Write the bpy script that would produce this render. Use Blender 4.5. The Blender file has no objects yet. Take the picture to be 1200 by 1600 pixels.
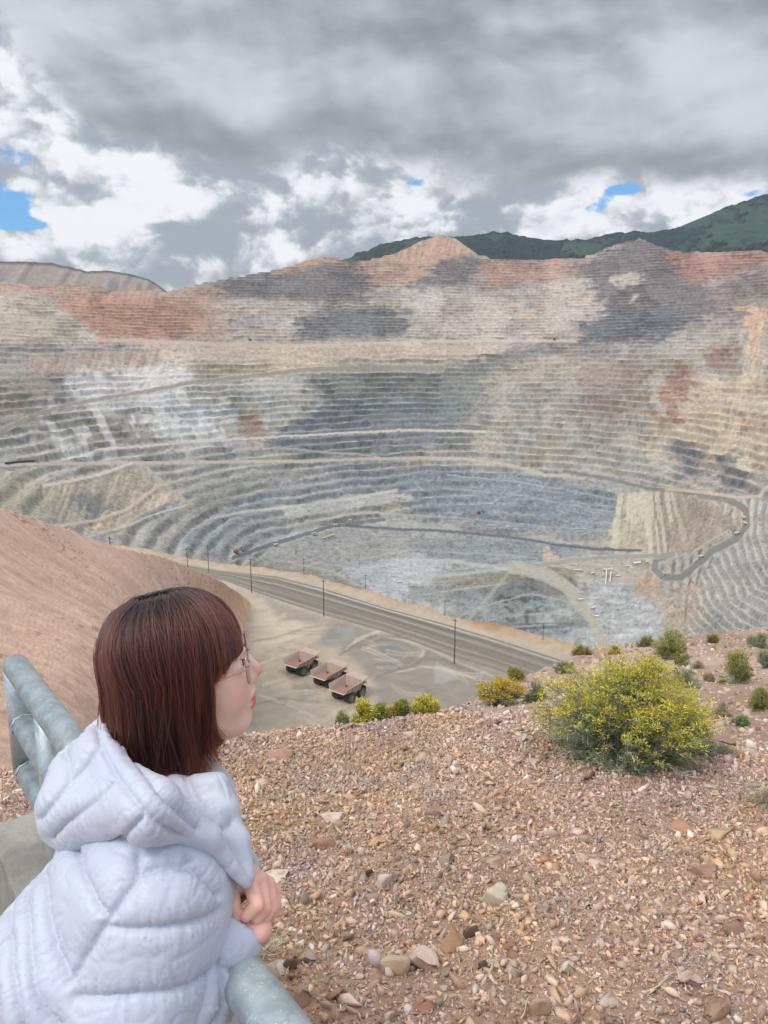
import bpy, bmesh, math, random
import numpy as np
from mathutils import Vector, Matrix
random.seed(7)
RNG = np.random.default_rng(11)
SC = bpy.context.scene
COL = SC.collection

# ------------------------------------------------------------------ camera
FPX = 1202.0                       # focal length in pixels of the 1200 x 1600 photograph
PITCH = math.atan(240.0 / FPX)     # the horizon lies 240 px above the middle
CZ = 1.80
ct, st = math.cos(PITCH), math.sin(PITCH)
cam_data = bpy.data.cameras.new('camera')
cam = bpy.data.objects.new('camera', cam_data)
COL.objects.link(cam)
cam.location = (0, 0, CZ)
cam.rotation_euler = (math.pi / 2 - PITCH, 0, 0)
cam_data.sensor_fit = 'VERTICAL'
cam_data.angle = 2 * math.atan(800 / FPX)
cam_data.clip_start = 0.05
cam_data.clip_end = 60000
SC.camera = cam


def pt(u, v, d):
    """point at pixel (u, v) and depth d along the optical axis"""
    u = np.asarray(u, float); v = np.asarray(v, float); d = np.asarray(d, float)
    cx = (u - 600) / FPX * d; cy = (800 - v) / FPX * d
    return np.stack([cx + 0 * cy, ct * d + st * cy, CZ - st * d + ct * cy], -1)


def at_y(u, v, y):
    cy = (800 - np.asarray(v, float)) / FPX
    return pt(u, v, np.asarray(y, float) / (ct + st * cy))


def at_z(u, v, z):
    cy = (800 - np.asarray(v, float)) / FPX
    return pt(u, v, (np.asarray(z, float) - CZ) / (-st + ct * cy))


def proj(p):
    p = np.asarray(p, float)
    x, y, z = p[..., 0], p[..., 1], p[..., 2] - CZ
    d = y * ct - z * st
    return 600 + x / d * FPX, 800 - (y * st + z * ct) / d * FPX, d


# ------------------------------------------------------------------ noise
def _hash(ix, iy, iz, seed):
    h = (ix.astype(np.int64) * 374761393 + iy.astype(np.int64) * 668265263 + iz.astype(np.int64) * 2147483647 + seed * 1274126177) & 0xFFFFFFFF
    h = ((h ^ (h >> 13)) * 1274126177) & 0xFFFFFFFF
    h = ((h ^ (h >> 16)) * 2246822519) & 0xFFFFFFFF
    return ((h ^ (h >> 15)) & 0xFFFFFF) / float(0xFFFFFF)


def vnoise(x, y, z=None, seed=0):
    """value noise in -1..1"""
    x = np.asarray(x, float); y = np.asarray(y, float)
    if z is None:
        x, y = np.broadcast_arrays(x, y)
        ix = np.floor(x); iy = np.floor(y)
        fx = x - ix; fy = y - iy
        fx = fx * fx * fx * (fx * (fx * 6 - 15) + 10); fy = fy * fy * fy * (fy * (fy * 6 - 15) + 10)
        o = np.zeros_like(ix)
        a = _hash(ix, iy, o, seed); b = _hash(ix + 1, iy, o, seed)
        c = _hash(ix, iy + 1, o, seed); d = _hash(ix + 1, iy + 1, o, seed)
        return ((a + (b - a) * fx) * (1 - fy) + (c + (d - c) * fx) * fy) * 2 - 1
    z = np.asarray(z, float)
    x, y, z = np.broadcast_arrays(x, y, z)
    iz = np.floor(z); fz = z - iz
    ix = np.floor(x); iy = np.floor(y)
    fx = x - ix; fy = y - iy
    s = lambda f: f * f * f * (f * (f * 6 - 15) + 10)
    fx, fy, fz = s(fx), s(fy), s(fz)
    r = 0
    for k in (0, 1):
        a = _hash(ix, iy, iz + k, seed); b = _hash(ix + 1, iy, iz + k, seed)
        c = _hash(ix, iy + 1, iz + k, seed); d = _hash(ix + 1, iy + 1, iz + k, seed)
        r = r + ((a + (b - a) * fx) * (1 - fy) + (c + (d - c) * fx) * fy) * (fz if k else 1 - fz)
    return r * 2 - 1


def fbm(x, y, z=None, oct=4, seed=0, gain=0.5):
    r = 0; a = 1.0; t = 0; f = 1.0
    for i in range(oct):
        r = r + a * vnoise(np.asarray(x) * f, np.asarray(y) * f, None if z is None else np.asarray(z) * f, seed + i * 17)
        t += a; a *= gain; f *= 2.03
    return r / t


def sstep(a, b, x):
    t = np.clip((x - a) / (b - a), 0, 1)
    return t * t * (3 - 2 * t)


def lin(c):
    c = np.asarray(c, float) / 255.0
    return np.where(c <= 0.04045, c / 12.92, ((c + 0.055) / 1.055) ** 2.4)


# ------------------------------------------------------------------ objects
def tag(o, label=None, cat=None, group=None, kind=None):
    if label: o['label'] = label
    if cat: o['category'] = cat
    if group: o['group'] = group
    if kind: o['kind'] = kind
    return o


def empty(name, loc=(0, 0, 0), rz=0.0):
    o = bpy.data.objects.new(name, None)
    COL.objects.link(o)
    o.location = loc; o.rotation_euler = (0, 0, rz)
    o.empty_display_size = 0.1
    return o


def link(name, me, mat=None, parent=None, smooth=True):
    o = bpy.data.objects.new(name, me)
    COL.objects.link(o)
    if mat is not None and not me.materials:
        me.materials.append(mat)
    if parent is not None:
        o.parent = parent
    if smooth:
        me.polygons.foreach_set('use_smooth', np.ones(len(me.polygons), bool))
    return o


def mesh_np(name, verts, faces, col=None, mat=None, parent=None, smooth=True, colname='col'):
    """faces: (n, 3) or (n, 4) array; col: per-vertex linear colours"""
    me = bpy.data.meshes.new(name)
    verts = np.ascontiguousarray(verts, np.float32); faces = np.ascontiguousarray(faces, np.int32)
    nf, k = faces.shape
    me.vertices.add(len(verts)); me.vertices.foreach_set('co', verts.ravel())
    me.loops.add(nf * k); me.loops.foreach_set('vertex_index', faces.ravel())
    me.polygons.add(nf)
    me.polygons.foreach_set('loop_start', np.arange(0, nf * k, k, dtype=np.int32))
    me.polygons.foreach_set('loop_total', np.full(nf, k, np.int32))
    me.update(calc_edges=True)
    if col is not None:
        a = me.color_attributes.new(colname, 'FLOAT_COLOR', 'POINT')
        c4 = np.ones((len(verts), 4), np.float32); c4[:, :3] = col
        a.data.foreach_set('color', c4.ravel())
    me.validate()
    return link(name, me, mat, parent, smooth)


def grid_faces(nr, nc):
    i = np.arange(nr * nc).reshape(nr, nc)
    return np.stack([i[:-1, :-1], i[:-1, 1:], i[1:, 1:], i[1:, :-1]], -1).reshape(-1, 4)


class MB:
    """collects shapes into one mesh"""
    def __init__(s):
        s.v = []; s.f = []; s.n = 0

    def add(s, verts, faces):
        s.v.append(np.asarray(verts, float)); s.f += [[i + s.n for i in f] for f in faces]
        s.n += len(verts); return s

    def box(s, c, size, R=None, taper=1.0):
        hx, hy, hz = [q / 2 for q in size]
        p = np.array([[x * (taper if z > 0 else 1), y * (taper if z > 0 else 1), z] for z in (-hz, hz) for y in (-hy, hy) for x in (-hx, hx)])
        if R is not None: p = p @ np.asarray(R).T
        return s.add(p + np.asarray(c), [[0, 2, 3, 1], [4, 5, 7, 6], [0, 1, 5, 4], [2, 6, 7, 3], [0, 4, 6, 2], [1, 3, 7, 5]])

    def hexa(s, p):
        """eight corners: bottom 4 (ccw) then top 4"""
        return s.add(p, [[3, 2, 1, 0], [4, 5, 6, 7], [0, 1, 5, 4], [1, 2, 6, 5], [2, 3, 7, 6], [3, 0, 4, 7]])

    def tube(s, pts, r, n=12, cap=True, close=False):
        pts = np.asarray(pts, float); m = len(pts)
        r = np.broadcast_to(np.asarray(r, float), (m,))
        if close: tan = np.roll(pts, -1, 0) - np.roll(pts, 1, 0)
        else: tan = np.gradient(pts, axis=0)
        tan /= np.linalg.norm(tan, axis=1)[:, None] + 1e-12
        ref = np.array([0, 0, 1.0]) if abs(tan[0][2]) < 0.9 else np.array([1.0, 0, 0])
        a = np.cross(tan[0], ref); a /= np.linalg.norm(a)
        V = []
        ang = np.arange(n) / n * 2 * math.pi
        for i in range(m):
            a = a - tan[i] * np.dot(a, tan[i]); a /= np.linalg.norm(a) + 1e-12
            b = np.cross(tan[i], a)
            V.append(pts[i] + r[i] * (np.cos(ang)[:, None] * a + np.sin(ang)[:, None] * b))
        V = np.concatenate(V); F = []
        for i in range(m if close else m - 1):
            j = (i + 1) % m
            for k in range(n):
                k2 = (k + 1) % n
                F.append([i * n + k, i * n + k2, j * n + k2, j * n + k])
        if cap and not close:
            F.append(list(range(n))[::-1]); F.append([(m - 1) * n + k for k in range(n)])
        return s.add(V, F)

    def build(s, name, mat, parent=None, smooth=False, bevel=0.0):
        me = bpy.data.meshes.new(name)
        me.from_pydata(np.concatenate(s.v).tolist(), [], s.f)
        me.update()
        o = link(name, me, mat, parent, smooth)
        if bevel:
            m = o.modifiers.new('bevel', 'BEVEL'); m.width = bevel; m.segments = 2; m.limit_method = 'ANGLE'
        return o


# ------------------------------------------------------------------ node helper
class NT:
    def __init__(s, tree):
        s.t = tree
        tree.nodes.clear()

    def n(s, typ, **kw):
        nd = s.t.nodes.new(typ)
        for k, v in kw.items(): setattr(nd, k, v)
        return nd

    def _in(s, sock, val):
        if isinstance(val, bpy.types.NodeSocket): s.t.links.new(val, sock)
        elif val is not None: sock.default_value = val

    def m(s, op, a, b=None, c=None, clamp=False):
        nd = s.n('ShaderNodeMath', operation=op, use_clamp=clamp)
        for i, x in enumerate((a, b, c)):
            s._in(nd.inputs[i], x)
        return nd.outputs[0]

    def vm(s, op, a, b=None, scale=None):
        nd = s.n('ShaderNodeVectorMath', operation=op)
        s._in(nd.inputs[0], a)
        if b is not None: s._in(nd.inputs[1], b)
        if scale is not None: s._in(nd.inputs['Scale'], scale)
        return nd.outputs[0]

    def noise(s, vec, scale, detail=5, rough=0.5, dist=0.0, out=0):
        nd = s.n('ShaderNodeTexNoise')
        s._in(nd.inputs['Vector'], vec)
        nd.inputs['Scale'].default_value = scale; nd.inputs['Detail'].default_value = detail
        nd.inputs['Roughness'].default_value = rough; nd.inputs['Distortion'].default_value = dist
        return nd.outputs[out]

    def ss(s, x, a, b, lo=0.0, hi=1.0, typ='SMOOTHSTEP'):
        nd = s.n('ShaderNodeMapRange', interpolation_type=typ)
        s._in(nd.inputs[0], x)
        for i, q in enumerate((a, b, lo, hi)): s._in(nd.inputs[i + 1], q)
        return nd.outputs[0]

    def mix(s, f, a, b, typ='MIX'):
        nd = s.n('ShaderNodeMix', data_type='RGBA', blend_type=typ)
        s._in(nd.inputs[0], f)
        for i, q in ((6, a), (7, b)):
            if isinstance(q, (tuple, list, np.ndarray)): q = tuple(float(z) for z in q[:3]) + (1.0,)
            s._in(nd.inputs[i], q)
        return nd.outputs[2]

    def sep(s, v):
        nd = s.n('ShaderNodeSeparateXYZ'); s._in(nd.inputs[0], v); return nd.outputs

    def comb(s, x, y, z):
        nd = s.n('ShaderNodeCombineXYZ')
        for i, q in enumerate((x, y, z)): s._in(nd.inputs[i], q)
        return nd.outputs[0]

    def lnk(s, a, b): s.t.links.new(a, b)


def material(name):
    m = bpy.data.materials.new(name); m.use_nodes = True
    t = NT(m.node_tree)
    out = t.n('ShaderNodeOutputMaterial'); b = t.n('ShaderNodeBsdfPrincipled')
    t.lnk(b.outputs[0], out.inputs[0])
    return m, t, b


def simple(name, srgb, rough=0.8, metal=0.0, var=0.15, scale=8.0, bump=0.0, bscale=40.0):
    """flat paint with procedural wear"""
    m, t, b = material(name)
    c = lin(srgb)
    co = t.n('ShaderNodeTexCoord').outputs['Object']
    n = t.noise(co, scale, 6, 0.6)
    t._in(b.inputs['Base Color'], t.mix(n, c * (1 - var), np.minimum(c * (1 + var), 1)))
    b.inputs['Roughness'].default_value = rough; b.inputs['Metallic'].default_value = metal
    if bump:
        bn = t.n('ShaderNodeBump'); bn.inputs['Strength'].default_value = bump
        bn.inputs['Distance'].default_value = 0.01
        t.lnk(t.noise(co, bscale, 5), bn.inputs['Height']); t.lnk(bn.outputs[0], b.inputs['Normal'])
    return m


def vcol_mat(name, rough=0.95, var=0.12, scale=0.5, bump=0.0, bscale=1.0, bdist=1.0, spec=0.2, mapping='Object'):
    m, t, b = material(name)
    a = t.n('ShaderNodeVertexColor', layer_name='col')
    co = t.n('ShaderNodeTexCoord').outputs[mapping]
    n = t.noise(co, scale, 6, 0.65)
    f = t.ss(n, 0.25, 0.75, 1 - var, 1 + var, 'LINEAR')
    t._in(b.inputs['Base Color'], t.vm('SCALE', a.outputs[0], scale=f))
    b.inputs['Roughness'].default_value = rough
    b.inputs['Specular IOR Level'].default_value = spec
    if bump:
        bn = t.n('ShaderNodeBump'); bn.inputs['Strength'].default_value = bump
        bn.inputs['Distance'].default_value = bdist
        t.lnk(t.noise(co, bscale, 6, 0.65), bn.inputs['Height']); t.lnk(bn.outputs[0], b.inputs['Normal'])
    return m


def poly_mask(x, y, poly):
    """signed distance (negative inside) of points to a polygon"""
    P = np.asarray(poly, float); n = len(P)
    d = np.full(x.shape, 1e18); inside = np.zeros(x.shape, bool)
    for i in range(n):
        a = P[i]; b = P[(i + 1) % n]
        e = b - a; wx = x - a[0]; wy = y - a[1]
        t = np.clip((wx * e[0] + wy * e[1]) / (e @ e + 1e-12), 0, 1)
        d = np.minimum(d, (wx - e[0] * t) ** 2 + (wy - e[1] * t) ** 2)
        c = ((a[1] > y) != (b[1] > y)) & (x < (b[0] - a[0]) * (y - a[1]) / (b[1] - a[1] + 1e-12) + a[0])
        inside ^= c
    d = np.sqrt(d)
    return np.where(inside, -d, d)


def line_dist(x, y, pl):
    P = np.asarray(pl, float)
    d = np.full(x.shape, 1e18)
    for i in range(len(P) - 1):
        a = P[i]; e = P[i + 1] - a
        wx = x - a[0]; wy = y - a[1]
        t = np.clip((wx * e[0] + wy * e[1]) / (e @ e + 1e-12), 0, 1)
        d = np.minimum(d, (wx - e[0] * t) ** 2 + (wy - e[1] * t) ** 2)
    return np.sqrt(d)


def curve_pts(pl, n):
    """smooth Catmull-Rom polyline through points"""
    P = np.asarray(pl, float)
    P = np.vstack([2 * P[0] - P[1], P, 2 * P[-1] - P[-2]])
    m = len(P) - 3
    out = []
    for t in np.linspace(0, m - 1e-6, n):
        i = int(t); f = t - i
        a, b, c, d = P[i], P[i + 1], P[i + 2], P[i + 3]
        out.append(0.5 * (2 * b + (c - a) * f + (2 * a - 5 * b + 4 * c - d) * f * f + (3 * b - a - 3 * c + d) * f ** 3))
    return np.array(out)
# ------------------------------------------------------------------ sky, sun, view
SUN_AZ, SUN_EL = math.radians(-125), math.radians(52)     # azimuth from +y towards +x: behind the viewer's left shoulder
world = bpy.data.worlds.new('World'); SC.world = world; world.use_nodes = True
W = NT(world.node_tree)
wo = W.n('ShaderNodeOutputWorld'); bg = W.n('ShaderNodeBackground')
W.lnk(bg.outputs[0], wo.inputs[0])
sky = W.n('ShaderNodeTexSky', sky_type='NISHITA'); sky.sun_disc = False
sky.sun_elevation = SUN_EL; sky.sun_rotation = SUN_AZ
SKY_K = 0.10
bg.inputs['Strength'].default_value = SKY_K
dirv = W.n('ShaderNodeTexCoord').outputs['Generated']
dx, dy, dz = W.sep(dirv)[:3]
az = W.m('ARCTAN2', dx, dy)
el = W.m('ARCSINE', dz)


def azel(u, v):
    p = at_y(u, v, 1.0) - np.array([0, 0, CZ])
    return math.atan2(p[0], p[1]), math.asin(p[2] / np.linalg.norm(p))


# lower edge of the grey cloud deck as elevation over azimuth
fc = W.n('ShaderNodeFloatCurve')
cur = fc.mapping.curves[0]
edge_px = [(-350, -150), (-150, -40), (0, 75), (90, 150), (200, 225), (300, 272), (430, 285), (520, 268), (640, 262), (760, 282), (900, 292), (1050, 290), (1200, 292), (1500, 280)]
A0, A1, E0, E1 = -1.2, 1.2, 0.0, 0.6
pts_ = []
for u_, v_ in edge_px:
    a_, e_ = azel(u_, v_)
    pts_.append(((a_ - A0) / (A1 - A0), (e_ - E0) / (E1 - E0)))
cur.points[0].location = (0, 0.8); cur.points[-1].location = (1, pts_[-1][1])
for p_ in pts_: cur.points.new(*p_)
fc.mapping.update()
W._in(fc.inputs['Value'], W.m('MULTIPLY_ADD', az, 1 / (A1 - A0), -A0 / (A1 - A0)))
edge = W.m('MULTIPLY', fc.outputs[0], E1)

# wind-stretched coordinates: azimuth and elevation
def noise2(vec, scale, detail, rough, out=0):
    nd = W.n('ShaderNodeTexNoise', noise_dimensions='2D')
    W._in(nd.inputs['Vector'], vec)
    nd.inputs['Scale'].default_value = scale; nd.inputs['Detail'].default_value = detail
    nd.inputs['Roughness'].default_value = rough
    return nd.outputs[out]


flat = W.comb(az, el, 0.0)
q = W.comb(W.m('ADD', az, 3.0), W.m('MULTIPLY_ADD', el, 1.5, 2.0), 0.0)
warp = W.vm('SCALE', W.vm('SUBTRACT', noise2(q, 6.0, 2, 0.5, out=1), (0.5, 0.5, 0.5)), scale=0.05)
qw = W.vm('ADD', q, warp)
LDIR = (0.012, 0.030, 0.0)                                   # towards the light that grazes the cloud tops


def blobs(lst):
    acc = None
    for (u_, v_, ru, rv, amp) in lst:
        a_, e_ = azel(u_, v_)
        ra = ru / FPX; re = rv / FPX
        nd = W.n('ShaderNodeVectorMath', operation='MULTIPLY_ADD')
        W.lnk(flat, nd.inputs[0]); nd.inputs[1].default_value = (1 / ra, 1 / re, 0); nd.inputs[2].default_value = (-a_ / ra, -e_ / re, 0)
        dt = W.n('ShaderNodeVectorMath', operation='DOT_PRODUCT')
        W.lnk(nd.outputs[0], dt.inputs[0]); W.lnk(nd.outputs[0], dt.inputs[1])
        g = W.m('POWER', 0.367879, dt.outputs['Value'])
        acc = W.m('MULTIPLY', g, amp) if acc is None else W.m('MULTIPLY_ADD', g, amp, acc)
    return acc


# --- cumulus bank below the deck
c0 = noise2(qw, 8.0, 8, 0.60); c1 = noise2(W.vm('ADD', qw, LDIR), 8.0, 7, 0.60)
b0 = noise2(qw, 3.2, 2, 0.5)
vo = W.n('ShaderNodeTexVoronoi', voronoi_dimensions='2D', feature='SMOOTH_F1'); W.lnk(W.vm('ADD', qw, W.vm('SCALE', W.comb(c0, c1, 0.0), scale=0.09)), vo.inputs['Vector'])
vo.inputs['Scale'].default_value = 17.0; vo.inputs['Detail'].default_value = 2.0; vo.inputs['Roughness'].default_value = 0.55; vo.inputs['Smoothness'].default_value = 0.35
relief = W.m('ADD', W.m('SUBTRACT', c0, c1), W.m('MULTIPLY', W.m('SUBTRACT', 0.42, vo.outputs['Distance']), 0.34))
lit = W.m('ADD', W.m('MULTIPLY', relief, 1.9), W.m('MULTIPLY_ADD', W.m('SUBTRACT', b0, 0.5), 1.3, 0.80))
lit = W.m('MULTIPLY_ADD', W.m('SUBTRACT', c0, 0.5), 0.9, lit)
gap = blobs([(25, 236, 44, 24, 0.50), (8, 327, 52, 34, 0.66), (92, 354, 60, 11, 0.50), (652, 285, 40, 15, 0.56), (928, 328, 34, 16, 0.52), (975, 297, 44, 10, 0.46), (105, 205, 44, 11, 0.34), (1170, 303, 36, 11, 0.46), (-150, 300, 90, 40, 0.3), (1400, 250, 90, 30, 0.3)])
dark = blobs([(310, 390, 90, 55, 0.62), (370, 330, 40, 40, 0.3), (505, 350, 60, 55, 0.50), (760, 330, 75, 45, 0.62), (110, 300, 50, 20, 0.30), (-100, 380, 100, 60, 0.3), (560, 300, 30, 30, 0.2), (90, 345, 40, 20, 0.2)])
bright = blobs([(150, 300, 120, 80, 0.26), (250, 310, 60, 45, 0.30), (470, 310, 100, 34, 0.22), (655, 335, 62, 50, 0.42), (960, 325, 180, 40, 0.34), (1090, 310, 80, 30, 0.26), (408, 348, 26, 26, 0.5), (60, 395, 70, 28, 0.28), (440, 405, 60, 20, 0.35)])
cl = W.ss(W.m('ADD', lit, W.m('SUBTRACT', bright, dark)), 0.05, 1.0, typ='SMOOTHERSTEP')
cr = W.n('ShaderNodeValToRGB'); W.lnk(cl, cr.inputs[0])
for p_, c_ in ((0.0, (0.30, 0.335, 0.385)), (0.3, (0.40, 0.43, 0.475)), (0.62, (0.58, 0.595, 0.63)), (1.0, (0.80, 0.81, 0.84))):
    e_ = cr.color_ramp.elements.new(p_) if p_ not in (0.0, 1.0) else cr.color_ramp.elements[0 if p_ == 0.0 else -1]
    e_.color = c_ + (1,)
cover = W.ss(W.m('SUBTRACT', W.m('MULTIPLY_ADD', W.m('SUBTRACT', c0, 0.5), 1.3, 0.5), gap), -0.06, 0.08)
blue = W.mix(1.0, sky.outputs[0], (0.50, 1.0, 1.40), 'MULTIPLY')
lay = W.mix(cover, blue, W.vm('SCALE', cr.outputs[0], scale=1 / SKY_K))

# --- the grey deck
qd = W.vm('MULTIPLY', qw, (0.9, 1.15, 1.0))
d0 = noise2(qd, 4.2, 8, 0.50)
d1 = noise2(W.vm('ADD', qd, LDIR), 4.2, 6, 0.50)
dl = W.m('ADD', W.m('MULTIPLY', W.m('SUBTRACT', d0, 0.5), 0.72), W.m('MULTIPLY', W.m('SUBTRACT', d0, d1), 1.35))
lift = blobs([(330, 120, 120, 60, 0.16), (640, 115, 60, 40, 0.13), (1090, 92, 70, 35, 0.27), (1000, 150, 220, 40, 0.10), (40, 20, 120, 60, 0.30), (870, 35, 100, 20, 0.12), (385, 160, 60, 30, 0.14), (1180, 190, 60, 80, 0.10), (-20, 120, 60, 60, 0.3)])
sink = blobs([(150, 120, 110, 45, 0.10), (250, 200, 90, 50, 0.15), (360, 245, 90, 28, 0.16), (650, 215, 220, 45, 0.13), (1000, 255, 260, 32, 0.14), (950, 45, 160, 35, 0.10), (1180, 30, 60, 50, 0.10)])
dl = W.m('ADD', dl, W.m('SUBTRACT', lift, sink))
deck = W.mix(W.ss(dl, -0.34, 0.46, typ='SMOOTHSTEP'), (0.225, 0.240, 0.262), (0.56, 0.58, 0.62))
over = W.m('ADD', W.m('SUBTRACT', el, edge), W.m('ADD', W.m('MULTIPLY', W.m('SUBTRACT', d0, 0.5), 0.13), W.m('MULTIPLY', W.m('SUBTRACT', c0, 0.5), 0.10)))
dm = W.ss(over, -0.012, 0.034)


def backg(color, strength):
    nd = W.n('ShaderNodeBackground'); W._in(nd.inputs['Color'], color); nd.inputs['Strength'].default_value = strength
    return nd.outputs[0]


def mixs(f, a, b):
    nd = W.n('ShaderNodeMixShader'); W._in(nd.inputs[0], f); W.lnk(a, nd.inputs[1]); W.lnk(b, nd.inputs[2])
    return nd.outputs[0]


front = mixs(dm, backg(lay, SKY_K), backg(deck, 1.0))
# overhead and behind the viewer the same cloud cover thins and brightens; one soft noise is enough there
rest_n = noise2(q, 2.5, 3, 0.5)
rest = W.mix(rest_n, W.vm('SCALE', blue, scale=0.9), (8.6, 8.75, 9.0))
zen = W.ss(el, 0.40, 0.95)
rest = W.mix(zen, rest, (9.6, 9.75, 10.1))
rest = W.mix(W.ss(el, -0.06, 0.0), (1.6, 1.5, 1.4), rest)
fm = W.m('MULTIPLY', W.m('MULTIPLY', W.ss(az, -1.05, -0.75), W.ss(az, 1.05, 0.75)), W.m('MULTIPLY', W.ss(el, -0.06, -0.02), W.ss(el, 0.72, 0.46)))
W.lnk(mixs(fm, backg(rest, SKY_K), front), wo.inputs[0])
W.t.nodes.remove(bg)

sd = bpy.data.lights.new('sun', 'SUN'); sd.energy = 1.5; sd.angle = math.radians(22); sd.color = (1.0, 0.965, 0.92)
sun = bpy.data.objects.new('sun', sd); COL.objects.link(sun)
sv = Vector((math.sin(SUN_AZ) * math.cos(SUN_EL), math.cos(SUN_AZ) * math.cos(SUN_EL), math.sin(SUN_EL)))
sun.rotation_euler = sv.to_track_quat('Z', 'Y').to_euler()
sun.location = (0, 0, 50)
vs = SC.view_settings
SC.display_settings.display_device = 'sRGB'
vs.view_transform = 'Standard'; vs.look = 'None'; vs.exposure = 0.30; vs.gamma = 1.0
vs.use_curve_mapping = False
SC.cycles.use_denoising = True
SC.cycles.max_bounces = 6; SC.cycles.diffuse_bounces = 3; SC.cycles.glossy_bounces = 3
SC.cycles.transmission_bounces = 4; SC.cycles.transparent_max_bounces = 12
SC.cycles.caustics_reflective = False; SC.cycles.caustics_refractive = False
# ------------------------------------------------------------------ the open pit, far mountains
RIM = np.array([(-400, 470), (-150, 448), (0, 440), (60, 445), (130, 443), (180, 452), (258, 457), (300, 446), (370, 432), (440, 418), (500, 402), (530, 404), (560, 407), (620, 395), (655, 378), (690, 367), (714, 374), (745, 397), (775, 403), (900, 404), (940, 392), (975, 377), (1000, 371), (1040, 388), (1070, 393), (1200, 392), (1350, 390), (1600, 400)], float)
# (pixel u, pixel v, distance y in metres) of points on the pit's surface
CTRL = np.array([
    (-300, 440, 3000), (0, 440, 3500), (300, 446, 4000), (500, 402, 4250), (690, 367, 4400), (900, 404, 4250), (1000, 371, 4150), (1200, 392, 3700), (1500, 400, 3200),
    (-300, 540, 2300), (0, 540, 2750), (300, 540, 3250), (500, 540, 3550), (690, 540, 3700), (900, 540, 3600), (1040, 540, 3350), (1200, 540, 2950), (1500, 540, 2400),
    (-300, 640, 1800), (0, 640, 2200), (200, 640, 2600), (400, 640, 2950), (600, 640, 3220), (800, 640, 3200), (1000, 640, 2950), (1200, 640, 2450), (1500, 640, 1900),
    (-300, 730, 1300), (0, 730, 1800), (150, 730, 2120), (300, 730, 2350), (470, 730, 2600), (600, 725, 2780), (800, 735, 2780), (960, 760, 2520), (1100, 770, 2150), (1200, 770, 1900), (1500, 770, 1300),
    (0, 800, 1420), (150, 800, 1720), (300, 800, 2020), (450, 800, 2300), (600, 800, 2480), (800, 810, 2480), (960, 850, 2250), (1060, 860, 2000), (1150, 830, 1760), (1250, 820, 1450),
    (100, 860, 1300), (300, 860, 1750), (420, 868, 2050), (560, 850, 2270), (700, 860, 2270), (850, 880, 2130), (1030, 893, 1950), (1110, 890, 1560), (1200, 890, 1250), (1500, 850, 850),
    (300, 930, 1400), (450, 910, 1800), (600, 900, 1990), (750, 900, 2020), (900, 910, 1950), (820, 950, 1720), (1000, 940, 1720), (1100, 940, 1350), (1200, 970, 1000),
    (500, 990, 1330), (700, 990, 1480), (900, 1000, 1440), (1050, 1000, 1330), (1200, 1060, 800), (700, 1080, 1080), (300, 1080, 900), (1000, 1080, 1050), (0, 1080, 650), (-300, 900, 800)], float)


def rbf_fit(P, val, lam=1e-4):
    S = 300.0
    X = P / S; n = len(X)
    r2 = ((X[:, None] - X[None]) ** 2).sum(-1)
    K = np.where(r2 > 0, 0.5 * r2 * np.log(r2 + 1e-20), 0) + lam * np.eye(n)
    A = np.zeros((n + 3, n + 3)); A[:n, :n] = K; A[:n, n] = 1; A[:n, n + 1:] = X; A[n, :n] = 1; A[n + 1:, :n] = X.T
    w = np.linalg.solve(A, np.concatenate([val, [0, 0, 0]]))

    def ev(u, v):
        u = np.asarray(u, float) / S; v = np.asarray(v, float) / S
        r = w[n] + w[n + 1] * u + w[n + 2] * v
        for k in range(n):
            d = (u - X[k, 0]) ** 2 + (v - X[k, 1]) ** 2
            r = r + w[k] * 0.5 * d * np.log(d + 1e-20)
        return r
    return ev


pit_y = rbf_fit(CTRL[:, :2], np.log(CTRL[:, 2]), 2e-3)
VBOT = 1075.0
ucols = np.concatenate([np.linspace(-300, -8, 46), np.arange(-6, 1208, 1.7), np.linspace(1212, 1500, 46)])
NR = 780
srow = np.linspace(0, 1, NR)
rimv = np.interp(ucols, RIM[:, 0], RIM[:, 1])
rimv = rimv + 1.6 * fbm(ucols / 9.0, ucols * 0, oct=3, seed=5)
gu = np.broadcast_to(ucols, (NR, len(ucols))).copy()
gv = VBOT + (rimv[None] - VBOT) * srow[:, None]
gy = np.exp(pit_y(gu, gv))
P3 = at_y(gu, gv, gy)
z0 = P3[..., 2].copy()
X, Y = P3[..., 0], P3[..., 1]

# --- where benches are cut (1) and where the ground is dumped, graded or a road (0)
wv = 9 * fbm(X / 160, Y / 160, z0 / 90, oct=3, seed=3)
wu = 13 * fbm(X / 130, Y / 130, z0 / 70, oct=4, seed=9)
zj = z0 + 2.4 * fbm(X / 260, Y / 260, oct=3, seed=21)
HB_ = np.where(zj > 40, 15.5, 20.5)                            # taller benches lower down
H = HB_
qz = (zj - 40) / HB_
bi = np.floor(qz); bf = qz - bi
ublk = vnoise(gu / 21.0 + 37.7 * bi, bi * 3.1, seed=31)       # every bench breaks off at its own place
ublk2 = vnoise(gu / 7.0 + 11.3 * bi, bi * 5.7, seed=33)
U = gu + wu + 13 * ublk + 6 * ublk2 + 9 * fbm(gu / 14, gv / 5, oct=3, seed=35)
V = gv + wv * 0.6 + 3.5 * fbm(gu / 12, gv / 6, oct=3, seed=36)
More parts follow.
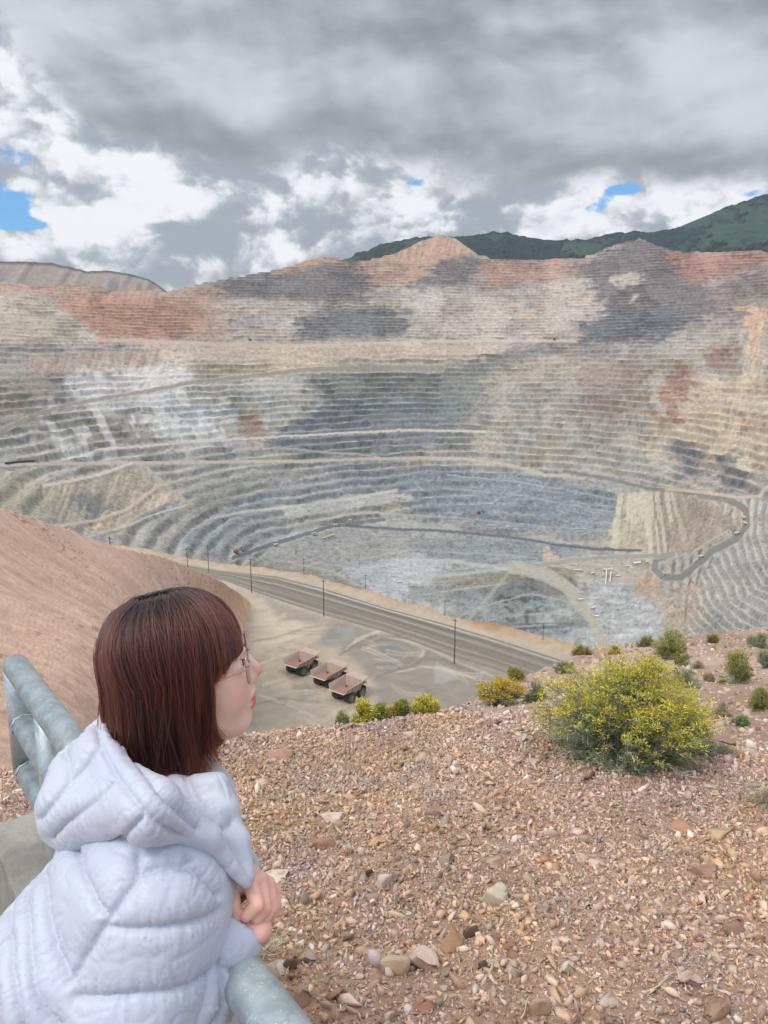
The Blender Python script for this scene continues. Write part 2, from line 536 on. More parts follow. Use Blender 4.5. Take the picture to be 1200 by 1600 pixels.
smooth_zones = [
    [(20, 553), (250, 547), (272, 578), (60, 582)], [(60, 757), (215, 722), (262, 765), (100, 822)], [(125, 815), (250, 758), (280, 775), (150, 835)],
    [(965, 768), (1060, 762), (1150, 788), (1135, 840), (1060, 868), (955, 862)], [(380, 880), (520, 822), (640, 812), (900, 858), (1040, 890), (940, 900), (850, 880), (760, 895), (640, 940), (540, 940), (450, 900)],
    [(220, 540), (500, 536), (860, 537), (860, 548), (500, 562), (300, 565)], [(440, 790), (620, 765), (645, 775), (450, 810)], [(1150, 470), (1200, 470), (1192, 600), (1160, 590)],
    [(600, 395), (690, 360), (745, 395), (700, 415), (640, 412)], [(180, 452), (270, 450), (240, 480), (160, 470)], [(900, 890), (1060, 925), (1070, 1010), (900, 1010)],
    [(1080, 760), (1260, 790), (1250, 1010), (1060, 1000), (1090, 900), (1160, 830)]]
ter = np.ones_like(gu)
for zp in smooth_zones:
    ter = np.minimum(ter, sstep(-5, 5, poly_mask(gu + 0.4 * wu, gv + 0.3 * wv, zp)))
ter *= 0.30 + 0.70 * sstep(-0.28, 0.12, fbm(gu / 55, gv / 30, oct=4, seed=77))
blue_ = sstep(-12, 12, -poly_mask(gu, gv, [(480, 732), (700, 722), (965, 768), (965, 840), (800, 836), (640, 805), (540, 772)]))
low_ = sstep(-25, 25, -poly_mask(gu, gv, [(-300, 735), (540, 730), (545, 775), (420, 870), (250, 900), (-300, 900)]))
ter *= (1 - 0.25 * blue_) * (1 - 0.30 * low_)
roads = [  # polyline in the photograph, width in px, colour, strength
    ([(0, 674), (60, 646), (110, 632), (200, 616), (300, 598), (390, 588), (480, 577), (560, 574), (690, 574)], 6, (158, 146, 134), .9),
    ([(150, 703), (230, 697), (300, 690), (460, 681), (560, 675), (640, 672), (760, 675)], 3.2, (214, 202, 186), .9),
    ([(0, 727), (100, 724), (300, 722), (470, 721), (560, 717), (640, 716), (720, 716), (790, 725), (850, 741), (890, 744)], 4.5, (204, 184, 162), .85),
    ([(880, 736), (950, 748), (1010, 763), (1060, 768), (1110, 774)], 5, (128, 128, 124), .9),
    ([(1095, 772), (1140, 781), (1165, 797), (1168, 820), (1150, 842), (1112, 862), (1085, 885), (1066, 902), (1040, 903), (1022, 890), (1026, 873), (1050, 866)], 10, (142, 139, 133), 1),
    ([(1040, 765), (1100, 769), (1150, 778), (1185, 776), (1200, 760)], 4, (214, 190, 165), .8),
    ([(330, 810), (380, 800), (450, 792), (540, 780), (620, 765)], 3.5, (205, 198, 186), .85),
    ([(70, 759), (110, 752), (150, 743), (205, 724)], 4, (216, 205, 190), .9),
    ([(95, 822), (150, 812), (200, 795), (245, 760), (262, 756)], 4, (210, 190, 168), .8),
    ([(220, 724), (250, 748), (275, 772), (300, 788)], 4, (192, 178, 160), .8),
    ([(140, 838), (200, 820), (250, 800), (290, 790)], 3, (205, 200, 188), .8),
    ([(365, 872), (410, 855), (470, 838), (520, 822), (600, 812)], 6, (112, 118, 124), .9),
    ([(540, 821), (620, 827), (700, 830), (790, 838), (860, 850), (930, 858), (1000, 860)], 4, (104, 110, 116), .95),
    ([(570, 818), (650, 823), (720, 828)], 4, (176, 174, 170), .6),
    ([(800, 890), (880, 878), (960, 870), (1050, 866)], 6, (168, 160, 148), .9),
    ([(620, 905), (720, 897), (800, 888)], 4, (190, 186, 178), .8),
    ([(800, 886), (850, 897), (885, 918), (912, 950), (930, 985), (950, 1015)], 14, (190, 178, 162), .95),
    ([(800, 890), (765, 930), (735, 965), (715, 990)], 4, (178, 172, 152), .7),
    ([(560, 890), (640, 876), (700, 876), (800, 890)], 5, (196, 194, 192), .7),
    ([(460, 541), (560, 537), (700, 533), (800, 533), (900, 533)], 2.5, (214, 198, 178), .7),
    ([(150, 530), (300, 536), (460, 541)], 5, (204, 182, 158), .8),
    ([(440, 700), (520, 708), (560, 709), (640, 722)], 2.5, (186, 176, 160), .7),
    ([(690, 975), (760, 945), (830, 928), (900, 942)], 1.8, (190, 186, 176), .6), ([(700, 990), (780, 964), (850, 956), (905, 968)], 1.8, (186, 182, 172), .6), ([(725, 996), (800, 980), (870, 976)], 1.6, (184, 180, 172), .5),
    ([(450, 878), (520, 895), (575, 922), (610, 940)], 2.2, (192, 186, 176), .6), ([(640, 932), (710, 922), (790, 912)], 1.8, (188, 184, 176), .6), ([(880, 905), (930, 940), (975, 962), (1000, 1000)], 2, (200, 192, 180), .5), ([(560, 875), (640, 858), (760, 866), (840, 872)], 1.8, (190, 188, 184), .5),
    ([(700, 742), (800, 752), (880, 764), (955, 780)], 1.6, (190, 192, 194), .45), ([(690, 762), (800, 772), (955, 800)], 1.6, (190, 192, 194), .45), ([(560, 800), (700, 808), (850, 822), (960, 830)], 2.0, (186, 184, 180), .5),
    ([(1135, 830), (1100, 850), (1070, 873)], 2.5, (204, 192, 178), .6),
]
rd = np.zeros_like(gu)
for pl, wd, c_, s_ in roads:
    rd = np.maximum(rd, 1 - sstep(wd * 0.5, wd * 0.5 + 3, line_dist(gu, gv, pl)))
ter *= 1 - rd
dumpz = np.zeros_like(gu)
for zp in smooth_zones[:4]: dumpz = np.maximum(dumpz, sstep(-6, 6, -poly_mask(gu, gv, zp)))
g = sstep(0.52, 0.94, bf)
zt = H * (bi + g) + 40 - (zj - z0)
rough = 2.6 * fbm(X / 22, Y / 22, z0 / 14, oct=3, seed=41) + 7 * fbm(X / 120, Y / 120, z0 / 90, oct=3, seed=47)
ridged = np.abs(vnoise(gu / 11.0 + 0.04 * gv, gv / 160.0, seed=51))
z = z0 + ter * (zt - z0) + rough * (0.35 + 0.65 * (1 - rd)) - 5.0 * dumpz * (1 - rd) * (1 - ridged)
# contour furrows of the near right-hand slope
fur = sstep(0, 10, -poly_mask(gu, gv, smooth_zones[-1]))
fl = np.hypot(gu - 1310, (gv - 815) * 1.05) + 7 * fbm(gu / 50, gv / 50, oct=3, seed=8)
z += fur * 3.0 * np.sin(fl / 2.2) * (1 - rd)
# broken rock heap on the pit floor, dark pit with its own benches
heap = sstep(0, 14, -poly_mask(gu, gv, [(905, 895), (1060, 930), (1075, 1010), (900, 1010)]))
z += heap * 9 * fbm(X / 30, Y / 30, oct=4, seed=61)
P3[..., 2] = z

# --- rock colours
def C(*c): return lin(c)
col = np.empty(gu.shape + (3,)); col[:] = C(176, 168, 158)
mixn = fbm(gu / 90, gv / 60, oct=4, seed=71)[..., None]
col = col * (1 + 0.10 * mixn) + 0.03 * np.maximum(-mixn, 0) * np.array([-1, 0, 1.0])
patches = [
    ((194, 185, 168), [(-300, 450), (60, 462), (120, 500), (170, 535), (-300, 540)], 6),
    ((180, 138, 118), [(90, 468), (140, 450), (230, 455), (300, 470), (335, 492), (300, 522), (240, 532), (165, 532), (125, 500)], 7),
    ((184, 156, 138), [(-300, 430), (110, 436), (260, 452), (330, 440), (375, 480), (350, 532), (300, 520), (320, 490), (270, 465), (110, 462), (0, 458)], 7),
    ((118, 114, 116), [(330, 445), (380, 425), (500, 400), (560, 404), (605, 440), (590, 458), (520, 474), (420, 470), (340, 468)], 7),
    ((182, 152, 136), [(420, 418), (500, 398), (545, 402), (500, 412), (440, 428)], 4),
    ((196, 186, 176), [(340, 470), (470, 474), (480, 530), (380, 530), (350, 500)], 8),
    ((124, 128, 130), [(465, 497), (520, 480), (600, 480), (640, 478), (632, 520), (560, 528), (470, 528)], 6),
    ((196, 186, 176), [(590, 450), (720, 450), (740, 540), (640, 540), (640, 480), (580, 470)], 8),
    ((192, 160, 140), [(560, 408), (640, 372), (690, 360), (745, 388), (705, 415), (690, 425), (640, 442), (590, 446)], 6),
    ((118, 114, 116), [(652, 447), (670, 420), (690, 405), (742, 400), (765, 418), (722, 446)], 6),
    ((184, 150, 134), [(745, 404), (905, 402), (890, 436), (760, 448)], 6),
    ((202, 190, 180), [(730, 462), (800, 446), (930, 432), (935, 480), (880, 522), (760, 538), (700, 530)], 9),
    ((122, 116, 118), [(890, 422), (950, 388), (1000, 368), (1065, 394), (1060, 420), (1105, 440), (1135, 480), (1100, 500), (1010, 530), (905, 535), (940, 482), (920, 440)], 7),
    ((114, 117, 123), [(895, 537), (930, 497), (1010, 478), (1085, 490), (1045, 532)], 7),
    ((178, 134, 120), [(1030, 394), (1300, 390), (1300, 404), (1130, 428), (1080, 442), (1050, 415)], 5),
    ((146, 134, 128), [(1110, 450), (1200, 410), (1300, 420), (1300, 500), (1130, 500)], 8),
    ((212, 200, 190), [(955, 430), (995, 424), (1000, 442), (968, 447)], 3),
    ((206, 194, 184), [(975, 458), (990, 455), (990, 470), (975, 472)], 3),
    ((204, 184, 164), [(220, 540), (500, 538), (860, 540), (900, 545), (860, 560), (700, 575), (480, 580), (300, 590), (270, 560)], 8),
    ((136, 134, 130), [(735, 572), (790, 545), (850, 536), (890, 538), (860, 552), (800, 565)], 4),
    ((182, 162, 150), [(15, 556), (250, 547), (272, 580), (60, 583)], 4),
    ((220, 212, 206), [(110, 586), (280, 568), (310, 600), (250, 642), (120, 640), (100, 610)], 12),
    ((216, 210, 205), [(225, 622), (330, 600), (352, 652), (300, 690), (235, 680)], 14),
    ((220, 212, 208), [(58, 662), (90, 655), (142, 716), (100, 718)], 5),
    ((164, 150, 138), [(-300, 590), (95, 590), (118, 640), (50, 668), (-300, 690)], 8),
    ((158, 146, 136), [(130, 660), (220, 640), (240, 690), (170, 702)], 10),
    ((122, 126, 130), [(470, 600), (560, 578), (760, 575), (745, 640), (700, 682), (620, 722), (480, 722), (425, 690), (450, 660), (500, 625)], 8),
    ((134, 134, 124), [(480, 582), (560, 574), (790, 566), (830, 590), (760, 625), (620, 612), (520, 628)], 10),
    ((146, 142, 130), [(740, 600), (800, 590), (760, 700), (690, 700)], 12),
    ((200, 192, 178), [(395, 590), (470, 588), (492, 630), (425, 662), (380, 622)], 9),
    ((160, 128, 110), [(368, 650), (400, 640), (432, 690), (385, 684)], 6),
    ((184, 170, 156), [(770, 580), (900, 555), (1040, 560), (1030, 700), (860, 735), (740, 715)], 14),
    ((162, 142, 130), [(900, 570), (1000, 565), (1010, 640), (900, 650)], 12),
    ((204, 184, 158), [(1040, 600), (1300, 560), (1300, 740), (1080, 745), (1010, 700)], 12),
    ((208, 178, 152), [(1165, 480), (1200, 478), (1192, 566), (1168, 560)], 5),
    ((164, 128, 110), [(1042, 580), (1075, 556), (1082, 600), (1048, 662), (1030, 652)], 7),
    ((160, 132, 118), [(1100, 545), (1150, 540), (1150, 570), (1105, 575)], 6),
    ((128, 128, 126), [(1118, 722), (1160, 700), (1152, 762), (1108, 742)], 8),
    ((134, 138, 140), [(1050, 690), (1090, 700), (1100, 740), (1062, 745)], 8),
    ((138, 142, 147), [(480, 732), (700, 725), (860, 745), (965, 770), (962, 836), (800, 832), (640, 800), (640, 778), (540, 772)], 8),
    ((152, 155, 156), [(270, 838), (400, 762), (540, 735), (545, 775), (480, 800), (420, 852), (340, 874)], 9),
    ((156, 152, 144), [(300, 770), (450, 725), (480, 740), (400, 770), (300, 815)], 8),
    ((182, 166, 148), [(58, 760), (205, 724), (264, 768), (100, 824)], 3),
    ((136, 136, 132), [(105, 775), (140, 762), (175, 800), (130, 815)], 6),
    ((208, 184, 162), [(130, 822), (250, 760), (282, 776), (160, 834)], 3),
    ((176, 164, 144), [(-300, 740), (60, 742), (90, 830), (-300, 900)], 8),
    ((196, 188, 178), [(440, 792), (620, 766), (642, 776), (450, 812)], 3),
    ((166, 162, 156), [(380, 882), (520, 822), (640, 830), (900, 852), (900, 902), (620, 902), (540, 892)], 8),
    ((150, 153, 154), [(640, 838), (780, 842), (900, 858), (890, 876), (780, 884), (660, 866)], 7),
    ((206, 180, 162), [(846, 876), (862, 852), (882, 876)], 3),
    ((190, 188, 190), [(540, 890), (660, 864), (705, 884), (600, 945)], 5),
    ((150, 142, 130), [(360, 880), (460, 880), (545, 912), (600, 940), (500, 930), (380, 905)], 6),
    ((150, 152, 150), [(640, 925), (760, 900), (900, 902), (920, 960), (945, 1000), (800, 1005), (680, 965)], 8),
    ((158, 146, 126), [(680, 905), (800, 892), (830, 905), (760, 915)], 6),
    ((190, 173, 152), [(962, 770), (1060, 764), (1150, 790), (1132, 840), (1060, 870), (955, 864)], 3),
    ((172, 157, 140), [(1010, 775), (1060, 768), (1140, 792), (1120, 840), (1060, 864), (1020, 850)], 10),
    ((186, 184, 182), [(915, 900), (1060, 932), (1070, 1010), (915, 1010)], 8),
    ((196, 168, 142), [(1000, 888), (1040, 905), (1035, 940), (1005, 930)], 6),
    ((190, 176, 162), [(870, 880), (1010, 872), (1020, 900), (960, 912), (890, 900)], 6),
    ((180, 176, 168), [(1085, 880), (1200, 820), (1300, 830), (1300, 1010), (1060, 1000)], 8),
    ((190, 172, 150), [(1035, 950), (1085, 900), (1100, 960), (1060, 1000)], 7),
]
frag = fbm(gu / 9.0, gv / 3.2, oct=3, seed=37)
for c_, pl, soft in patches:
    p_ = np.array(pl, float)
    lo = p_.min(0) - 70; hi = p_.max(0) + 70
    m_ = (gu > lo[0]) & (gu < hi[0]) & (gv > lo[1]) & (gv < hi[1])
    d_ = poly_mask(U[m_], V[m_], pl)
    d_ = d_ + 1.3 * soft * frag[m_]
    a_ = (1 - sstep(-soft, soft * 1.4, d_)) * 0.9
    col[m_] += (C(*c_) - col[m_]) * a_[:, None]
dk_ = (1 - sstep(-12, 14, poly_mask(gu, gv, [(770, 930), (830, 918), (865, 950), (830, 990), (790, 970)]))) * sstep(-0.05, 0.3, fbm(gu / 8, gv / 4, oct=3, seed=131) + 0.25 * np.sin(gv / 2.6))
col += (lin((84, 88, 86)) - col) * (0.8 * dk_)[..., None]
# the colour of single blasts: bench by bench, block by block
blk = vnoise(gu / 16.0 + 17.3 * bi, bi * 7.7, seed=91); blk2 = vnoise(gu / 5.0 + 5.3 * bi, bi * 2.7, seed=93)
lo_ = fbm(gu / 45.0, gv / 28.0, oct=4, seed=95)
col *= (1 + ter * (0.17 * blk + 0.10 * blk2) + 0.16 * lo_)[..., None]
tint = vnoise(gu / 26.0 + 9.1 * bi, bi * 4.9, seed=97)
col *= 1 + ter[..., None] * 0.07 * tint[..., None] * np.array([1.0, 0.1, -1.0])
# rubble streaks down the faces and the dusty berms on the benches
strk = vnoise(gu / 3.2 + 0.25 * gv / 3.2, gv / 22.0, seed=101)
dump_ = np.zeros_like(gu)
for zp in smooth_zones[:4] + smooth_zones[7:10]:
    dump_ = np.maximum(dump_, sstep(-4, 4, -poly_mask(gu, gv, zp)))
hst = fbm(gu / 26.0, gv / 1.7, oct=3, seed=111); spk = fbm(gu / 3.0, gv / 2.0, oct=2, seed=113)
col *= (1 + 0.17 * dump_ * strk + 0.20 * (1 - dump_) * hst + 0.15 * spk)[..., None]
wsp = sstep(0.30, 0.55, spk + 0.35 * vnoise(gu / 12, gv / 5, seed=115)) * (0.15 + 0.38 * blue_)
col += (lin((206, 208, 210)) - col) * (0.5 * wsp * (1 - dump_))[..., None]
dsp = sstep(0.30, 0.55, -spk + 0.35 * vnoise(gu / 15, gv / 6, seed=117))
col *= (1 - 0.22 * dsp)[..., None]
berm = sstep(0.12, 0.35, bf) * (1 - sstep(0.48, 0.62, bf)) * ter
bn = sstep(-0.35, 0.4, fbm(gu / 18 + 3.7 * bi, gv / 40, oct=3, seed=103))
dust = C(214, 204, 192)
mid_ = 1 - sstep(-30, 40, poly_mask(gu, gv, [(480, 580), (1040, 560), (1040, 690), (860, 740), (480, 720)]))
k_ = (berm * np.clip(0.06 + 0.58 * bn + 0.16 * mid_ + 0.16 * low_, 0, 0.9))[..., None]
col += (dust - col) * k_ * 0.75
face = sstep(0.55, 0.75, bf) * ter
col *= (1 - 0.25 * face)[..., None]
# white rubble spilling down the left wall, tongues of fines on the right-hand cone
sp = sstep(0.05, 0.35, fbm(gu / 16 - gv / 30, gv / 34 + gu / 60, oct=3, seed=105)) * (1 - sstep(-20, 25, poly_mask(gu, gv, [(100, 580), (290, 565), (370, 650), (340, 700), (160, 705), (60, 700), (60, 650)])))
col += (C(226, 218, 213) - col) * (0.75 * sp)[..., None]
cone = 1 - sstep(-3, 3, poly_mask(U * 0.3 + gu * 0.7, gv, [(962, 770), (1060, 764), (1150, 790), (1132, 840), (1060, 870), (955, 864)]))
fan = np.arctan2(gu - 1000, gv - 560)
tg = sstep(0.1, 0.4, vnoise(fan * 60, gv / 60, seed=107) + 0.4 * vnoise(fan * 150, gv / 40, seed=109) - (gv - 815) / 160) * (1 - sstep(1050, 1085, gu))
col += (C(220, 208, 184) - col) * (0.65 * cone * tg)[..., None]
rf = fur * (1 - rd) * sstep(0.35, 0.9, np.sin(fl / 2.2 + 0.9) + 0.9 * vnoise(gu / 18, gv / 18, seed=4))
col += (C(216, 210, 200) - col) * (0.6 * rf)[..., None]
col *= (1 + heap * 0.30 * fbm(X / 18, Y / 18, oct=4, seed=63))[..., None]
gul = 1 - sstep(-4, 6, poly_mask(U, V, [(1150, 590), (1178, 560), (1190, 560), (1170, 640), (1150, 700), (1118, 722), (1130, 680)]))
col += (C(222, 202, 172) - col) * (0.5 * gul * sstep(-0.2, 0.4, strk))[..., None]
for pl, wd, c_, s_ in roads:
    d_ = line_dist(gu + 1.5 * ublk2, gv + 0.8 * strk, pl)
    a_ = (1 - sstep(wd * 0.5 - 0.8, wd * 0.5 + 1.2, d_)) * s_
    col += (C(*c_) - col) * a_[..., None]
    if wd >= 6:                                               # pale berm beside the wide haul roads
        b_ = sstep(wd * 0.5, wd * 0.5 + 1.0, d_) * (1 - sstep(wd * 0.5 + 2, wd * 0.5 + 4, d_)) * 0.45
        col += (C(205, 194, 178) - col) * b_[..., None]
PIT_GAIN = 0.82
gray_ = col.mean(-1, keepdims=True)
col = gray_ + (col - gray_) * 0.95
cool = sstep(500, 640, gv)[..., None] * (1 - sstep(980, 1080, gu))[..., None]
col = col * (1 + cool * np.array([-0.05, 0.0, 0.0])) * (1 + (1 - sstep(480, 640, gv))[..., None] * np.array([0.045, 0.0, -0.035])) * np.array([1.01, 1.0, 0.985])
col = np.clip(col * PIT_GAIN, 0.01, 0.8)
# the ground behind the rim, falling away from the pit
back = []
bcol = []
for k, (dy, dz) in enumerate([(60, -4), (250, -40), (900, -330)]):
    r_ = P3[-1].copy(); s_ = (r_[:, 1] + dy) / r_[:, 1]
    r_[:, 0] *= s_; r_[:, 1] *= s_; r_[:, 2] += dz
    back.append(r_); bcol.append(col[-1])
Pv = np.concatenate([P3.reshape(-1, 3)] + back); Cv = np.concatenate([col.reshape(-1, 3)] + bcol)
m_pit = vcol_mat('pit_rock', rough=0.95, var=0.22, scale=0.055, bump=0.6, bscale=0.05, bdist=8.0, spec=0.1)
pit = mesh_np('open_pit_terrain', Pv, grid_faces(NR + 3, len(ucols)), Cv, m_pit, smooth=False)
tag(pit, 'terraced grey, tan and white rock walls of the huge open pit mine', 'terrain', kind='structure')


def pit_at(u, v):
    """point of the built pit surface that shows at a pixel"""
    i = int(np.argmin(np.abs(ucols - u)))
    uu, vv, dd = proj(P3[:, i])
    j = int(np.argmin(np.abs(vv - v)))
    return P3[j, i].copy()


# --- long waste dump ridge behind the left rim
def ridge_sheet(name, sky_pts, vb, y_top, y_bot, du, nr, colfn, mat, rough_amp, umin, umax, zdrop=300, seed=0):
    us = np.arange(umin, umax, du)
    sk = np.interp(us, *np.array(sky_pts, float).T)
    sk = sk + rough_amp * fbm(us / 14, us * 0, oct=4, seed=seed)
    gu = np.broadcast_to(us, (nr, len(us))).copy()
    t = np.linspace(0, 1, nr)[:, None]
    gv = vb + (sk[None] - vb) * t
    gy = y_bot + (y_top - y_bot) * t ** 1.2 + 0 * gu
    P = at_y(gu, gv, gy)
    P = P + 0
    return us, gu, gv, t + 0 * gu, P


us, gu2, gv2, t2, P2 = ridge_sheet('waste', [(-400, 415), (-150, 405), (0, 408), (80, 410), (135, 424), (160, 422), (200, 427), (232, 436), (258, 454), (300, 490)], 500, 5200, 4900, 2.0, 60, None, None, 1.2, -400, 261, seed=3)
stk = fbm(gu2 / 6 + gv2 / 9, gv2 / 60, oct=3, seed=12)
P2[..., 1] += 22 * vnoise(gu2 / 13 + gv2 / 20, gv2 / 60, seed=15)
c2 = np.empty(gu2.shape + (3,)); c2[:] = C(170, 156, 146)
c2 *= (1 + 0.16 * stk)[..., None]
dk = sstep(0.1, 0.5, fbm(gu2 / 22, gv2 / 60, oct=2, seed=18)) * (1 - sstep(0.75, 0.95, t2))
c2 += (C(120, 118, 118) - c2) * (0.6 * dk)[..., None]
c2 += (C(92, 92, 88) - c2) * (0.8 * sstep(0.93, 0.97, t2))[..., None]
bk = P2[-1].copy(); bk[:, 1] += 500; bk[:, 2] -= 60
m_waste = vcol_mat('waste_rock', var=0.2, scale=0.03, bump=0.4, bscale=0.03, bdist=10)
o = mesh_np('waste_dump_hill', np.concatenate([P2.reshape(-1, 3), bk]), grid_faces(61, len(us)), np.concatenate([c2.reshape(-1, 3), c2[-1]]) * PIT_GAIN, m_waste)
tag(o, 'long flat topped grey brown waste dump behind the pit rim', 'hill', kind='structure')

# --- green mountains behind the pit
sky_m = [(300, 470), (480, 425), (540, 407), (560, 399), (600, 382), (650, 373), (690, 372), (720, 370), (770, 366), (800, 368), (830, 371), (880, 377), (915, 375), (940, 370), (990, 362), (1010, 364), (1050, 359), (1085, 345), (1120, 330), (1160, 316), (1200, 303), (1300, 275), (1450, 262), (1700, 330)]
us, gu2, gv2, t2, P2 = ridge_sheet('mountain', sky_m, 440, 8600, 6600, 1.5, 150, None, None, 1.3, 500, 1700, seed=23)
n1 = fbm(gu2 / 60, gv2 / 26, oct=4, seed=25)
n2 = fbm(gu2 / 9, gv2 / 5, oct=3, seed=27)
tree = sstep(-0.05, 0.12, n1 + 0.55 * n2 + 0.25 - 0.55 * sstep(1040, 1130, gu2) + 0.35 * sstep(1120, 1200, gu2) * (1 - sstep(330, 350, gv2)))
near_sky = sstep(0.90, 1.0, t2)
tree = np.maximum(tree, near_sky * (1 - sstep(1030, 1080, gu2)))
P2[..., 1] += 160 * n1 - 50 * tree * (0.6 + n2)
P2[..., 2] += tree * 9 * (0.8 + 1.4 * n2) * (t2 > 0.02)
c2 = np.empty(gu2.shape + (3,)); c2[:] = C(66, 92, 68)
c2 *= (1 + 0.25 * n2)[..., None]
c2 += (C(88, 98, 74) - c2) * (0.7 * sstep(0.1, 0.5, fbm(gu2 / 26, gv2 / 9, oct=3, seed=29)))[..., None]
tc = C(30, 52, 46) * (1 + 0.35 * n2)[..., None]
c2 += (tc - c2) * tree[..., None]
bk = P2[-1].copy(); bk[:, 1] += 900; bk[:, 2] -= 250
m_mtn = vcol_mat('mountain_woods', var=0.3, scale=0.02, bump=0.8, bscale=0.03, bdist=20)
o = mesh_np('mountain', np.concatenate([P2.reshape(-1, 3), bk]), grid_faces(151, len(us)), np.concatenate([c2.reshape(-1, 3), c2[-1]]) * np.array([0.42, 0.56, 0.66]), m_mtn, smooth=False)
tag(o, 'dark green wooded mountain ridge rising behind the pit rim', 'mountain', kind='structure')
# ------------------------------------------------------------------ brown dirt hill on the left
HILL_SKY = [(-300, 716), (-150, 752), (0, 794), (60, 812), (100, 826), (130, 838), (190, 854), (250, 871), (300, 887), (340, 905), (370, 924), (392, 946), (404, 975), (412, 1010), (425, 1080)]
HC = np.array([(-300, 716, 110), (0, 795, 170), (130, 838, 215), (250, 872, 280), (340, 906, 350), (392, 948, 402), (404, 980, 385), (0, 900, 105), (0, 1000, 70), (0, 1190, 33), (-300, 1000, 42), (-300, 1250, 20), (0, 1260, 28),
               (200, 900, 200), (200, 1000, 115), (200, 1200, 55), (300, 940, 300), (300, 1000, 225), (300, 1200, 110), (385, 1000, 356), (380, 1050, 330), (380, 1120, 290), (425, 1080, 320), (425, 1260, 250), (350, 960, 345), (345, 1000, 300)], float)
hill_y = rbf_fit(HC[:, :2], np.log(HC[:, 2]), 1e-3)
us = np.arange(-300, 426, 2.0); nr = 260
sk = np.interp(us, *np.array(HILL_SKY, float).T) + 1.3 * fbm(us / 12, us * 0, oct=3, seed=2)
gu2 = np.broadcast_to(us, (nr, len(us))).copy(); t2 = np.linspace(0, 1, nr)[:, None] + 0 * gu2
gv2 = 1260 + (sk[None] - 1260) * t2
Ph = at_y(gu2, gv2, np.exp(hill_y(gu2, gv2)))
sc = 1 / (0.25 + Ph[..., 1] / 60.0)                          # the furrows keep their size on the slope
hx, hy, hz = Ph[..., 0], Ph[..., 1], Ph[..., 2]
run = hx * 0.80 + hy * 0.60; acr = -hx * 0.60 + hy * 0.80 - hz * 1.2
n1 = fbm(run / 14, acr / 2.2, oct=4, seed=33); n2 = fbm(hx / 3.0, hy / 3.0, hz / 3, oct=4, seed=35)
n3 = fbm(hx / 30, hy / 30, oct=3, seed=37)
Ph[..., 2] += 0.55 * n1 + 0.22 * n2 + 1.2 * n3
ch = np.empty(gu2.shape + (3,)); ch[:] = lin((208, 174, 154))
ch *= (1 + 0.20 * n1 + 0.12 * n2 + 0.12 * n3)[..., None]
sp = sstep(0.45, 0.62, vnoise(hx / 0.9, hy / 1.6, hz / 0.9, seed=39)) * sstep(-0.35, 0.2, fbm(hx / 18, hy / 18, oct=2, seed=40))
ch += (lin((142, 106, 88)) - ch) * (0.75 * sp)[..., None]
edge_ = sstep(250, 390, gu2 + 0.35 * (gv2 - 900) * -1)
ch += (lin((182, 144, 104)) - ch) * (0.6 * edge_ * sstep(0.55, 0.95, t2))[..., None]
ch += (lin((224, 194, 174)) - ch) * (0.4 * sstep(0.2, 0.5, n3 + 0.3 * n1))[..., None]
bk1 = Ph[-1].copy(); bk1[:, 1] += 15; bk1[:, 2] -= 7
bk2 = Ph[-1].copy(); bk2[:, 1] += 120; bk2[:, 2] -= 150
m_dirt = vcol_mat('dirt', var=0.16, scale=0.9, bump=0.7, bscale=0.7, bdist=0.5)
o = mesh_np('dirt_hill', np.concatenate([Ph.reshape(-1, 3), bk1, bk2]), grid_faces(nr + 2, len(us)), np.concatenate([ch.reshape(-1, 3), ch[-1], ch[-1]]) * 0.92, m_dirt)
tag(o, 'bare brown dirt hillside sloping down behind the railing', 'hill', kind='structure')

# ------------------------------------------------------------------ graded yard below with the haul road
ZP = -130.0
E_ = [(150, 850), (250, 866), (300, 876), (340, 884), (405, 890), (480, 902), (559, 924), (601, 937), (667, 955), (695, 967), (737, 976), (807, 988), (900, 1016), (1000, 1045), (1350, 1130)]
us = np.arange(150, 1351, 2.0); nr = 250
Ev = np.interp(us, *np.array(E_, float).T) + 0.8 * fbm(us / 16, us * 0, oct=3, seed=44)
gu2 = np.broadcast_to(us, (nr, len(us))).copy(); t2 = np.linspace(0, 1, nr)[:, None] + 0 * gu2
gv2 = 1330 + (Ev[None] - 1330) * t2 ** 0.85
Pp = at_z(gu2, gv2, ZP)
RU = [(150, 858), (300, 884), (340, 891), (433, 901), (503, 919), (601, 950), (695, 975), (760, 994), (863, 1027), (1000, 1070), (1200, 1135)]
RL = [(150, 874), (300, 898), (354, 908), (401, 926), (460, 946), (517, 964), (601, 987), (667, 1010), (713, 1027), (760, 1041), (860, 1075), (1000, 1120), (1200, 1190)]
ru = np.interp(gu2, *np.array(RU, float).T); rl = np.interp(gu2, *np.array(RL, float).T)
px, py = Pp[..., 0], Pp[..., 1]
below = sstep(0, 10, gv2 - rl)
n1 = fbm(px / 20, py / 20, oct=4, seed=51); n2 = fbm(px / 4, py / 4, oct=3, seed=53)
berm_ = sstep(0, 1, (ru - gv2 - 2) / np.maximum(ru - Ev[None], 4))
Pp[..., 2] += below * (0.5 * n1 + 0.2 * n2) + berm_ * (2.2 + 1.4 * n1 + 0.5 * n2)
cp = np.empty(gu2.shape + (3,)); cp[:] = lin((190, 176, 156))
cp *= (1 + 0.10 * n1 + 0.08 * n2)[..., None]


def paint(c_, pl, soft, s=0.9, w=7):
    global cp
    d = poly_mask(gu2 + w * fbm(px / 25, py / 25, oct=3, seed=57), gv2 + 0.5 * w * fbm(px / 22, py / 22, oct=3, seed=58), pl)
    cp += (lin(c_) - cp) * ((1 - sstep(-soft, soft, d)) * s)[..., None]


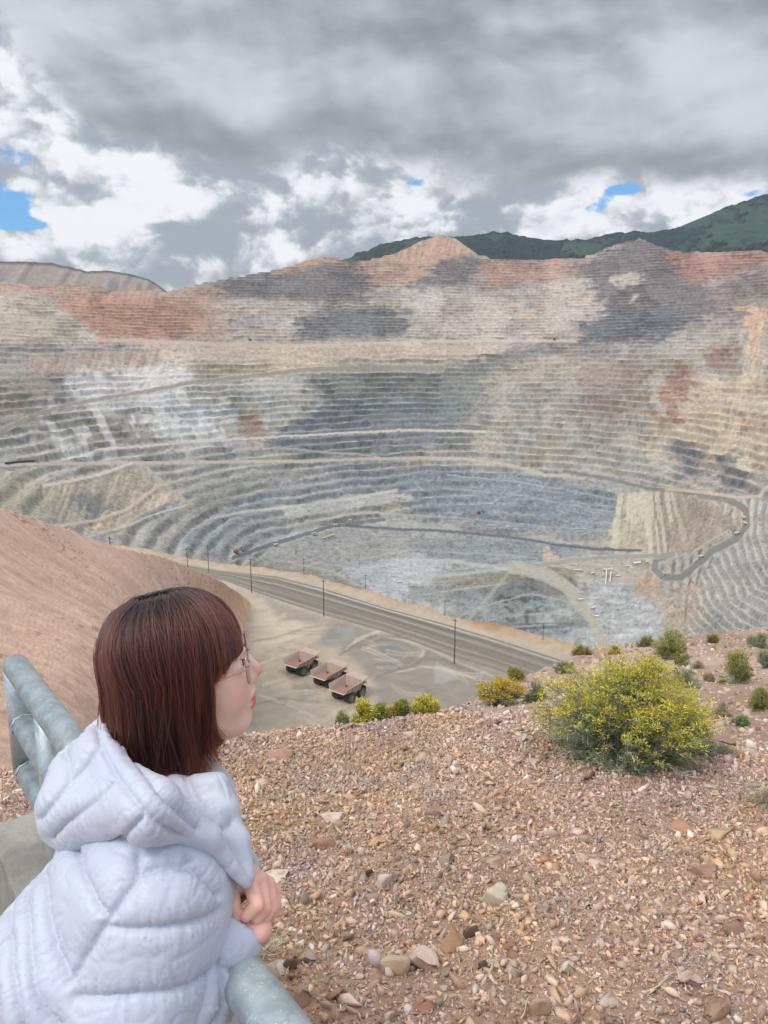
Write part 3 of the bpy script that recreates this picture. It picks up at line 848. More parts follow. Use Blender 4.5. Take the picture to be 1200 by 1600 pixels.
def stroke(c_, pl, wd, s=0.8):
    global cp
    d = line_dist(gu2 + 1.5 * n1, gv2 + 1.0 * n1, pl)
    cp += (lin(c_) - cp) * ((1 - sstep(wd * 0.5 - 0.7, wd * 0.5 + 1.5, d)) * s * (0.75 + 0.25 * n2))[..., None]


paint((152, 144, 134), [(520, 965), (700, 1020), (900, 1080), (900, 1150), (600, 1150), (580, 1070), (560, 1040), (530, 1010), (500, 1000)], 9)
paint((206, 192, 170), [(395, 960), (470, 965), (490, 985), (420, 1010), (390, 1020)], 8)
paint((168, 158, 142), [(400, 930), (460, 950), (520, 968), (500, 975), (440, 965)], 5)
paint((158, 156, 150), [(488, 1006), (520, 985), (550, 978), (556, 990), (520, 1008)], 4)
paint((178, 168, 152), [(390, 1060), (440, 1075), (520, 1100), (520, 1140), (380, 1140)], 8)
paint((172, 168, 160), [(675, 1045), (700, 1040), (715, 1062), (680, 1070)], 3)
paint((160, 152, 140), [(435, 1048), (450, 1046), (466, 1060), (455, 1064)], 3)
paint((160, 152, 140), [(455, 1070), (480, 1068), (500, 1085), (470, 1092)], 3)
for k, rr in enumerate((0.55, 0.75, 0.95, 1.15)):
    th = np.linspace(-2.6, 2.2 - 0.2 * k, 26)
    stroke((206, 198, 184) if k % 2 == 0 else (132, 124, 114), np.stack([602 + 58 * rr * np.cos(th) * (1 + 0.10 * np.sin(2.3 * th + k)), 1019 + 24 * rr * np.sin(th) * (1 + 0.12 * np.cos(1.7 * th + 2 * k))], 1), 2.4 + (k % 2), .6)
paint((138, 136, 134), [(590, 1008), (620, 1006), (640, 1020), (622, 1032), (596, 1026)], 4, .9, 3)
for pl, wd, c_ in [([(540, 1012), (560, 998), (590, 988), (600, 980)], 4, (206, 198, 184)), ([(530, 1022), (560, 1003), (588, 992)], 3, (128, 120, 110)), ([(395, 1004), (430, 996), (470, 984), (520, 975)], 3, (160, 148, 130)),
                     ([(400, 1008), (440, 1000), (480, 990)], 3, (214, 202, 182)), ([(410, 1070), (450, 1060), (480, 1048)], 3, (210, 198, 178)), ([(400, 1100), (440, 1090), (500, 1098)], 3, (150, 140, 124)), ([(620, 1050), (660, 1040), (700, 1046), (760, 1066)], 3, (200, 192, 178)),
                     ([(590, 1060), (620, 1045), (650, 1030), (690, 1030), (740, 1050)], 4, (134, 126, 116)), ([(405, 1085), (450, 1100), (490, 1120)], 3, (208, 194, 172)), ([(640, 1000), (680, 1018), (720, 1036), (770, 1056)], 3, (192, 184, 170)), ([(400, 1040), (425, 1030), (450, 1022)], 3, (212, 200, 182))]:
    stroke(c_, pl, wd)
rt = np.random.default_rng(8)
for k in range(46):
    u0, v0 = rt.uniform(395, 760), rt.uniform(960, 1120)
    if v0 < np.interp(u0, *np.array(RL, float).T) + 10: continue
    an = rt.normal(-0.25 if u0 < 560 else 0.45, 0.35); ln_ = rt.uniform(25, 90); bd = rt.normal(0, 0.25)
    pl = [(u0 + ln_ * f * math.cos(an + bd * f), v0 + 0.55 * ln_ * f * math.sin(an + bd * f)) for f in np.linspace(-.5, .5, 7)]
    cc_ = [(212, 202, 184), (136, 128, 116), (204, 190, 168), (150, 142, 130)][k % 4]
    stroke(cc_, pl, rt.uniform(1.2, 2.4), .55)
    stroke(cc_, [(a_, b_ + 4.5) for a_, b_ in pl], rt.uniform(1.2, 2.0), .5)
cp += (lin((190, 160, 130)) - cp) * (berm_ * 0.9)[..., None] * np.ones(3)
cp += (lin((168, 116, 72)) - cp) * (berm_ * (1 - sstep(-8, 8, np.abs(gu2 - 790) - 55)) * 0.8 * sstep(-0.3, 0.3, n1))[..., None]
cp *= (1 + 0.12 * berm_ * n2)[..., None]
bks = []
for dy, dz in ((6, -2.5), (40, -34), (260, -330)):
    b_ = Pp[-1].copy(); b_[:, 1] += dy; b_[:, 2] += dz; bks.append(b_)
m_yard = vcol_mat('yard_dirt', var=0.14, scale=0.25, bump=0.5, bscale=0.25, bdist=0.6)
o = mesh_np('mine_yard_ground', np.concatenate([Pp.reshape(-1, 3)] + bks), grid_faces(nr + 3, len(us)), np.concatenate([cp.reshape(-1, 3)] + [cp[-1]] * 3) * 0.80, m_yard)
tag(o, 'beige graded dirt yard with curved tyre tracks below the viewpoint', 'ground', kind='structure')

# the haul road itself, a sheet just above the yard
us = np.arange(150, 1200, 2.0); nr = 60
t2 = np.linspace(0, 1, nr)[:, None] + 0 * us[None]
ru = np.interp(us, *np.array(RU, float).T)[None]; rl = np.interp(us, *np.array(RL, float).T)[None]
gu2 = np.broadcast_to(us, t2.shape); gv2 = rl + (ru - rl) * t2
Pr = at_z(gu2, gv2, ZP)
Pr[..., 2] += 0.12 + 0.35 * np.sin(np.clip(t2, 0, 1) * math.pi) ** 0.5
sx = Pr[..., 0] * 0.78 - Pr[..., 1] * 0.62
lane = t2 * 1.0 + 0.012 * vnoise(sx / 60, sx * 0, seed=5)
n1 = fbm(sx / 90, lane * 26, oct=3, seed=61); n2 = fbm(sx / 30, lane * 60, oct=3, seed=62)
cr_ = np.empty(gu2.shape + (3,)); cr_[:] = lin((140, 132, 120))
cr_ *= (1 + 0.28 * n1 + 0.14 * n2)[..., None]
for c_, w_, k_, s_ in ((0.10, .035, (176, 166, 150), .8), (0.30, .03, (186, 176, 160), .6), (0.52, .04, (112, 105, 96), .7), (0.64, .025, (190, 180, 164), .6), (0.78, .05, (110, 104, 96), .7), (0.90, .03, (208, 198, 182), .85), (0.42, .03, (118, 110, 100), .5), (0.2, .03, (120, 112, 102), .5)):
    a_ = np.exp(-((lane - c_) / w_) ** 2) * s_ * (0.7 + 0.5 * vnoise(sx / 70, lane * 3, seed=int(c_ * 100)))
    cr_ += (lin(k_) - cr_) * np.clip(a_, 0, 1)[..., None]
m_road = vcol_mat('haul_road_dirt', var=0.12, scale=0.3, bump=0.3, bscale=0.3, bdist=0.4)
o = mesh_np('haul_road', Pr.reshape(-1, 3), grid_faces(nr, len(us)), cr_.reshape(-1, 3) * 0.80, m_road)
tag(o, 'wide grey dirt haul road with long tyre tracks along the pit edge', 'road', kind='structure')

# ------------------------------------------------------------------ haul trucks, seen from behind
M = {}
M['tray'] = simple('tray_steel', (178, 158, 146), 0.7, 0.0, 0.22, 0.6, 0.3, 1.2)
M['tray_rust'] = simple('tray_floor', (158, 118, 98), 0.8, 0.0, 0.22, 0.5)
M['lip'] = simple('tray_lip', (212, 206, 204), 0.45, 0.3, 0.10, 0.5)
M['truck_dark'] = simple('truck_frame', (58, 58, 54), 0.7, 0.0, 0.2, 0.6)
M['truck_yellow'] = simple('truck_paint', (190, 148, 78), 0.6, 0.0, 0.15, 0.6)
M['tyre'] = simple('tyre_rubber', (74, 76, 72), 0.9, 0.0, 0.15, 0.7)
M['rimsteel'] = simple('rim_steel', (126, 124, 112), 0.6, 0.2, 0.15, 0.9)
M['glass'] = simple('cab_glass', (40, 50, 56), 0.1, 0.0, 0.1, 1.0)


def wheel(root, x, y, r, w):
    o = MB()
    n = 24
    prof = [(0.62, -w / 2 + .12), (0.93, -w / 2), (1.0, -w / 2 + 0.18), (1.0, w / 2 - 0.18), (0.93, w / 2), (0.62, w / 2 - .12)]
    V = []; F = []
    for a in range(n):
        th = a / n * 2 * math.pi
        for k, (rr, yy) in enumerate(prof):
            lug = 0.985 if (a % 2 and 1 < k < 4) else 1.0
            V.append((math.cos(th) * rr * r * lug, yy, math.sin(th) * rr * r * lug))
    m = len(prof)
    for a in range(n):
        b = (a + 1) % n
        for k in range(m):
            k2 = (k + 1) % m
            F.append([a * m + k, b * m + k, b * m + k2, a * m + k2])
    o.add(np.array(V) + np.array([x, y, r]), F)
    wh = o.build('wheel', M['tyre'], root)
    q_ = MB()
    for s_ in (-1, 1):
        ring = [(math.cos(a / n * 2 * math.pi) * rr * r, s_ * yy, math.sin(a / n * 2 * math.pi) * rr * r) for rr, yy in ((0.62, w / 2 - .12), (0.50, w / 2 - .28), (0.22, w / 2 - .26), (0.18, w / 2 - .05)) for a in range(n)]
        F2 = [[k * n + a, k * n + (a + 1) % n, (k + 1) * n + (a + 1) % n, (k + 1) * n + a] for k in range(3) for a in range(n)] + [[3 * n + a for a in range(n)]]
        q_.add(np.array(ring) + np.array([x, y, r]), F2)
    q_.build('rim', M['rimsteel'], wh)


def make_truck():
    root = empty('haul_truck')
    # x forward, y left; the tray reaches back over the rear axle
    fr = MB(); fr.box((0.2, 0, 2.6), (11.5, 2.6, 1.2)); fr.box((-3.2, 0, 2.0), (1.4, 5.0, 1.5)); fr.box((4.2, 0, 2.3), (1.2, 6.0, 1.0))
    fr.box((5.9, 0, 3.0), (1.0, 7.4, 1.4)); fr.box((-4.9, 0, 2.9), (0.8, 3.4, 0.8))
    fr.tube([(0.8, 2.2, 2.2), (0.8, 3.4, 2.2)], 0.7, 14); fr.tube([(-2.0, -1.6, 2.4), (1.0, -1.9, 4.2)], 0.3, 10); fr.tube([(-2.0, 1.6, 2.4), (1.0, 1.9, 4.2)], 0.3, 10)
    fr.build('frame', M['truck_dark'], root)
    for y in (-3.55, 3.55): wheel(root, 3.6, y, 1.95, 1.5)
    for y in (-3.9, -2.25, 2.25, 3.9): wheel(root, -3.2, y, 1.95, 1.45)
    en = MB(); en.box((6.0, 0, 4.2), (1.6, 3.6, 2.0)); en.box((5.0, 0, 5.25), (3.2, 8.2, 0.25)); en.box((6.85, 0, 4.1), (0.12, 3.0, 1.6))
    en.build('hood', M['truck_yellow'], root)
    cb = MB(); cb.box((5.2, 2.5, 6.25), (2.0, 2.4, 1.8)); c_ = cb.build('cab', M['truck_yellow'], root, bevel=0.08)
    gl = MB(); gl.box((6.22, 2.5, 6.4), (0.06, 2.1, 1.0)); gl.box((5.2, 3.72, 6.4), (1.6, 0.06, 1.0)); gl.build('window', M['glass'], c_)
    for y0, y1, x0, x1 in ((-4.0, 1.0, 6.5, 6.5), (-4.0, -4.0, 4.0, 6.5), (4.05, 4.05, 4.0, 6.5)):
        rl_ = MB()
        rl_.tube([(x0, y0, 6.3), (x1, y1, 6.3)], 0.06, 6)
        for k in range(4):
            f = k / 3; rl_.tube([(x0 + (x1 - x0) * f, y0 + (y1 - y0) * f, 5.35), (x0 + (x1 - x0) * f, y0 + (y1 - y0) * f, 6.3)], 0.05, 6)
        rl_.build('handrail', M['truck_yellow'], root)
    # tray: floor rises to the tail, side walls flare, canopy over the cab
    tr = MB()
    T = 0.22
    fl0, fl1 = (2.6, 3.4), (-7.0, 4.75)                      # (x, z) of the floor at the headboard and at the tail
    w0, w1 = 3.55, 3.9; top0, top1 = 7.0, 6.9
    Wt = 4.75

    def panel(q):
        q = np.array(q, float)
        nrm = np.cross(q[1] - q[0], q[3] - q[0]); nrm /= np.linalg.norm(nrm)
        tr.hexa(np.concatenate([q - nrm * T / 2, q + nrm * T / 2]))
    for s_ in (-1, 1):
        panel([(fl1[0], s_ * w1, fl1[1]), (fl0[0], s_ * w0, fl0[1]), (3.2, s_ * Wt, top0), (-6.3, s_ * Wt, 6.5)])
        rb = [(-5.0, .9), (-2.6, .7), (-.2, .5), (2.0, .3)]
        for xx, _ in rb:
            f = (fl0[0] - xx) / (fl0[0] - fl1[0]); zz = fl0[1] + (fl1[1] - fl0[1]) * f; wz = w0 + (w1 - w0) * f
            tr.hexa([(xx - .18, s_ * (wz + .1), zz), (xx + .18, s_ * (wz + .1), zz), (xx + .18, s_ * (wz + .38), zz + .1), (xx - .18, s_ * (wz + .38), zz + .1),
                     (xx - .18, s_ * (Wt + .02), 6.35), (xx + .18, s_ * (Wt + .02), 6.35), (xx + .18, s_ * (Wt + .25), 6.35), (xx - .18, s_ * (Wt + .25), 6.35)])
        tr.tube([(3.3, s_ * (Wt + .05), top0), (-6.4, s_ * (Wt + .05), 6.5)], 0.2, 8)
    panel([(fl0[0], -w0, fl0[1]), (fl0[0], w0, fl0[1]), (3.6, Wt, top0 + .1), (3.6, -Wt, top0 + .1)])
    panel([(3.5, -Wt, 7.1), (3.5, Wt, 7.1), (7.3, Wt * .96, 7.45), (7.3, -Wt * .96, 7.45)])
    t_ = tr.build('dump_tray', M['tray'], root)
    fl = MB(); tr = fl
    panel([(fl1[0], -w1, fl1[1]), (fl1[0], w1, fl1[1]), (fl0[0] - .15, w0, fl0[1]), (fl0[0] - .15, -w0, fl0[1])])
    fl.build('tray_floor', M['tray_rust'], t_)
    lp = MB(); tr = lp
    panel([(-7.9, -w1 * 1.08, 5.0), (-7.9, w1 * 1.08, 5.0), (fl1[0] - .02, w1 * 1.02, fl1[1]), (fl1[0] - .02, -w1 * 1.02, fl1[1])])
    lp.build('tail_lip', M['lip'], t_)
    for s_ in (-1, 1):
        mf = MB(); mf.box((-4.3, s_ * 3.0, 3.0), (0.12, 1.4, 1.0)); mf.build('mud_flap', M['truck_dark'], root)
    return root


def copy_tree(o, parent=None):
    c = o.copy(); COL.objects.link(c)
    if parent is not None:
        c.parent = parent; c.matrix_parent_inverse = o.matrix_parent_inverse.copy()
    for ch_ in list(o.children): copy_tree(ch_, c)
    return c


# rear right and front right top corners of the trays in the photograph
tp = [((467.5, 1039.5), (503.7, 1019.7)), ((512.2, 1058.7), (546.1, 1036.7)), ((542.6, 1080.7), (578.7, 1059.4))]
tl = ['dusty mine dump truck with empty tray, leftmost and farthest of the three parked trucks', 'dusty mine dump truck with empty tray, parked between the two other trucks', 'dusty mine dump truck with empty tray, partly behind the yellow bush']
truck0 = make_truck()
for i, ((ru_, rv_), (fu_, fv_)) in enumerate(tp):
    a_ = at_z(ru_, rv_, ZP + 6.2); b_ = at_z(fu_, fv_, ZP + 6.9)
    h_ = math.atan2(b_[1] - a_[1], b_[0] - a_[0])
    if i == 0: print('truck side length', np.linalg.norm(b_ - a_), 'heading', math.degrees(h_))
    o = truck0 if i == 0 else copy_tree(truck0)
    s_ = 1.0
    h_ = math.radians(52)
    # rear right corner of the tray is local (-6.4, -4.8)
    o.rotation_euler = (0, 0, h_)
    o.location = (a_[0] - (-6.4 * math.cos(h_) + 4.8 * math.sin(h_)), a_[1] - (-6.4 * math.sin(h_) - 4.8 * math.cos(h_)), ZP + 0.15)
    tag(o, tl[i], 'dump truck', 'dump trucks parked in the yard')

# ------------------------------------------------------------------ power poles along the haul road
m_pole = simple('pole_wood', (84, 78, 72), 0.9, 0.0, 0.2, 1.0)
poles = [((710, 1036), 967, 'yard', 'tallest dark power pole, on the near side of the haul road'), ((506, 963), 906, 'yard', 'dark power pole beside the bend of the haul road above the trucks'),
         ((393, 926), 872, 'yard', 'dark power pole at the start of the haul road by the dirt hill'), ((695, 966), 937, 'berm', 'thin power pole on the berm just above the tallest pole'),
         ((571, 926), 897, 'berm', 'thin power pole on the berm by the pale grey pit floor patch'), ((848, 1004), 974, 'berm', 'thin power pole on the berm near the far right end of the road'),
         ((475, 902), 872, 'berm', 'thin power pole on the berm above the leftmost parked truck'), ((326, 890), 851, 'hill', 'thin power pole rising from behind the right end of the dirt hill'),
         ((293, 884), 856, 'hill', 'short thin power pole behind the dirt hill crest, left of a taller one'), ((172, 852), 838, 'hill', 'tiny power pole on the crest of the dirt hill at the left')]
for (u_, v_), vt, where, lab in poles:
    if where == 'hill':
        d_ = np.exp(hill_y(u_, v_ - 8)) + 25; b_ = at_y(u_, v_, d_)
    elif where == 'berm':
        b_ = at_z(u_, v_, ZP); b_ = b_ * np.array([1, 1, 1]); b_[2] -= 0.5
    else:
        b_ = at_z(u_, v_, ZP)
    top = at_y(u_, vt, b_[1])
    h_ = top[2] - b_[2]
    p = MB(); r_ = 0.28 if where == 'yard' else 0.17
    p.tube([(0, 0, -1), (0, 0, h_ * .5), (0, 0, h_)], [r_, r_ * .85, r_ * .65], 8)
    root = empty('power_pole', tuple(b_))
    p.build('post', m_pole, root)
    c_ = MB(); c_.box((0.0, 0.16, h_ - 0.9), (2.6 if where == 'yard' else 1.6, 0.16, 0.2), Matrix.Rotation(math.radians(-35), 3, 'Z'))
    x_ = c_.build('crossarm', m_pole, root)
    for k in (-1, 0, 1):
        i_ = MB()
        i_.tube([(k * 0.9 * math.cos(-.61), k * .9 * math.sin(-.61) + .16, h_ - .8), (k * 0.9 * math.cos(-.61), k * .9 * math.sin(-.61) + .16, h_ - .45)], 0.08, 6)
        i_.build('insulator', m_pole, x_)
    tag(root, lab, 'power pole', 'power poles along the haul road')
# ------------------------------------------------------------------ dirt slope with scrub on the right
SL_SKY = [(560, 1180), (640, 1130), (690, 1102), (720, 1092), (760, 1079), (810, 1058), (870, 1034), (905, 1020), (940, 1009), (1000, 1000), (1060, 990), (1130, 984), (1200, 977), (1300, 965), (1500, 940)]
SLC = np.array([(640, 1130, 6.5), (700, 1098, 7.8), (760, 1080, 9.5), (870, 1035, 14), (940, 1010, 18), (1060, 990, 22), (1200, 978, 25), (1400, 955, 28), (760, 1110, 6.6), (900, 1090, 7.6), (1000, 1090, 7.9), (1000, 1045, 12), (1100, 1040, 12.5), (1200, 1040, 12), (1100, 1090, 7.8), (1200, 1120, 6.2), (1400, 1120, 5.8),
                (640, 1200, 4.6), (760, 1200, 4.5), (900, 1200, 4.4), (1050, 1200, 4.3), (1200, 1210, 4.2), (1400, 1220, 4.1), (1200, 1000, 20), (1150, 1140, 5.6), (1000, 1130, 5.7)], float)
sl_y = rbf_fit(SLC[:, :2], np.log(SLC[:, 2]), 1e-3)
us = np.arange(560, 1500, 1.6); nr = 200
sk = np.interp(us, *np.array(SL_SKY, float).T) + 1.8 * fbm(us / 14, us * 0, oct=4, seed=2)
gu2 = np.broadcast_to(us, (nr, len(us))).copy(); t2 = np.linspace(0, 1, nr)[:, None] + 0 * gu2
gv2 = 1225 + (sk[None] - 1225) * t2
Ps = at_y(gu2, gv2, np.exp(sl_y(gu2, gv2)))
Ps[..., 2] -= 0.05
sx, sy, sz = Ps[..., 0].copy(), Ps[..., 1].copy(), Ps[..., 2].copy()
n1 = fbm(sx / 1.3, sy / 1.3, oct=5, seed=81); n2 = fbm(sx / .25, sy / .3, oct=4, seed=82); n3 = fbm(sx / 4, sy / 4, oct=3, seed=83)
Ps[..., 2] += 0.05 * n1 + 0.025 * n2 + 0.10 * n3
cs = np.empty(gu2.shape + (3,)); cs[:] = lin((188, 160, 142))
cs *= (1 + 0.12 * n1 + 0.14 * n2)[..., None]
cs += (lin((212, 190, 174)) - cs) * (0.55 * sstep(0.0, 0.45, n3 + 0.4 * n1))[..., None]
cs += (lin((152, 120, 102)) - cs) * (0.5 * sstep(0.1, 0.45, -n3 + 0.3 * n2))[..., None]
bk1 = Ps[-1].copy(); bk1[:, 1] += 0.8; bk1[:, 2] -= 0.5
bk2 = Ps[-1].copy(); bk2[:, 1] += 12; bk2[:, 2] -= 14
m_slope = vcol_mat('slope_soil', var=0.2, scale=9, bump=0.8, bscale=14, bdist=0.04)
o = mesh_np('dirt_slope', np.concatenate([Ps.reshape(-1, 3), bk1, bk2]), grid_faces(nr + 2, len(us)), np.concatenate([cs.reshape(-1, 3), cs[-1], cs[-1]]) * 0.85, m_slope)
tag(o, 'reddish brown dirt slope dotted with scrub beyond the gravel', 'hill', kind='structure')


def slope_at(u, v):
    i = int(np.clip(round((u - 560) / 1.6), 0, len(us_sl) - 1))
    vv = proj(Ps[:, i])[1]
    return Ps[int(np.argmin(np.abs(vv - v))), i].copy()


us_sl = us

# ------------------------------------------------------------------ the gravel mound at the viewpoint
CRX = np.array([(-7, 2.6), (-4, 3.3), (-2.2, 3.85), (-0.8, 4.42), (0.35, 4.8), (0.95, 4.72), (1.6, 4.5), (2.2, 4.1), (4, 3.7), (7, 3.2)])


def ground_z(x, y, fine=True):
    yc = np.interp(x, CRX[:, 0], CRX[:, 1])
    z = 0.15 - 0.13 * y
    e = np.maximum(y - yc + 0.25, 0)
    z = z - 0.95 * e ** 2 / (e + 0.6)
    z = z + 0.035 * fbm(np.asarray(x) / 0.9, np.asarray(y) / 0.9, oct=3, seed=5)
    if fine:
        z = z + 0.014 * fbm(np.asarray(x) / 0.12, np.asarray(y) / 0.12, oct=3, seed=6)
    return z


gx = np.concatenate([np.linspace(-9, -3.3, 60), np.arange(-3.28, 3.6, 0.012), np.linspace(3.62, 9, 60)])
gyy = np.concatenate([np.linspace(-4, 1.25, 60), np.arange(1.26, 5.4, 0.012), np.linspace(5.42, 14, 60)])
GX, GY = np.meshgrid(gx, gyy)
GZ = ground_z(GX, GY)
cg = np.empty(GX.shape + (3,))
n1 = fbm(GX / 0.5, GY / 0.5, oct=4, seed=85); n2 = fbm(GX / 0.03, GY / 0.03, oct=3, seed=86)
cg[:] = lin((206, 170, 148))
cg *= (1 + 0.2 * n1 + 0.35 * n2)[..., None]
m_gr = vcol_mat('gravel_bed', var=0.35, scale=90, bump=1.0, bscale=110, bdist=0.012)
o = mesh_np('ground', np.stack([GX, GY, GZ], -1).reshape(-1, 3), grid_faces(len(gyy), len(gx)), np.clip(cg.reshape(-1, 3) * 0.72, 0.01, .8), m_gr)
tag(o, 'tan gravel ground at the edge of the viewpoint', 'ground', kind='structure')

# stones: angular chips, every one its own shape class, size, turn and colour
PHI = (1 + 5 ** .5) / 2
ICO = np.array([(-1, PHI, 0), (1, PHI, 0), (-1, -PHI, 0), (1, -PHI, 0), (0, -1, PHI), (0, 1, PHI), (0, -1, -PHI), (0, 1, -PHI), (PHI, 0, -1), (PHI, 0, 1), (-PHI, 0, -1), (-PHI, 0, 1)]) / math.hypot(1, PHI)
ICF = np.array([(0, 11, 5), (0, 5, 1), (0, 1, 7), (0, 7, 10), (0, 10, 11), (1, 5, 9), (5, 11, 4), (11, 10, 2), (10, 7, 6), (7, 1, 8), (3, 9, 4), (3, 4, 2), (3, 2, 6), (3, 6, 8), (3, 8, 9), (4, 9, 5), (2, 4, 11), (6, 2, 10), (8, 6, 7), (9, 8, 1)])
PAL = lin(np.array([(216, 182, 140), (206, 166, 122), (224, 198, 164), (210, 184, 168), (196, 172, 160), (234, 220, 206), (240, 230, 218), (172, 162, 154), (146, 138, 132), (128, 98, 82), (158, 118, 94), (178, 124, 86), (220, 192, 178), (200, 186, 170)]))
PW_near = np.array([15, 11, 13, 9, 7, 8, 4, 7, 5, 6, 6, 3, 7, 8], float)
PW_far = np.array([7, 4, 11, 15, 12, 9, 4, 7, 5, 5, 6, 3, 18, 9], float)


def rand_rot(n, rng, tilt=0.6):
    q_ = rng.normal(size=(n, 4)) * np.array([1, tilt, tilt, 1]); q_ /= np.linalg.norm(q_, axis=1)[:, None]
    w, x, y, z = q_.T
    return np.stack([np.stack([1 - 2 * (y * y + z * z), 2 * (x * y - z * w), 2 * (x * z + y * w)], -1), np.stack([2 * (x * y + z * w), 1 - 2 * (x * x + z * z), 2 * (y * z - x * w)], -1), np.stack([2 * (x * z - y * w), 2 * (y * z + x * w), 1 - 2 * (x * x + y * y)], -1)], -2)


def stones(n, rng, xr, yr, size, sink=0.15):
    x = rng.uniform(*xr, n); y = rng.uniform(*yr, n)
    # thin out what the view can never see
    r = size(n, x, y)
    shp = np.broadcast_to(ICO[None], (n, 12, 3)) * rng.uniform(0.75, 1.2, (n, 12, 1)) * 1.4
    for _ in range(6):                                        # flat broken faces
        dv = rng.normal(size=(n, 3)); dv /= np.linalg.norm(dv, axis=1)[:, None]
        over_ = np.maximum(np.einsum('nij,nj->ni', shp, dv) - rng.uniform(0.15, 0.62, (n, 1)), 0)
        shp = shp - over_[..., None] * dv[:, None]
    sc_ = np.stack([rng.uniform(0.9, 1.8, n), rng.uniform(0.6, 1.1, n), rng.uniform(0.35, 0.8, n)], -1)
    V = np.einsum('nij,nkj->nki', rand_rot(n, rng), shp * sc_[:, None] * (1.12 * r)[:, None, None])
    z = ground_z(x, y)
    V += np.stack([x, y, z + r * 0.25 - r * sink], -1)[:, None]
    far = np.clip((y - 2.2) / 2.0 + 0.25 * vnoise(x / .4, y / .4, seed=9), 0, 1)
    pw = PW_near[None] * (1 - far[:, None]) + PW_far[None] * far[:, None]
    pw = pw / pw.sum(1, keepdims=True)
    k = (pw.cumsum(1) < rng.uniform(size=(n, 1))).sum(1).clip(0, len(PAL) - 1)
    c = PAL[k] + (lin((208, 174, 152)) - PAL[k]) * rng.uniform(0.30, 0.62, (n, 1))
    c = c * rng.uniform(0.60, 1.22, (n, 1))
    pn = fbm(x / 0.45, y / 0.55, oct=3, seed=15)[:, None]
    c = c * (1 + 0.22 * pn) * (1 + np.clip(fbm(x / 0.35, y / 0.4, oct=3, seed=16), -1, 1)[:, None] * np.array([0.08, 0.0, -0.24]))
    return V, c, x, y


rg = np.random.default_rng(5)
Vs, Cs = [], []
for n_, sf in ((135000, lambda n, x, y: np.clip(rg.lognormal(math.log(0.0064), 0.38, n), 0.0035, 0.016) * (0.85 + 0.12 * np.clip(y - 1.5, 0, 4))),
               (12000, lambda n, x, y: np.clip(rg.lognormal(math.log(0.0125), 0.3, n), 0.008, 0.026)),
               (750, lambda n, x, y: np.clip(rg.lognormal(math.log(0.021), 0.28, n), 0.014, 0.036))):
    V_, c_, x_, y_ = stones(n_, rg, (-2.9, 3.1), (1.3, 5.05), sf)
    ang = np.abs(np.arctan2(x_, y_)) < 0.60
    Vs.append(V_[ang]); Cs.append(c_[ang])
for n_, sf in ((52000, lambda n, x, y: np.clip(rg.lognormal(math.log(0.0075), 0.4, n), 0.004, 0.02)), (2500, lambda n, x, y: np.clip(rg.lognormal(math.log(0.015), 0.3, n), 0.008, 0.03))):
    V_, c_, x_, y_ = stones(n_, rg, (-4.8, 4.8), (0.9, 4.9), sf)      # the margins beside the view
    ang = (np.abs(np.arctan2(x_, y_)) >= 0.60) & (np.hypot(x_, y_) > 0.8)
    Vs.append(V_[ang]); Cs.append(c_[ang])
V_ = np.concatenate(Vs); c_ = np.concatenate(Cs)
N_ = len(V_)
F_ = (ICF[None] + 12 * np.arange(N_)[:, None, None]).reshape(-1, 3)
cv = np.repeat(c_, 12, 0) * rg.uniform(0.9, 1.1, (N_ * 12, 1))
m_stone = vcol_mat('stone', rough=0.9, var=0.22, scale=220, bump=0.5, bscale=300, bdist=0.002)
o = mesh_np('gravel', V_.reshape(-1, 3), F_, np.clip(cv * 0.92, 0, .82), m_stone, smooth=False)
tag(o, 'loose tan, pink and cream gravel chips covering the ground', 'gravel', kind='stuff')
# coarser chips scattered over the slope beyond
xs_, ys_ = [], []
n_ = 9000
uu = rg.uniform(640, 1340, n_); tt = rg.uniform(0, 1, n_) ** 0.7
ii = np.clip(((uu - 560) / 1.6).astype(int), 0, len(us_sl) - 1); jj = (tt * (nr - 1)).astype(int)
base_ = Ps[jj, ii]
r_ = rg.lognormal(math.log(0.014), 0.5, n_).clip(0.006, 0.07) * (0.5 + base_[:, 1] / 12)
V_ = np.einsum('nij,nkj->nki', rand_rot(n_, rg), ICO[None] * rg.uniform(0.65, 1.2, (n_, 12, 1)) * np.array([1.2, .9, .6]) * r_[:, None, None]) + base_[:, None]
k = rg.choice(len(PAL), n_, p=PW_far / PW_far.sum())
o = mesh_np('gravel', V_.reshape(-1, 3), (ICF[None] + 12 * np.arange(n_)[:, None, None]).reshape(-1, 3), np.repeat(PAL[k] * 0.80, 12, 0), m_stone, smooth=False)
tag(o, 'scattered pinkish stones on the dirt slope beyond the gravel mound', 'gravel', kind='stuff')


# --- rocks big enough to pick out
def rock_mesh(seed, n=260, cuts=13):
    rng = np.random.default_rng(seed)
    bm = bmesh.new(); bmesh.ops.create_icosphere(bm, subdivisions=3, radius=1.0)
    co = np.array([v.co for v in bm.verts])
    for _ in range(cuts):                                     # flat broken faces
        d = rng.normal(size=3); d /= np.linalg.norm(d); h = rng.uniform(0.22, 0.66)
        s_ = co @ d; co -= np.maximum(s_ - h, 0)[:, None] * d
    co += 0.05 * np.stack([fbm(co[:, 0] * 2.2 + 7 * k, co[:, 1] * 2.2, co[:, 2] * 2.2, oct=3, seed=seed + k) for k in range(3)], -1)
    co -= (co.max(0) + co.min(0)) / 2; co /= np.abs(co).max(0)
    F = np.array([[v.index for v in f.verts] for f in bm.faces]); bm.free()
    return co, F


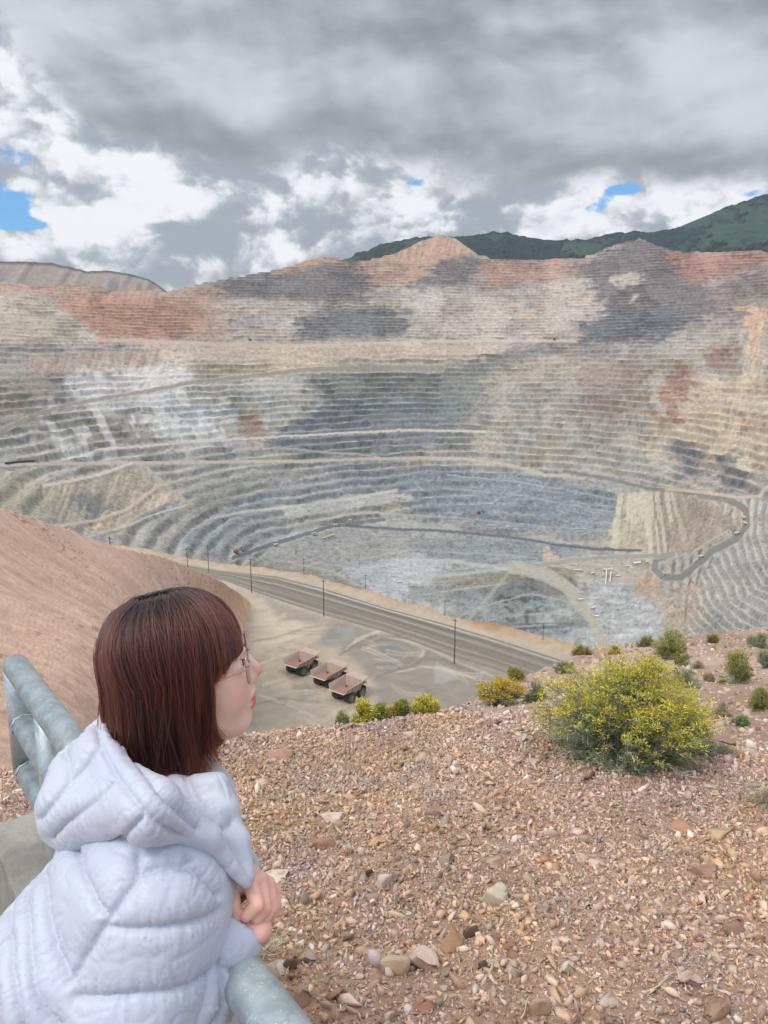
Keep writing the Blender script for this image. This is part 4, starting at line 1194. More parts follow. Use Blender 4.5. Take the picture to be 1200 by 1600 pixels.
rock_spec = [  # u, v of the middle, width and height in px, colour, turn, label
    (659, 1498, 52, 46, (226, 200, 184), 10, 'large pale pink angular rock with pointed top, biggest near the bottom'),
    (617, 1506, 44, 40, (216, 190, 160), 40, 'cream brown rock touching the left side of the big pale pink rock'),
    (704, 1468, 34, 58, (216, 170, 118), 80, 'tall orange tan slab of rock standing right of the big pale pink rock'),
    (604, 1376, 32, 30, (226, 208, 196), 15, 'white and pink broken rock right of the woman’s hands'),
    (775, 1400, 38, 34, (218, 208, 182), 120, 'greenish cream flat rock on the open gravel at mid right'),
    (695, 1342, 34, 26, (168, 152, 144), 60, 'grey rounded stone upslope of the white and pink broken rock'),
    (774, 1348, 30, 18, (208, 178, 156), 20, 'beige flat stone upslope of the greenish cream rock'),
    (886, 1512, 20, 34, (232, 220, 202), 95, 'narrow white upright stone standing in the lower right gravel'),
    (842, 1572, 34, 40, (206, 176, 146), 75, 'tan wedge of rock at the bottom edge below the narrow white stone'),
    (1066, 1290, 44, 10, (178, 118, 78), 5, 'bright rusty orange flat stone on the pink gravel at the right'),
    (1128, 1300, 50, 16, (206, 176, 138), 12, 'long flat tan stone right of the rusty orange stone'),
    (430, 1368, 34, 18, (232, 218, 200), 8, 'flat cream stone just right of the jacket collar tip'),
    (438, 1412, 36, 14, (228, 212, 196), 170, 'long pale stone beside the woman’s knuckles'),
    (432, 1512, 36, 16, (222, 204, 184), 15, 'flat cream stone against the pipe rail below the hands'),
    (480, 1496, 26, 22, (190, 172, 156), 50, 'grey beige square stone right of the rail near the dark stone'),
    (454, 1506, 20, 26, (96, 84, 80), 60, 'dark grey brown upright stone between two pale stones near the rail'),
    (470, 1560, 40, 30, (146, 100, 78), 140, 'reddish brown slab beside the pipe rail at the bottom'),
    (572, 1365, 20, 16, (96, 90, 88), 30, 'small dark grey stone left of the white and pink broken rock'),
    (580, 1405, 22, 14, (150, 124, 122), 10, 'mauve stone below the white and pink broken rock'),
    (545, 1395, 22, 20, (230, 206, 178), 70, 'small cream triangular stone left of the mauve stone'),
    (755, 1508, 16, 18, (84, 76, 74), 25, 'black brown stone left of a small white block, lower centre'),
    (770, 1508, 22, 20, (220, 200, 182), 0, 'small white block of stone in the lower centre gravel'),
    (736, 1455, 22, 28, (106, 82, 74), 110, 'dark brown stone right of the tall orange tan slab'),
    (668, 1570, 30, 20, (170, 104, 70), 10, 'rust brown rock at the bottom edge, centre'),
    (610, 1588, 26, 24, (226, 208, 190), 40, 'cream stone at the bottom edge left of the rust brown rock'),
    (515, 1278, 34, 12, (226, 200, 186), 8, 'pale pink flat stone halfway up the gravel left of centre'),
    (555, 1273, 26, 12, (120, 100, 96), 175, 'dark purplish flat stone next to the pale pink flat stone'),
    (508, 1318, 34, 20, (158, 108, 78), 20, 'rusty brown stone left of centre in the gravel'),
    (590, 1316, 28, 18, (206, 170, 126), 150, 'golden tan stone right of the rusty brown stone'),
    (436, 1178, 40, 15, (168, 118, 92), 5, 'reddish brown flat rock near the crest beside the woman’s chin'),
    (392, 1188, 22, 12, (122, 88, 76), 15, 'small dark brown rock near the crest left of the reddish flat rock'),
    (768, 1130, 34, 15, (140, 82, 64), 0, 'dark red rock on the crest left of the large yellow bush'),
    (640, 1148, 26, 12, (214, 186, 172), 8, 'pale pink stone just below the crest, centre'),
    (830, 1190, 30, 14, (214, 190, 178), 10, 'pale stone at the left foot of the large yellow bush'),
    (1090, 1178, 34, 12, (150, 96, 76), 170, 'reddish stone at the right foot of the large yellow bush'),
    (1130, 1155, 30, 14, (132, 92, 80), 0, 'dark brown stone on the crest right of the large yellow bush'),
    (1170, 1175, 28, 12, (216, 190, 176), 12, 'pale stone on the crest near the right edge of the photo'),
    (1022, 1262, 30, 14, (150, 128, 120), 5, 'grey brown stone upslope of the rusty orange stone'),
    (930, 1258, 24, 10, (216, 186, 162), 160, 'flat beige stone below the middle of the large yellow bush'),
    (1100, 1362, 36, 20, (158, 118, 96), 20, 'brown stone below the long flat tan stone at the right'),
    (1010, 1424, 30, 16, (210, 176, 140), 140, 'tan stone in the open gravel at the lower right'),
    (1146, 1452, 38, 22, (134, 96, 78), 15, 'dark brown rock near the right edge, lower part'),
    (1078, 1530, 36, 26, (206, 182, 164), 30, 'pinkish beige stone in the lower right corner area'),
    (1120, 1578, 44, 28, (150, 112, 90), 160, 'brown rock at the bottom edge near the right corner'),
    (950, 1560, 30, 22, (222, 204, 188), 60, 'cream stone at the bottom edge right of the tan wedge'),
    (560, 1240, 22, 9, (120, 84, 70), 12, 'small dark stone upslope of the dark purplish flat stone'),
    (700, 1232, 24, 9, (196, 160, 140), 5, 'tan pink stone high on the gravel, centre'),
    (850, 1420, 24, 15, (176, 156, 146), 25, 'grey pink stone right of the greenish cream flat rock'),
    (910, 1340, 26, 12, (214, 184, 168), 165, 'pale pink stone in the middle of the right gravel'),
]
rproto = [rock_mesh(100 + k) for k in range(7)]
for k, (u_, v_, w_, h_, c_, a_, lab) in enumerate(rock_spec):
    # where the sight line meets the ground
    d_ = np.linspace(1.5, 7, 900); pp = pt(u_, v_ + h_ * 0.25, d_)
    j = int(np.argmax(pp[:, 2] < ground_z(pp[:, 0], pp[:, 1])))
    p_ = pp[j]; dep = d_[j]
    co, F = rproto[k % 7]
    wx = w_ / FPX * dep * 0.5
    hz_ = h_ / FPX * dep * 0.5
    flat_ = h_ < 0.55 * w_
    sz_ = np.array([wx * 1.2, wx * (0.95 if flat_ else 0.75), max(hz_ * (0.75 if flat_ else 1.15), 0.3 * wx)])
    th = math.radians(a_) * 0.3
    R = np.array([[math.cos(th), -math.sin(th), 0], [math.sin(th), math.cos(th), 0], [0, 0, 1]])
    V = (co * sz_) @ R.T
    V[:, 2] += sz_[2] * 0.25
    n_ = fbm(co[:, 0] * 1.7 + k, co[:, 1] * 1.7, co[:, 2] * 1.7, oct=4, seed=k)
    c0_ = lin(c_); c0_ = c0_ + (lin((204, 176, 156)) - c0_) * (0.42 if min(c_) < 125 and max(c_) > 110 else 0.12)
    cc = c0_[None] * (0.95 + 0.20 * n_[:, None])
    cc += (lin((150, 98, 66)) - cc) * (0.5 * sstep(0.15, 0.4, -n_))[:, None]
    o = mesh_np('rock', V, F, np.clip(cc * 0.85, 0, .8), m_stone, smooth=False)
    o.location = tuple(p_)
    tag(o, lab, 'rock', 'rocks lying on the gravel')
# ------------------------------------------------------------------ galvanised pipe railing on a low concrete wall
m_galv, t_, b_ = material('galvanised_steel')
co_ = t_.n('ShaderNodeTexCoord').outputs['Object']
sp1 = t_.noise(co_, 26, 4, 0.65, 0.6); sp2 = t_.noise(t_.vm('MULTIPLY', co_, (1, 1, 0.35)), 120, 4, 0.7, 1.2)
bc = t_.mix(t_.ss(sp1, 0.3, 0.7), lin((154, 164, 167)), lin((181, 190, 192)))
bc = t_.mix(t_.m('MULTIPLY', t_.ss(sp2, 0.57, 0.70), 0.6), bc, lin((232, 240, 238)))
t_._in(b_.inputs['Base Color'], bc)
b_.inputs['Metallic'].default_value = 0.45
t_._in(b_.inputs['Roughness'], t_.ss(sp1, 0.3, 0.7, 0.36, 0.55, 'LINEAR'))
bn_ = t_.n('ShaderNodeBump'); bn_.inputs['Strength'].default_value = 0.25; bn_.inputs['Distance'].default_value = 0.002
t_.lnk(sp2, bn_.inputs['Height']); t_.lnk(bn_.outputs[0], b_.inputs['Normal'])
RP0 = pt(436, 1562, 0.86); RP1 = pt(27, 1064, 1.90)
RP1[2] = RP0[2] = (RP0[2] + RP1[2]) / 2
RDIR = RP1 - RP0; RDIR /= np.linalg.norm(RDIR)
RAILZ = RP0[2]
PR = 0.030
rail = empty('pipe_railing', (RP0[0], RP0[1], 0.0))
RL0 = np.array(rail.location)


def rpt(t, dz=0.0): return RP0 + RDIR * t + np.array([0, 0, dz]) - RL0


LEN = float(np.linalg.norm(RP1 - RP0))
drop1, drop2 = 0.147, 0.275
q_ = MB(); q_.tube([rpt(-2.6), rpt(-1), rpt(0), rpt(LEN * .5), rpt(LEN)], PR, 28)
q_.build('top_rail', m_galv, rail, True)
q_ = MB(); q_.tube([rpt(LEN, 0), rpt(LEN, -drop2 * .5), rpt(LEN, -drop2)], PR * 0.985, 28); q_.build('end_post', m_galv, rail, True)
q_ = MB(); q_.add(np.array([rpt(LEN) + PR * 0.99 * np.array([math.cos(a) * math.cos(b), math.sin(a) * math.cos(b), math.sin(b)]) for b in np.linspace(-1.5, 1.5, 13) for a in np.arange(24) / 24 * 2 * math.pi]), [[i * 24 + j, i * 24 + (j + 1) % 24, (i + 1) * 24 + (j + 1) % 24, (i + 1) * 24 + j] for i in range(12) for j in range(24)])
q_.build('elbow', m_galv, rail, True)
q_ = MB(); q_.tube([rpt(-2.6, -drop1), rpt(0, -drop1), rpt(LEN, -drop1)], PR * 0.93, 28); q_.build('middle_rail', m_galv, rail, True)
q_ = MB(); q_.tube([rpt(-2.6, -drop2), rpt(0, -drop2), rpt(LEN, -drop2)], PR * 0.975, 28); q_.build('bottom_rail', m_galv, rail, True)
for dz_, r_ in ((-drop1, PR * 0.95), (-drop2, PR * 1.0)):    # weld beads
    q_ = MB()
    a = np.arange(28) / 28 * 2 * math.pi
    e1 = np.cross(RDIR, np.array([0, 0, 1.0])); e2 = np.array([0, 0, 1.0])
    q_.tube([rpt(LEN - 0.031, dz_) + r_ * (math.cos(k) * e1 + math.sin(k) * e2) + RDIR * 0.004 * math.sin(9 * k) for k in a], 0.0032, 8, close=True)
    q_.build('weld', m_galv, rail, True)
for t_p in (LEN - 0.30, LEN - 1.9, LEN - 3.4):
    q_ = MB(); q_.tube([rpt(t_p, -PR * 0.5), rpt(t_p, -0.3), rpt(t_p, 0.50 - RAILZ)], PR * 0.97, 24)
    q_.build('post', m_galv, rail, True)
tag(rail, 'grey galvanised pipe railing with three parallel pipes that the woman leans on', 'railing')

m_con, t_, b_ = material('concrete')
co_ = t_.n('ShaderNodeTexCoord').outputs['Object']
c1 = t_.noise(co_, 5, 6, 0.65); c2 = t_.noise(co_, 70, 5, 0.7)
cc = t_.mix(t_.ss(c1, 0.3, 0.7), lin((128, 124, 116)), lin((168, 163, 152)))
cc = t_.mix(t_.m('MULTIPLY', t_.ss(c2, 0.55, 0.75), 0.5), cc, lin((112, 104, 94)))
t_._in(b_.inputs['Base Color'], cc); b_.inputs['Roughness'].default_value = 0.92
bn_ = t_.n('ShaderNodeBump'); bn_.inputs['Strength'].default_value = 0.7; bn_.inputs['Distance'].default_value = 0.006
t_.lnk(c2, bn_.inputs['Height']); t_.lnk(bn_.outputs[0], b_.inputs['Normal'])
NRM = np.array([RDIR[1], -RDIR[0], 0]) * -1
if NRM @ np.array([0.79, 0.61, 0]) < 0: NRM = -NRM           # away from the woman's side
WT = 0.60
bm = bmesh.new()
segs = 60
rngw = np.random.default_rng(4)
for o_ in range(1):
    ts = np.linspace(-3.0, LEN + 0.10, segs)
    sec = [(-0.10, -0.15), (-0.085, WT - 0.02), (-0.07, WT), (0.0, WT + 0.001), (0.10, WT), (0.115, WT - 0.02), (0.13, -0.6)]
    rows = []
    for t in ts:
        row = []
        for k, (n__, z__) in enumerate(sec):
            w = 0.004 * float(vnoise(t * 5, k * 3.3, seed=3)) + 0.002 * float(vnoise(t * 23, k * 3.3, seed=4))
            p = RP0 + RDIR * t + NRM * (n__ + w); p = np.array([p[0], p[1], z__ + (w if z__ > 0.3 else 0)])
            row.append(bm.verts.new(p - RL0))
        rows.append(row)
    for a, b in zip(rows[:-1], rows[1:]):
        for k in range(len(sec) - 1): bm.faces.new([a[k], b[k], b[k + 1], a[k + 1]])
    bm.faces.new(rows[-1]); bm.faces.new(rows[0][::-1])
bmesh.ops.recalc_face_normals(bm, faces=bm.faces)
me = bpy.data.meshes.new('concrete_wall'); bm.to_mesh(me); bm.free()
wl = link('concrete_wall', me, m_con, None, False)
wl.location = tuple(RL0)
tag(wl, 'low rough concrete wall under the pipe railing at the left', 'wall')
# ------------------------------------------------------------------ signed-distance modelling: blended shapes -> one continuous surface
def sd_rcone(p, a, b, ra, rb):
    a = np.asarray(a, float); b = np.asarray(b, float); ab = b - a
    t = np.clip(((p - a) @ ab) / (ab @ ab), 0, 1)
    return np.sqrt(((p - a - t[..., None] * ab) ** 2).sum(-1)) - (ra + (rb - ra) * t)


def sd_ell(p, c, r, R=None):
    q = p - np.asarray(c)
    if R is not None: q = q @ np.asarray(R)                  # columns of R are the axes
    r = np.asarray(r, float)
    k0 = np.sqrt(((q / r) ** 2).sum(-1)); k1 = np.sqrt(((q / r ** 2) ** 2).sum(-1)) + 1e-9
    return k0 * (k0 - 1) / k1


def sd_tri(p, a, b, c, ra, rb, rc):
    """thick triangle whose thickness runs from corner to corner"""
    a, b, c = (np.asarray(x, float) for x in (a, b, c))
    n = np.cross(b - a, c - a); n /= np.linalg.norm(n)
    q = p - a
    h = q @ n; e1 = b - a; e2 = c - a
    d11, d12, d22 = e1 @ e1, e1 @ e2, e2 @ e2
    p1, p2 = q @ e1, q @ e2
    det = d11 * d22 - d12 * d12
    s = (d22 * p1 - d12 * p2) / det; t = (d11 * p2 - d12 * p1) / det
    ins = (s >= 0) & (t >= 0) & (s + t <= 1)
    din = np.abs(h) - (ra + (rb - ra) * s + (rc - ra) * t)
    de = np.minimum(np.minimum(sd_rcone(p, a, b, ra, rb), sd_rcone(p, b, c, rb, rc)), sd_rcone(p, c, a, rc, ra))
    return np.where(ins, np.minimum(din, de), de)


def smin(a, b, k):
    h = np.clip(0.5 + 0.5 * (b - a) / k, 0, 1)
    return b + (a - b) * h - k * h * (1 - h)


def smax(a, b, k): return -smin(-a, -b, k)


def surface(fn, lo, hi, h, relax=2):
    """naive surface nets of fn = 0 on a grid of step h; returns vertices, quads"""
    lo = np.asarray(lo, float); hi = np.asarray(hi, float)
    n = np.ceil((hi - lo) / h).astype(int) + 1
    ax = [lo[k] + h * np.arange(n[k]) for k in range(3)]
    B = 4                                                     # a coarse pass finds the cells near the surface
    g = np.stack(np.meshgrid(*[a[::B] for a in ax], indexing='ij'), -1)
    Dc = fn(g)
    D = np.repeat(np.repeat(np.repeat(Dc, B, 0), B, 1), B, 2)[:n[0], :n[1], :n[2]].astype(np.float32)
    near = np.argwhere(np.abs(D) < h * B * 2.2)
    for i in range(0, len(near), 400000):
        k = near[i:i + 400000]
        D[k[:, 0], k[:, 1], k[:, 2]] = fn(lo + h * k)
    S = D < 0
    c = np.zeros(tuple(n - 1), np.int8)
    for dx in (0, 1):
        for dy in (0, 1):
            for dz in (0, 1):
                c += S[dx:n[0] - 1 + dx, dy:n[1] - 1 + dy, dz:n[2] - 1 + dz]
    act = (c > 0) & (c < 8)
    idx = -np.ones(act.shape, np.int64); idx[act] = np.arange(act.sum())
    cells = np.argwhere(act)
    acc = np.zeros((len(cells), 3)); cnt = np.zeros(len(cells))
    cor = [(a, b, e) for a in (0, 1) for b in (0, 1) for e in (0, 1)]
    for i, a in enumerate(cor):
        for b in cor[i + 1:]:
            if sum(abs(x - y) for x, y in zip(a, b)) != 1: continue
            da = D[cells[:, 0] + a[0], cells[:, 1] + a[1], cells[:, 2] + a[2]]; db = D[cells[:, 0] + b[0], cells[:, 1] + b[1], cells[:, 2] + b[2]]
            m = (da < 0) != (db < 0)
            t = np.where(m, da / np.where(da == db, 1, da - db), 0)[:, None]
            acc += np.where(m[:, None], np.array(a) + t * (np.array(b) - np.array(a)), 0); cnt += m
    V = lo + h * (cells + acc / cnt[:, None])
    Q = []
    for k in range(3):
        sl0 = [slice(None)] * 3; sl1 = [slice(None)] * 3
        sl0[k] = slice(0, n[k] - 1); sl1[k] = slice(1, n[k])
        cr = S[tuple(sl0)] != S[tuple(sl1)]
        e = np.argwhere(cr)
        k1, k2 = [(1, 2), (2, 0), (0, 1)][k]
        ok = (e[:, k1] > 0) & (e[:, k2] > 0) & (e[:, k1] < n[k1] - 1) & (e[:, k2] < n[k2] - 1)
        e = e[ok]
        fl = S[tuple(sl0)][e[:, 0], e[:, 1], e[:, 2]]
        q = []
        for o1, o2 in ((-1, -1), (0, -1), (0, 0), (-1, 0)):
            f = e.copy(); f[:, k1] += o1; f[:, k2] += o2
            q.append(idx[f[:, 0], f[:, 1], f[:, 2]])
        q = np.stack(q, 1)
        q = np.where(fl[:, None], q, q[:, ::-1])
        Q.append(q)
    Q = np.concatenate(Q)
    for _ in range(relax): V = laplace(V, Q, 0.5)
    return V, Q


def laplace(V, Q, k):
    s = np.zeros_like(V); c = np.zeros(len(V))
    for a, b in ((0, 1), (1, 2), (2, 3), (3, 0)):
        np.add.at(s, Q[:, a], V[Q[:, b]]); np.add.at(s, Q[:, b], V[Q[:, a]])
        np.add.at(c, Q[:, a], 1); np.add.at(c, Q[:, b], 1)
    return V + k * (s / np.maximum(c, 1)[:, None] - V)


def vnormals(V, Q):
    n = np.cross(V[Q[:, 2]] - V[Q[:, 0]], V[Q[:, 3]] - V[Q[:, 1]])
    out = np.zeros_like(V)
    for k in range(4): np.add.at(out, Q[:, k], n)
    return out / (np.linalg.norm(out, axis=1)[:, None] + 1e-12)


# ------------------------------------------------------------------ the pose
FB = np.array([0.79, 0.61, 0.0]); FB /= np.linalg.norm(FB)   # the way the body faces: across the rail
LB = np.array([-FB[1], FB[0], 0.0]); UPV = np.array([0, 0, 1.0])
HO = pt(276, 1062, 1.07)                                      # middle of the head, between the ears
yaw_, pit_ = math.radians(11), math.radians(11)
HX = np.array([math.cos(yaw_) * math.cos(pit_), math.sin(yaw_) * math.cos(pit_), math.sin(pit_)])
HY = np.array([-math.sin(yaw_), math.cos(yaw_), 0]); HZ = np.cross(HX, HY)
HR = np.stack([HX, HY, HZ], 1)
hl = lambda x, y, z: HO + HR @ np.array([x, y, z])           # head-local (forward, left, up) -> world
NB = pt(252, 1250, 1.06)                                      # base of the neck
RS = pt(240, 1408, 0.935); RE = np.array([-0.305, 0.715, 0.935]); RW = pt(366, 1460, 0.965)
LS = np.array([-0.385, 1.06, 1.155]); LE = np.array([-0.325, 1.075, 0.985]); LW = pt(366, 1362, 1.005)
SP = -FB * 0.70 - UPV * 0.71                                  # down the spine
SP /= np.linalg.norm(SP)
BK = np.cross(LB, SP); BK /= np.linalg.norm(BK)               # out of the back
if BK[2] < 0: BK = -BK
TR = np.stack([SP, LB, BK], 1)
HIP = NB + SP * 0.50 - BK * 0.07

person = empty('person', (HIP[0], HIP[1], float(ground_z(HIP[0], HIP[1], False))))
PERSON_LOC = np.array(person.location)
tag(person, 'woman with brown bob, glasses and pale blue puffer jacket leaning on the rail', 'person')


def pmesh(name, V, Q, mat, parent=None, col=None, smooth=True):
    """mesh in world coordinates, parented to the person"""
    o = mesh_np(name, np.asarray(V) - PERSON_LOC, Q, col, mat, parent or person, smooth)
    return o


# ---- skin
def head_fn(p):
    q = (p - HO) @ HR                                         # local x forward, y left, z up
    q2 = q.copy(); q2[..., 1] = np.abs(q2[..., 1])
    d = sd_ell(q, (0.001, 0, 0.034), (0.087, 0.071, 0.085))
    d = smin(d, sd_ell(q, (0.046, 0, -0.020), (0.050, 0.058, 0.074)), 0.04)          # face
    d = smin(d, sd_rcone(q2, (0.020, 0.046, -0.050), (0.064, 0.016, -0.076), 0.020, 0.0165), 0.025)  # jaw
    d = smin(d, sd_rcone(q, (0.062, 0, -0.078), (0.066, 0, -0.076), 0.016, 0.016), 0.018)  # chin
    d = smin(d, sd_ell(q2, (0.066, 0.036, -0.022), (0.022, 0.024, 0.028)), 0.02)     # cheek
    d = smin(d, sd_ell(q, (0.076, 0, -0.042), (0.022, 0.028, 0.022)), 0.015)         # muzzle
    d = smax(d, -sd_ell(q2, (0.104, 0.034, 0.016), (0.020, 0.020, 0.013)), 0.016)    # eye socket
    d = smin(d, sd_ell(q2, (0.082, 0.033, 0.010), (0.0135, 0.017, 0.0125)), 0.006)   # lidded eye
    d = smin(d, sd_rcone(q, (0.094, 0, 0.014), (0.108, 0, -0.015), 0.0075, 0.0095), 0.010)  # nose
    d = smin(d, sd_rcone(q2, (0.100, 0.009, -0.022), (0.098, 0.010, -0.021), 0.0075, 0.007), 0.007)
    d = smax(d, -sd_rcone(q2, (0.106, 0.006, -0.032), (0.100, 0.007, -0.028), 0.0032, 0.0026), 0.003)
    d = smin(d, sd_ell(q, (0.0918, 0, -0.0430), (0.0090, 0.022, 0.0075)), 0.006)     # upper lip
    d = smin(d, sd_ell(q, (0.0888, 0, -0.0570), (0.0100, 0.021, 0.0070)), 0.006)     # lower lip
    d = smax(d, -sd_ell(q2, (0.101, 0.0, -0.0505), (0.0135, 0.029, 0.0024)), 0.003)  # mouth line
    d = smin(d, sd_ell(q2, (-0.004, 0.076, -0.002), (0.018, 0.008, 0.031)), 0.006)   # ear
    d = smin(d, sd_rcone(p, hl(-0.022, 0, -0.05), NB, 0.052, 0.055), 0.03)            # neck
    return d


Vh, Qh = surface(head_fn, HO - [0.15, 0.13, 0.24], HO + [0.16, 0.13, 0.16], 0.0024, 1)
skinV, skinQ = [Vh], [Qh]


def body_fn(p):
    d = sd_ell(p, NB + SP * 0.18 - BK * 0.07, (0.24, 0.145, 0.085), TR)
    d = smin(d, sd_ell(p, NB + SP * 0.46 - BK * 0.07, (0.20, 0.140, 0.100), TR), 0.06)
    d = smin(d, sd_rcone(p, NB + SP * 0.02, RS, 0.05, 0.05), 0.04)
    d = smin(d, sd_rcone(p, NB + SP * 0.02, LS, 0.05, 0.05), 0.04)
    for a, b, c in ((RS, RE, RW), (LS, LE, LW)):
        d = smin(d, sd_rcone(p, a, b, 0.045, 0.036), 0.02); d = smin(d, sd_rcone(p, b, c, 0.036, 0.023), 0.02)
    return d


Vb, Qb = surface(body_fn, np.minimum(HIP, RE) - 0.28, np.maximum(NB, LS) + [0.32, 0.2, 0.1], 0.009, 1)
skinV.append(Vb); skinQ.append(Qb)


def finger(p, pts, rad, k=0.004):
    d = None
    for i in range(len(pts) - 1):
        e = sd_rcone(p, pts[i], pts[i + 1], rad[i], rad[i + 1])
        d = e if d is None else np.minimum(d, e)
    return d


# left hand, over the right one: back of the hand up, fingers closed round the other wrist
lw = LW
l_mcp = [pt(390, 1379, 0.972), pt(406, 1373, 0.985), pt(419, 1381, 0.997), pt(428, 1393, 1.008)]
l_pip = [pt(402, 1415, 0.952), pt(414, 1420, 0.966), pt(424.5, 1420, 0.981), pt(431.5, 1414, 0.997)]
l_dip = [pt(385, 1430, 0.952), pt(401, 1434, 0.960), pt(413, 1435, 0.969), pt(423, 1431, 0.984)]
l_tip = [pt(374, 1438, 0.962), pt(391, 1442, 0.972), pt(403, 1442, 0.980), pt(414, 1438, 0.990)]
l_thumb = [pt(372, 1380, 0.985), pt(362, 1395, 0.966), pt(364, 1413, 0.955), pt(371, 1431, 0.956)]


def lhand_fn(p):
    d = sd_rcone(p, lw - (l_mcp[1] - lw) * 1.2, lw, 0.026, 0.0225)
    for m, r in zip(l_mcp, (0.0100, 0.0100, 0.0095, 0.0085)):
        d = smin(d, sd_rcone(p, lw, m, 0.0170, r), 0.008)
    d = smin(d, sd_tri(p, lw, l_mcp[0], l_mcp[3], 0.015, 0.0085, 0.0075), 0.008)
    for a, b, c, e, r in zip(l_mcp, l_pip, l_dip, l_tip, (0.0088, 0.0088, 0.0084, 0.0074)):
        f = finger(p, [a, b, c, e], [r * 1.08, r, r * 0.92, r * 0.82])
        d = smin(d, f, 0.0012)
    d = smin(d, sd_rcone(p, lw, l_thumb[0], 0.016, 0.0145), 0.012)
    d = smin(d, finger(p, l_thumb, [0.0125, 0.0105, 0.0098, 0.0080]), 0.003)
    return d


Vl, Ql = surface(lhand_fn, np.minimum(lw, l_tip[0]) - 0.07, np.maximum(l_mcp[3], lw) + 0.06, 0.0012, 1)
skinV.append(Vl); skinQ.append(Ql)
# right hand: rests on the rail under the left one
rw = RW
r_mcp = [pt(402, 1436, 0.985), pt(408, 1444, 0.975), pt(408, 1453, 0.965), pt(405, 1460, 0.955)]
r_pip = [pt(412, 1452, 1.00), pt(414, 1458, 0.99), pt(411, 1465, 0.978), pt(405, 1470, 0.965)]
r_dip = [pt(402, 1466, 1.01), pt(404, 1470, 1.00), pt(400, 1474, 0.985), pt(395, 1477, 0.972)]
r_tip = [pt(390, 1466, 1.01), pt(392, 1472, 1.00), pt(389, 1476, 0.988), pt(385, 1478, 0.975)]
r_thumb = [pt(385, 1437, 0.99), pt(396, 1434, 1.01), pt(406, 1440, 1.02), pt(412, 1448, 1.025)]


def rhand_fn(p):
    d = sd_rcone(p, rw - (r_mcp[1] - rw) * 1.0, rw, 0.024, 0.0205)
    for m, r in zip(r_mcp, (0.0120, 0.0115, 0.0110, 0.0100)):
        d = smin(d, sd_rcone(p, rw, m, 0.0175, r), 0.012)
    for a, b, c, e, r in zip(r_mcp, r_pip, r_dip, r_tip, (0.0098, 0.0098, 0.0092, 0.0082)):
        d = smin(d, finger(p, [a, b, c, e], [r * 1.12, r, r * 0.92, r * 0.82]), 0.0035)
    d = smin(d, finger(p, r_thumb, [0.0135, 0.0115, 0.0100, 0.0085]), 0.006)
    return d


Vr, Qr = surface(rhand_fn, np.minimum(rw, r_tip[3]) - 0.08, np.maximum(r_thumb[3], rw) + 0.06, 0.0016, 1)
skinV.append(Vr); skinQ.append(Qr)
off = np.cumsum([0] + [len(v) for v in skinV[:-1]])
SV = np.concatenate(skinV); SQ = np.concatenate([q_ + o_ for q_, o_ in zip(skinQ, off)])
SK = np.empty((len(SV), 3)); SK[:] = lin((243, 205, 186))
ql = (SV - HO) @ HR; ishead = np.arange(len(SV)) < len(Vh)


def blush(c, r, colr, k, sym=True):
    y = np.abs(ql[:, 1]) if sym else ql[:, 1]
    d = np.sqrt(((np.stack([ql[:, 0], y, ql[:, 2]], 1) - np.array(c)) ** 2 / np.array(r) ** 2).sum(1))
    w = np.where(ishead, np.exp(-d ** 2) * k, 0)[:, None]
    SK[:] = SK + (lin(colr) - SK) * w


blush((0.075, 0.042, -0.018), (0.03, 0.03, 0.03), (226, 158, 140), 0.55)
blush((0.116, 0, -0.018), (0.014, 0.014, 0.013), (222, 138, 122), 0.8)
blush((0.0, 0.08, 0.0), (0.03, 0.02, 0.04), (214, 130, 112), 0.6)
yl = np.abs(ql[:, 1])
lip = np.where(ishead, (1 - sstep(0.8, 1.05, np.sqrt(((ql[:, 0] - 0.098) / 0.020) ** 2 + (yl / 0.0260) ** 2 + ((ql[:, 2] + 0.0585) / 0.0085) ** 2))), 0)
lip2 = np.where(ishead, (1 - sstep(0.8, 1.05, np.sqrt(((ql[:, 0] - 0.100) / 0.018) ** 2 + (yl / 0.0250) ** 2 + ((ql[:, 2] + 0.0455) / 0.0048) ** 2))), 0)
SK += (lin((214, 92, 104)) - SK) * np.maximum(lip, 0.75 * lip2)[:, None] * 0.9
ml = np.where(ishead, np.exp(-(((ql[:, 2] + 0.0505) / 0.0016) ** 2)) * (yl < 0.024) * (ql[:, 0] > 0.07), 0)
SK += (lin((120, 44, 46)) - SK) * (0.7 * ml)[:, None]
hand0 = len(Vh) + len(Vb)
for K in l_mcp + l_pip + r_mcp + r_pip + l_tip + [l_thumb[3], l_thumb[2]]:          # knuckles and fingertips are pinker
    d2 = ((SV[hand0:] - K) ** 2).sum(1)
    SK[hand0:] += (lin((224, 140, 126)) - SK[hand0:]) * (0.5 * np.exp(-d2 / 0.012 ** 2))[:, None]
SK[hand0:] = SK[hand0:] * np.array([0.98, 0.90, 0.88])
m_skin, t_, b_ = material('skin')
vc = t_.n('ShaderNodeVertexColor', layer_name='col')
co_ = t_.n('ShaderNodeTexCoord').outputs['Object']
nz = t_.noise(co_, 60, 4, 0.6)
t_._in(b_.inputs['Base Color'], t_.vm('SCALE', vc.outputs[0], scale=t_.ss(nz, 0.3, 0.7, 0.95, 1.04, 'LINEAR')))
b_.inputs['Roughness'].default_value = 0.48
b_.inputs['Subsurface Weight'].default_value = 0.35
b_.inputs['Subsurface Radius'].default_value = (0.010, 0.004, 0.002); b_.inputs['Subsurface Scale'].default_value = 1.0
bn_ = t_.n('ShaderNodeBump'); bn_.inputs['Strength'].default_value = 0.12; bn_.inputs['Distance'].default_value = 0.001
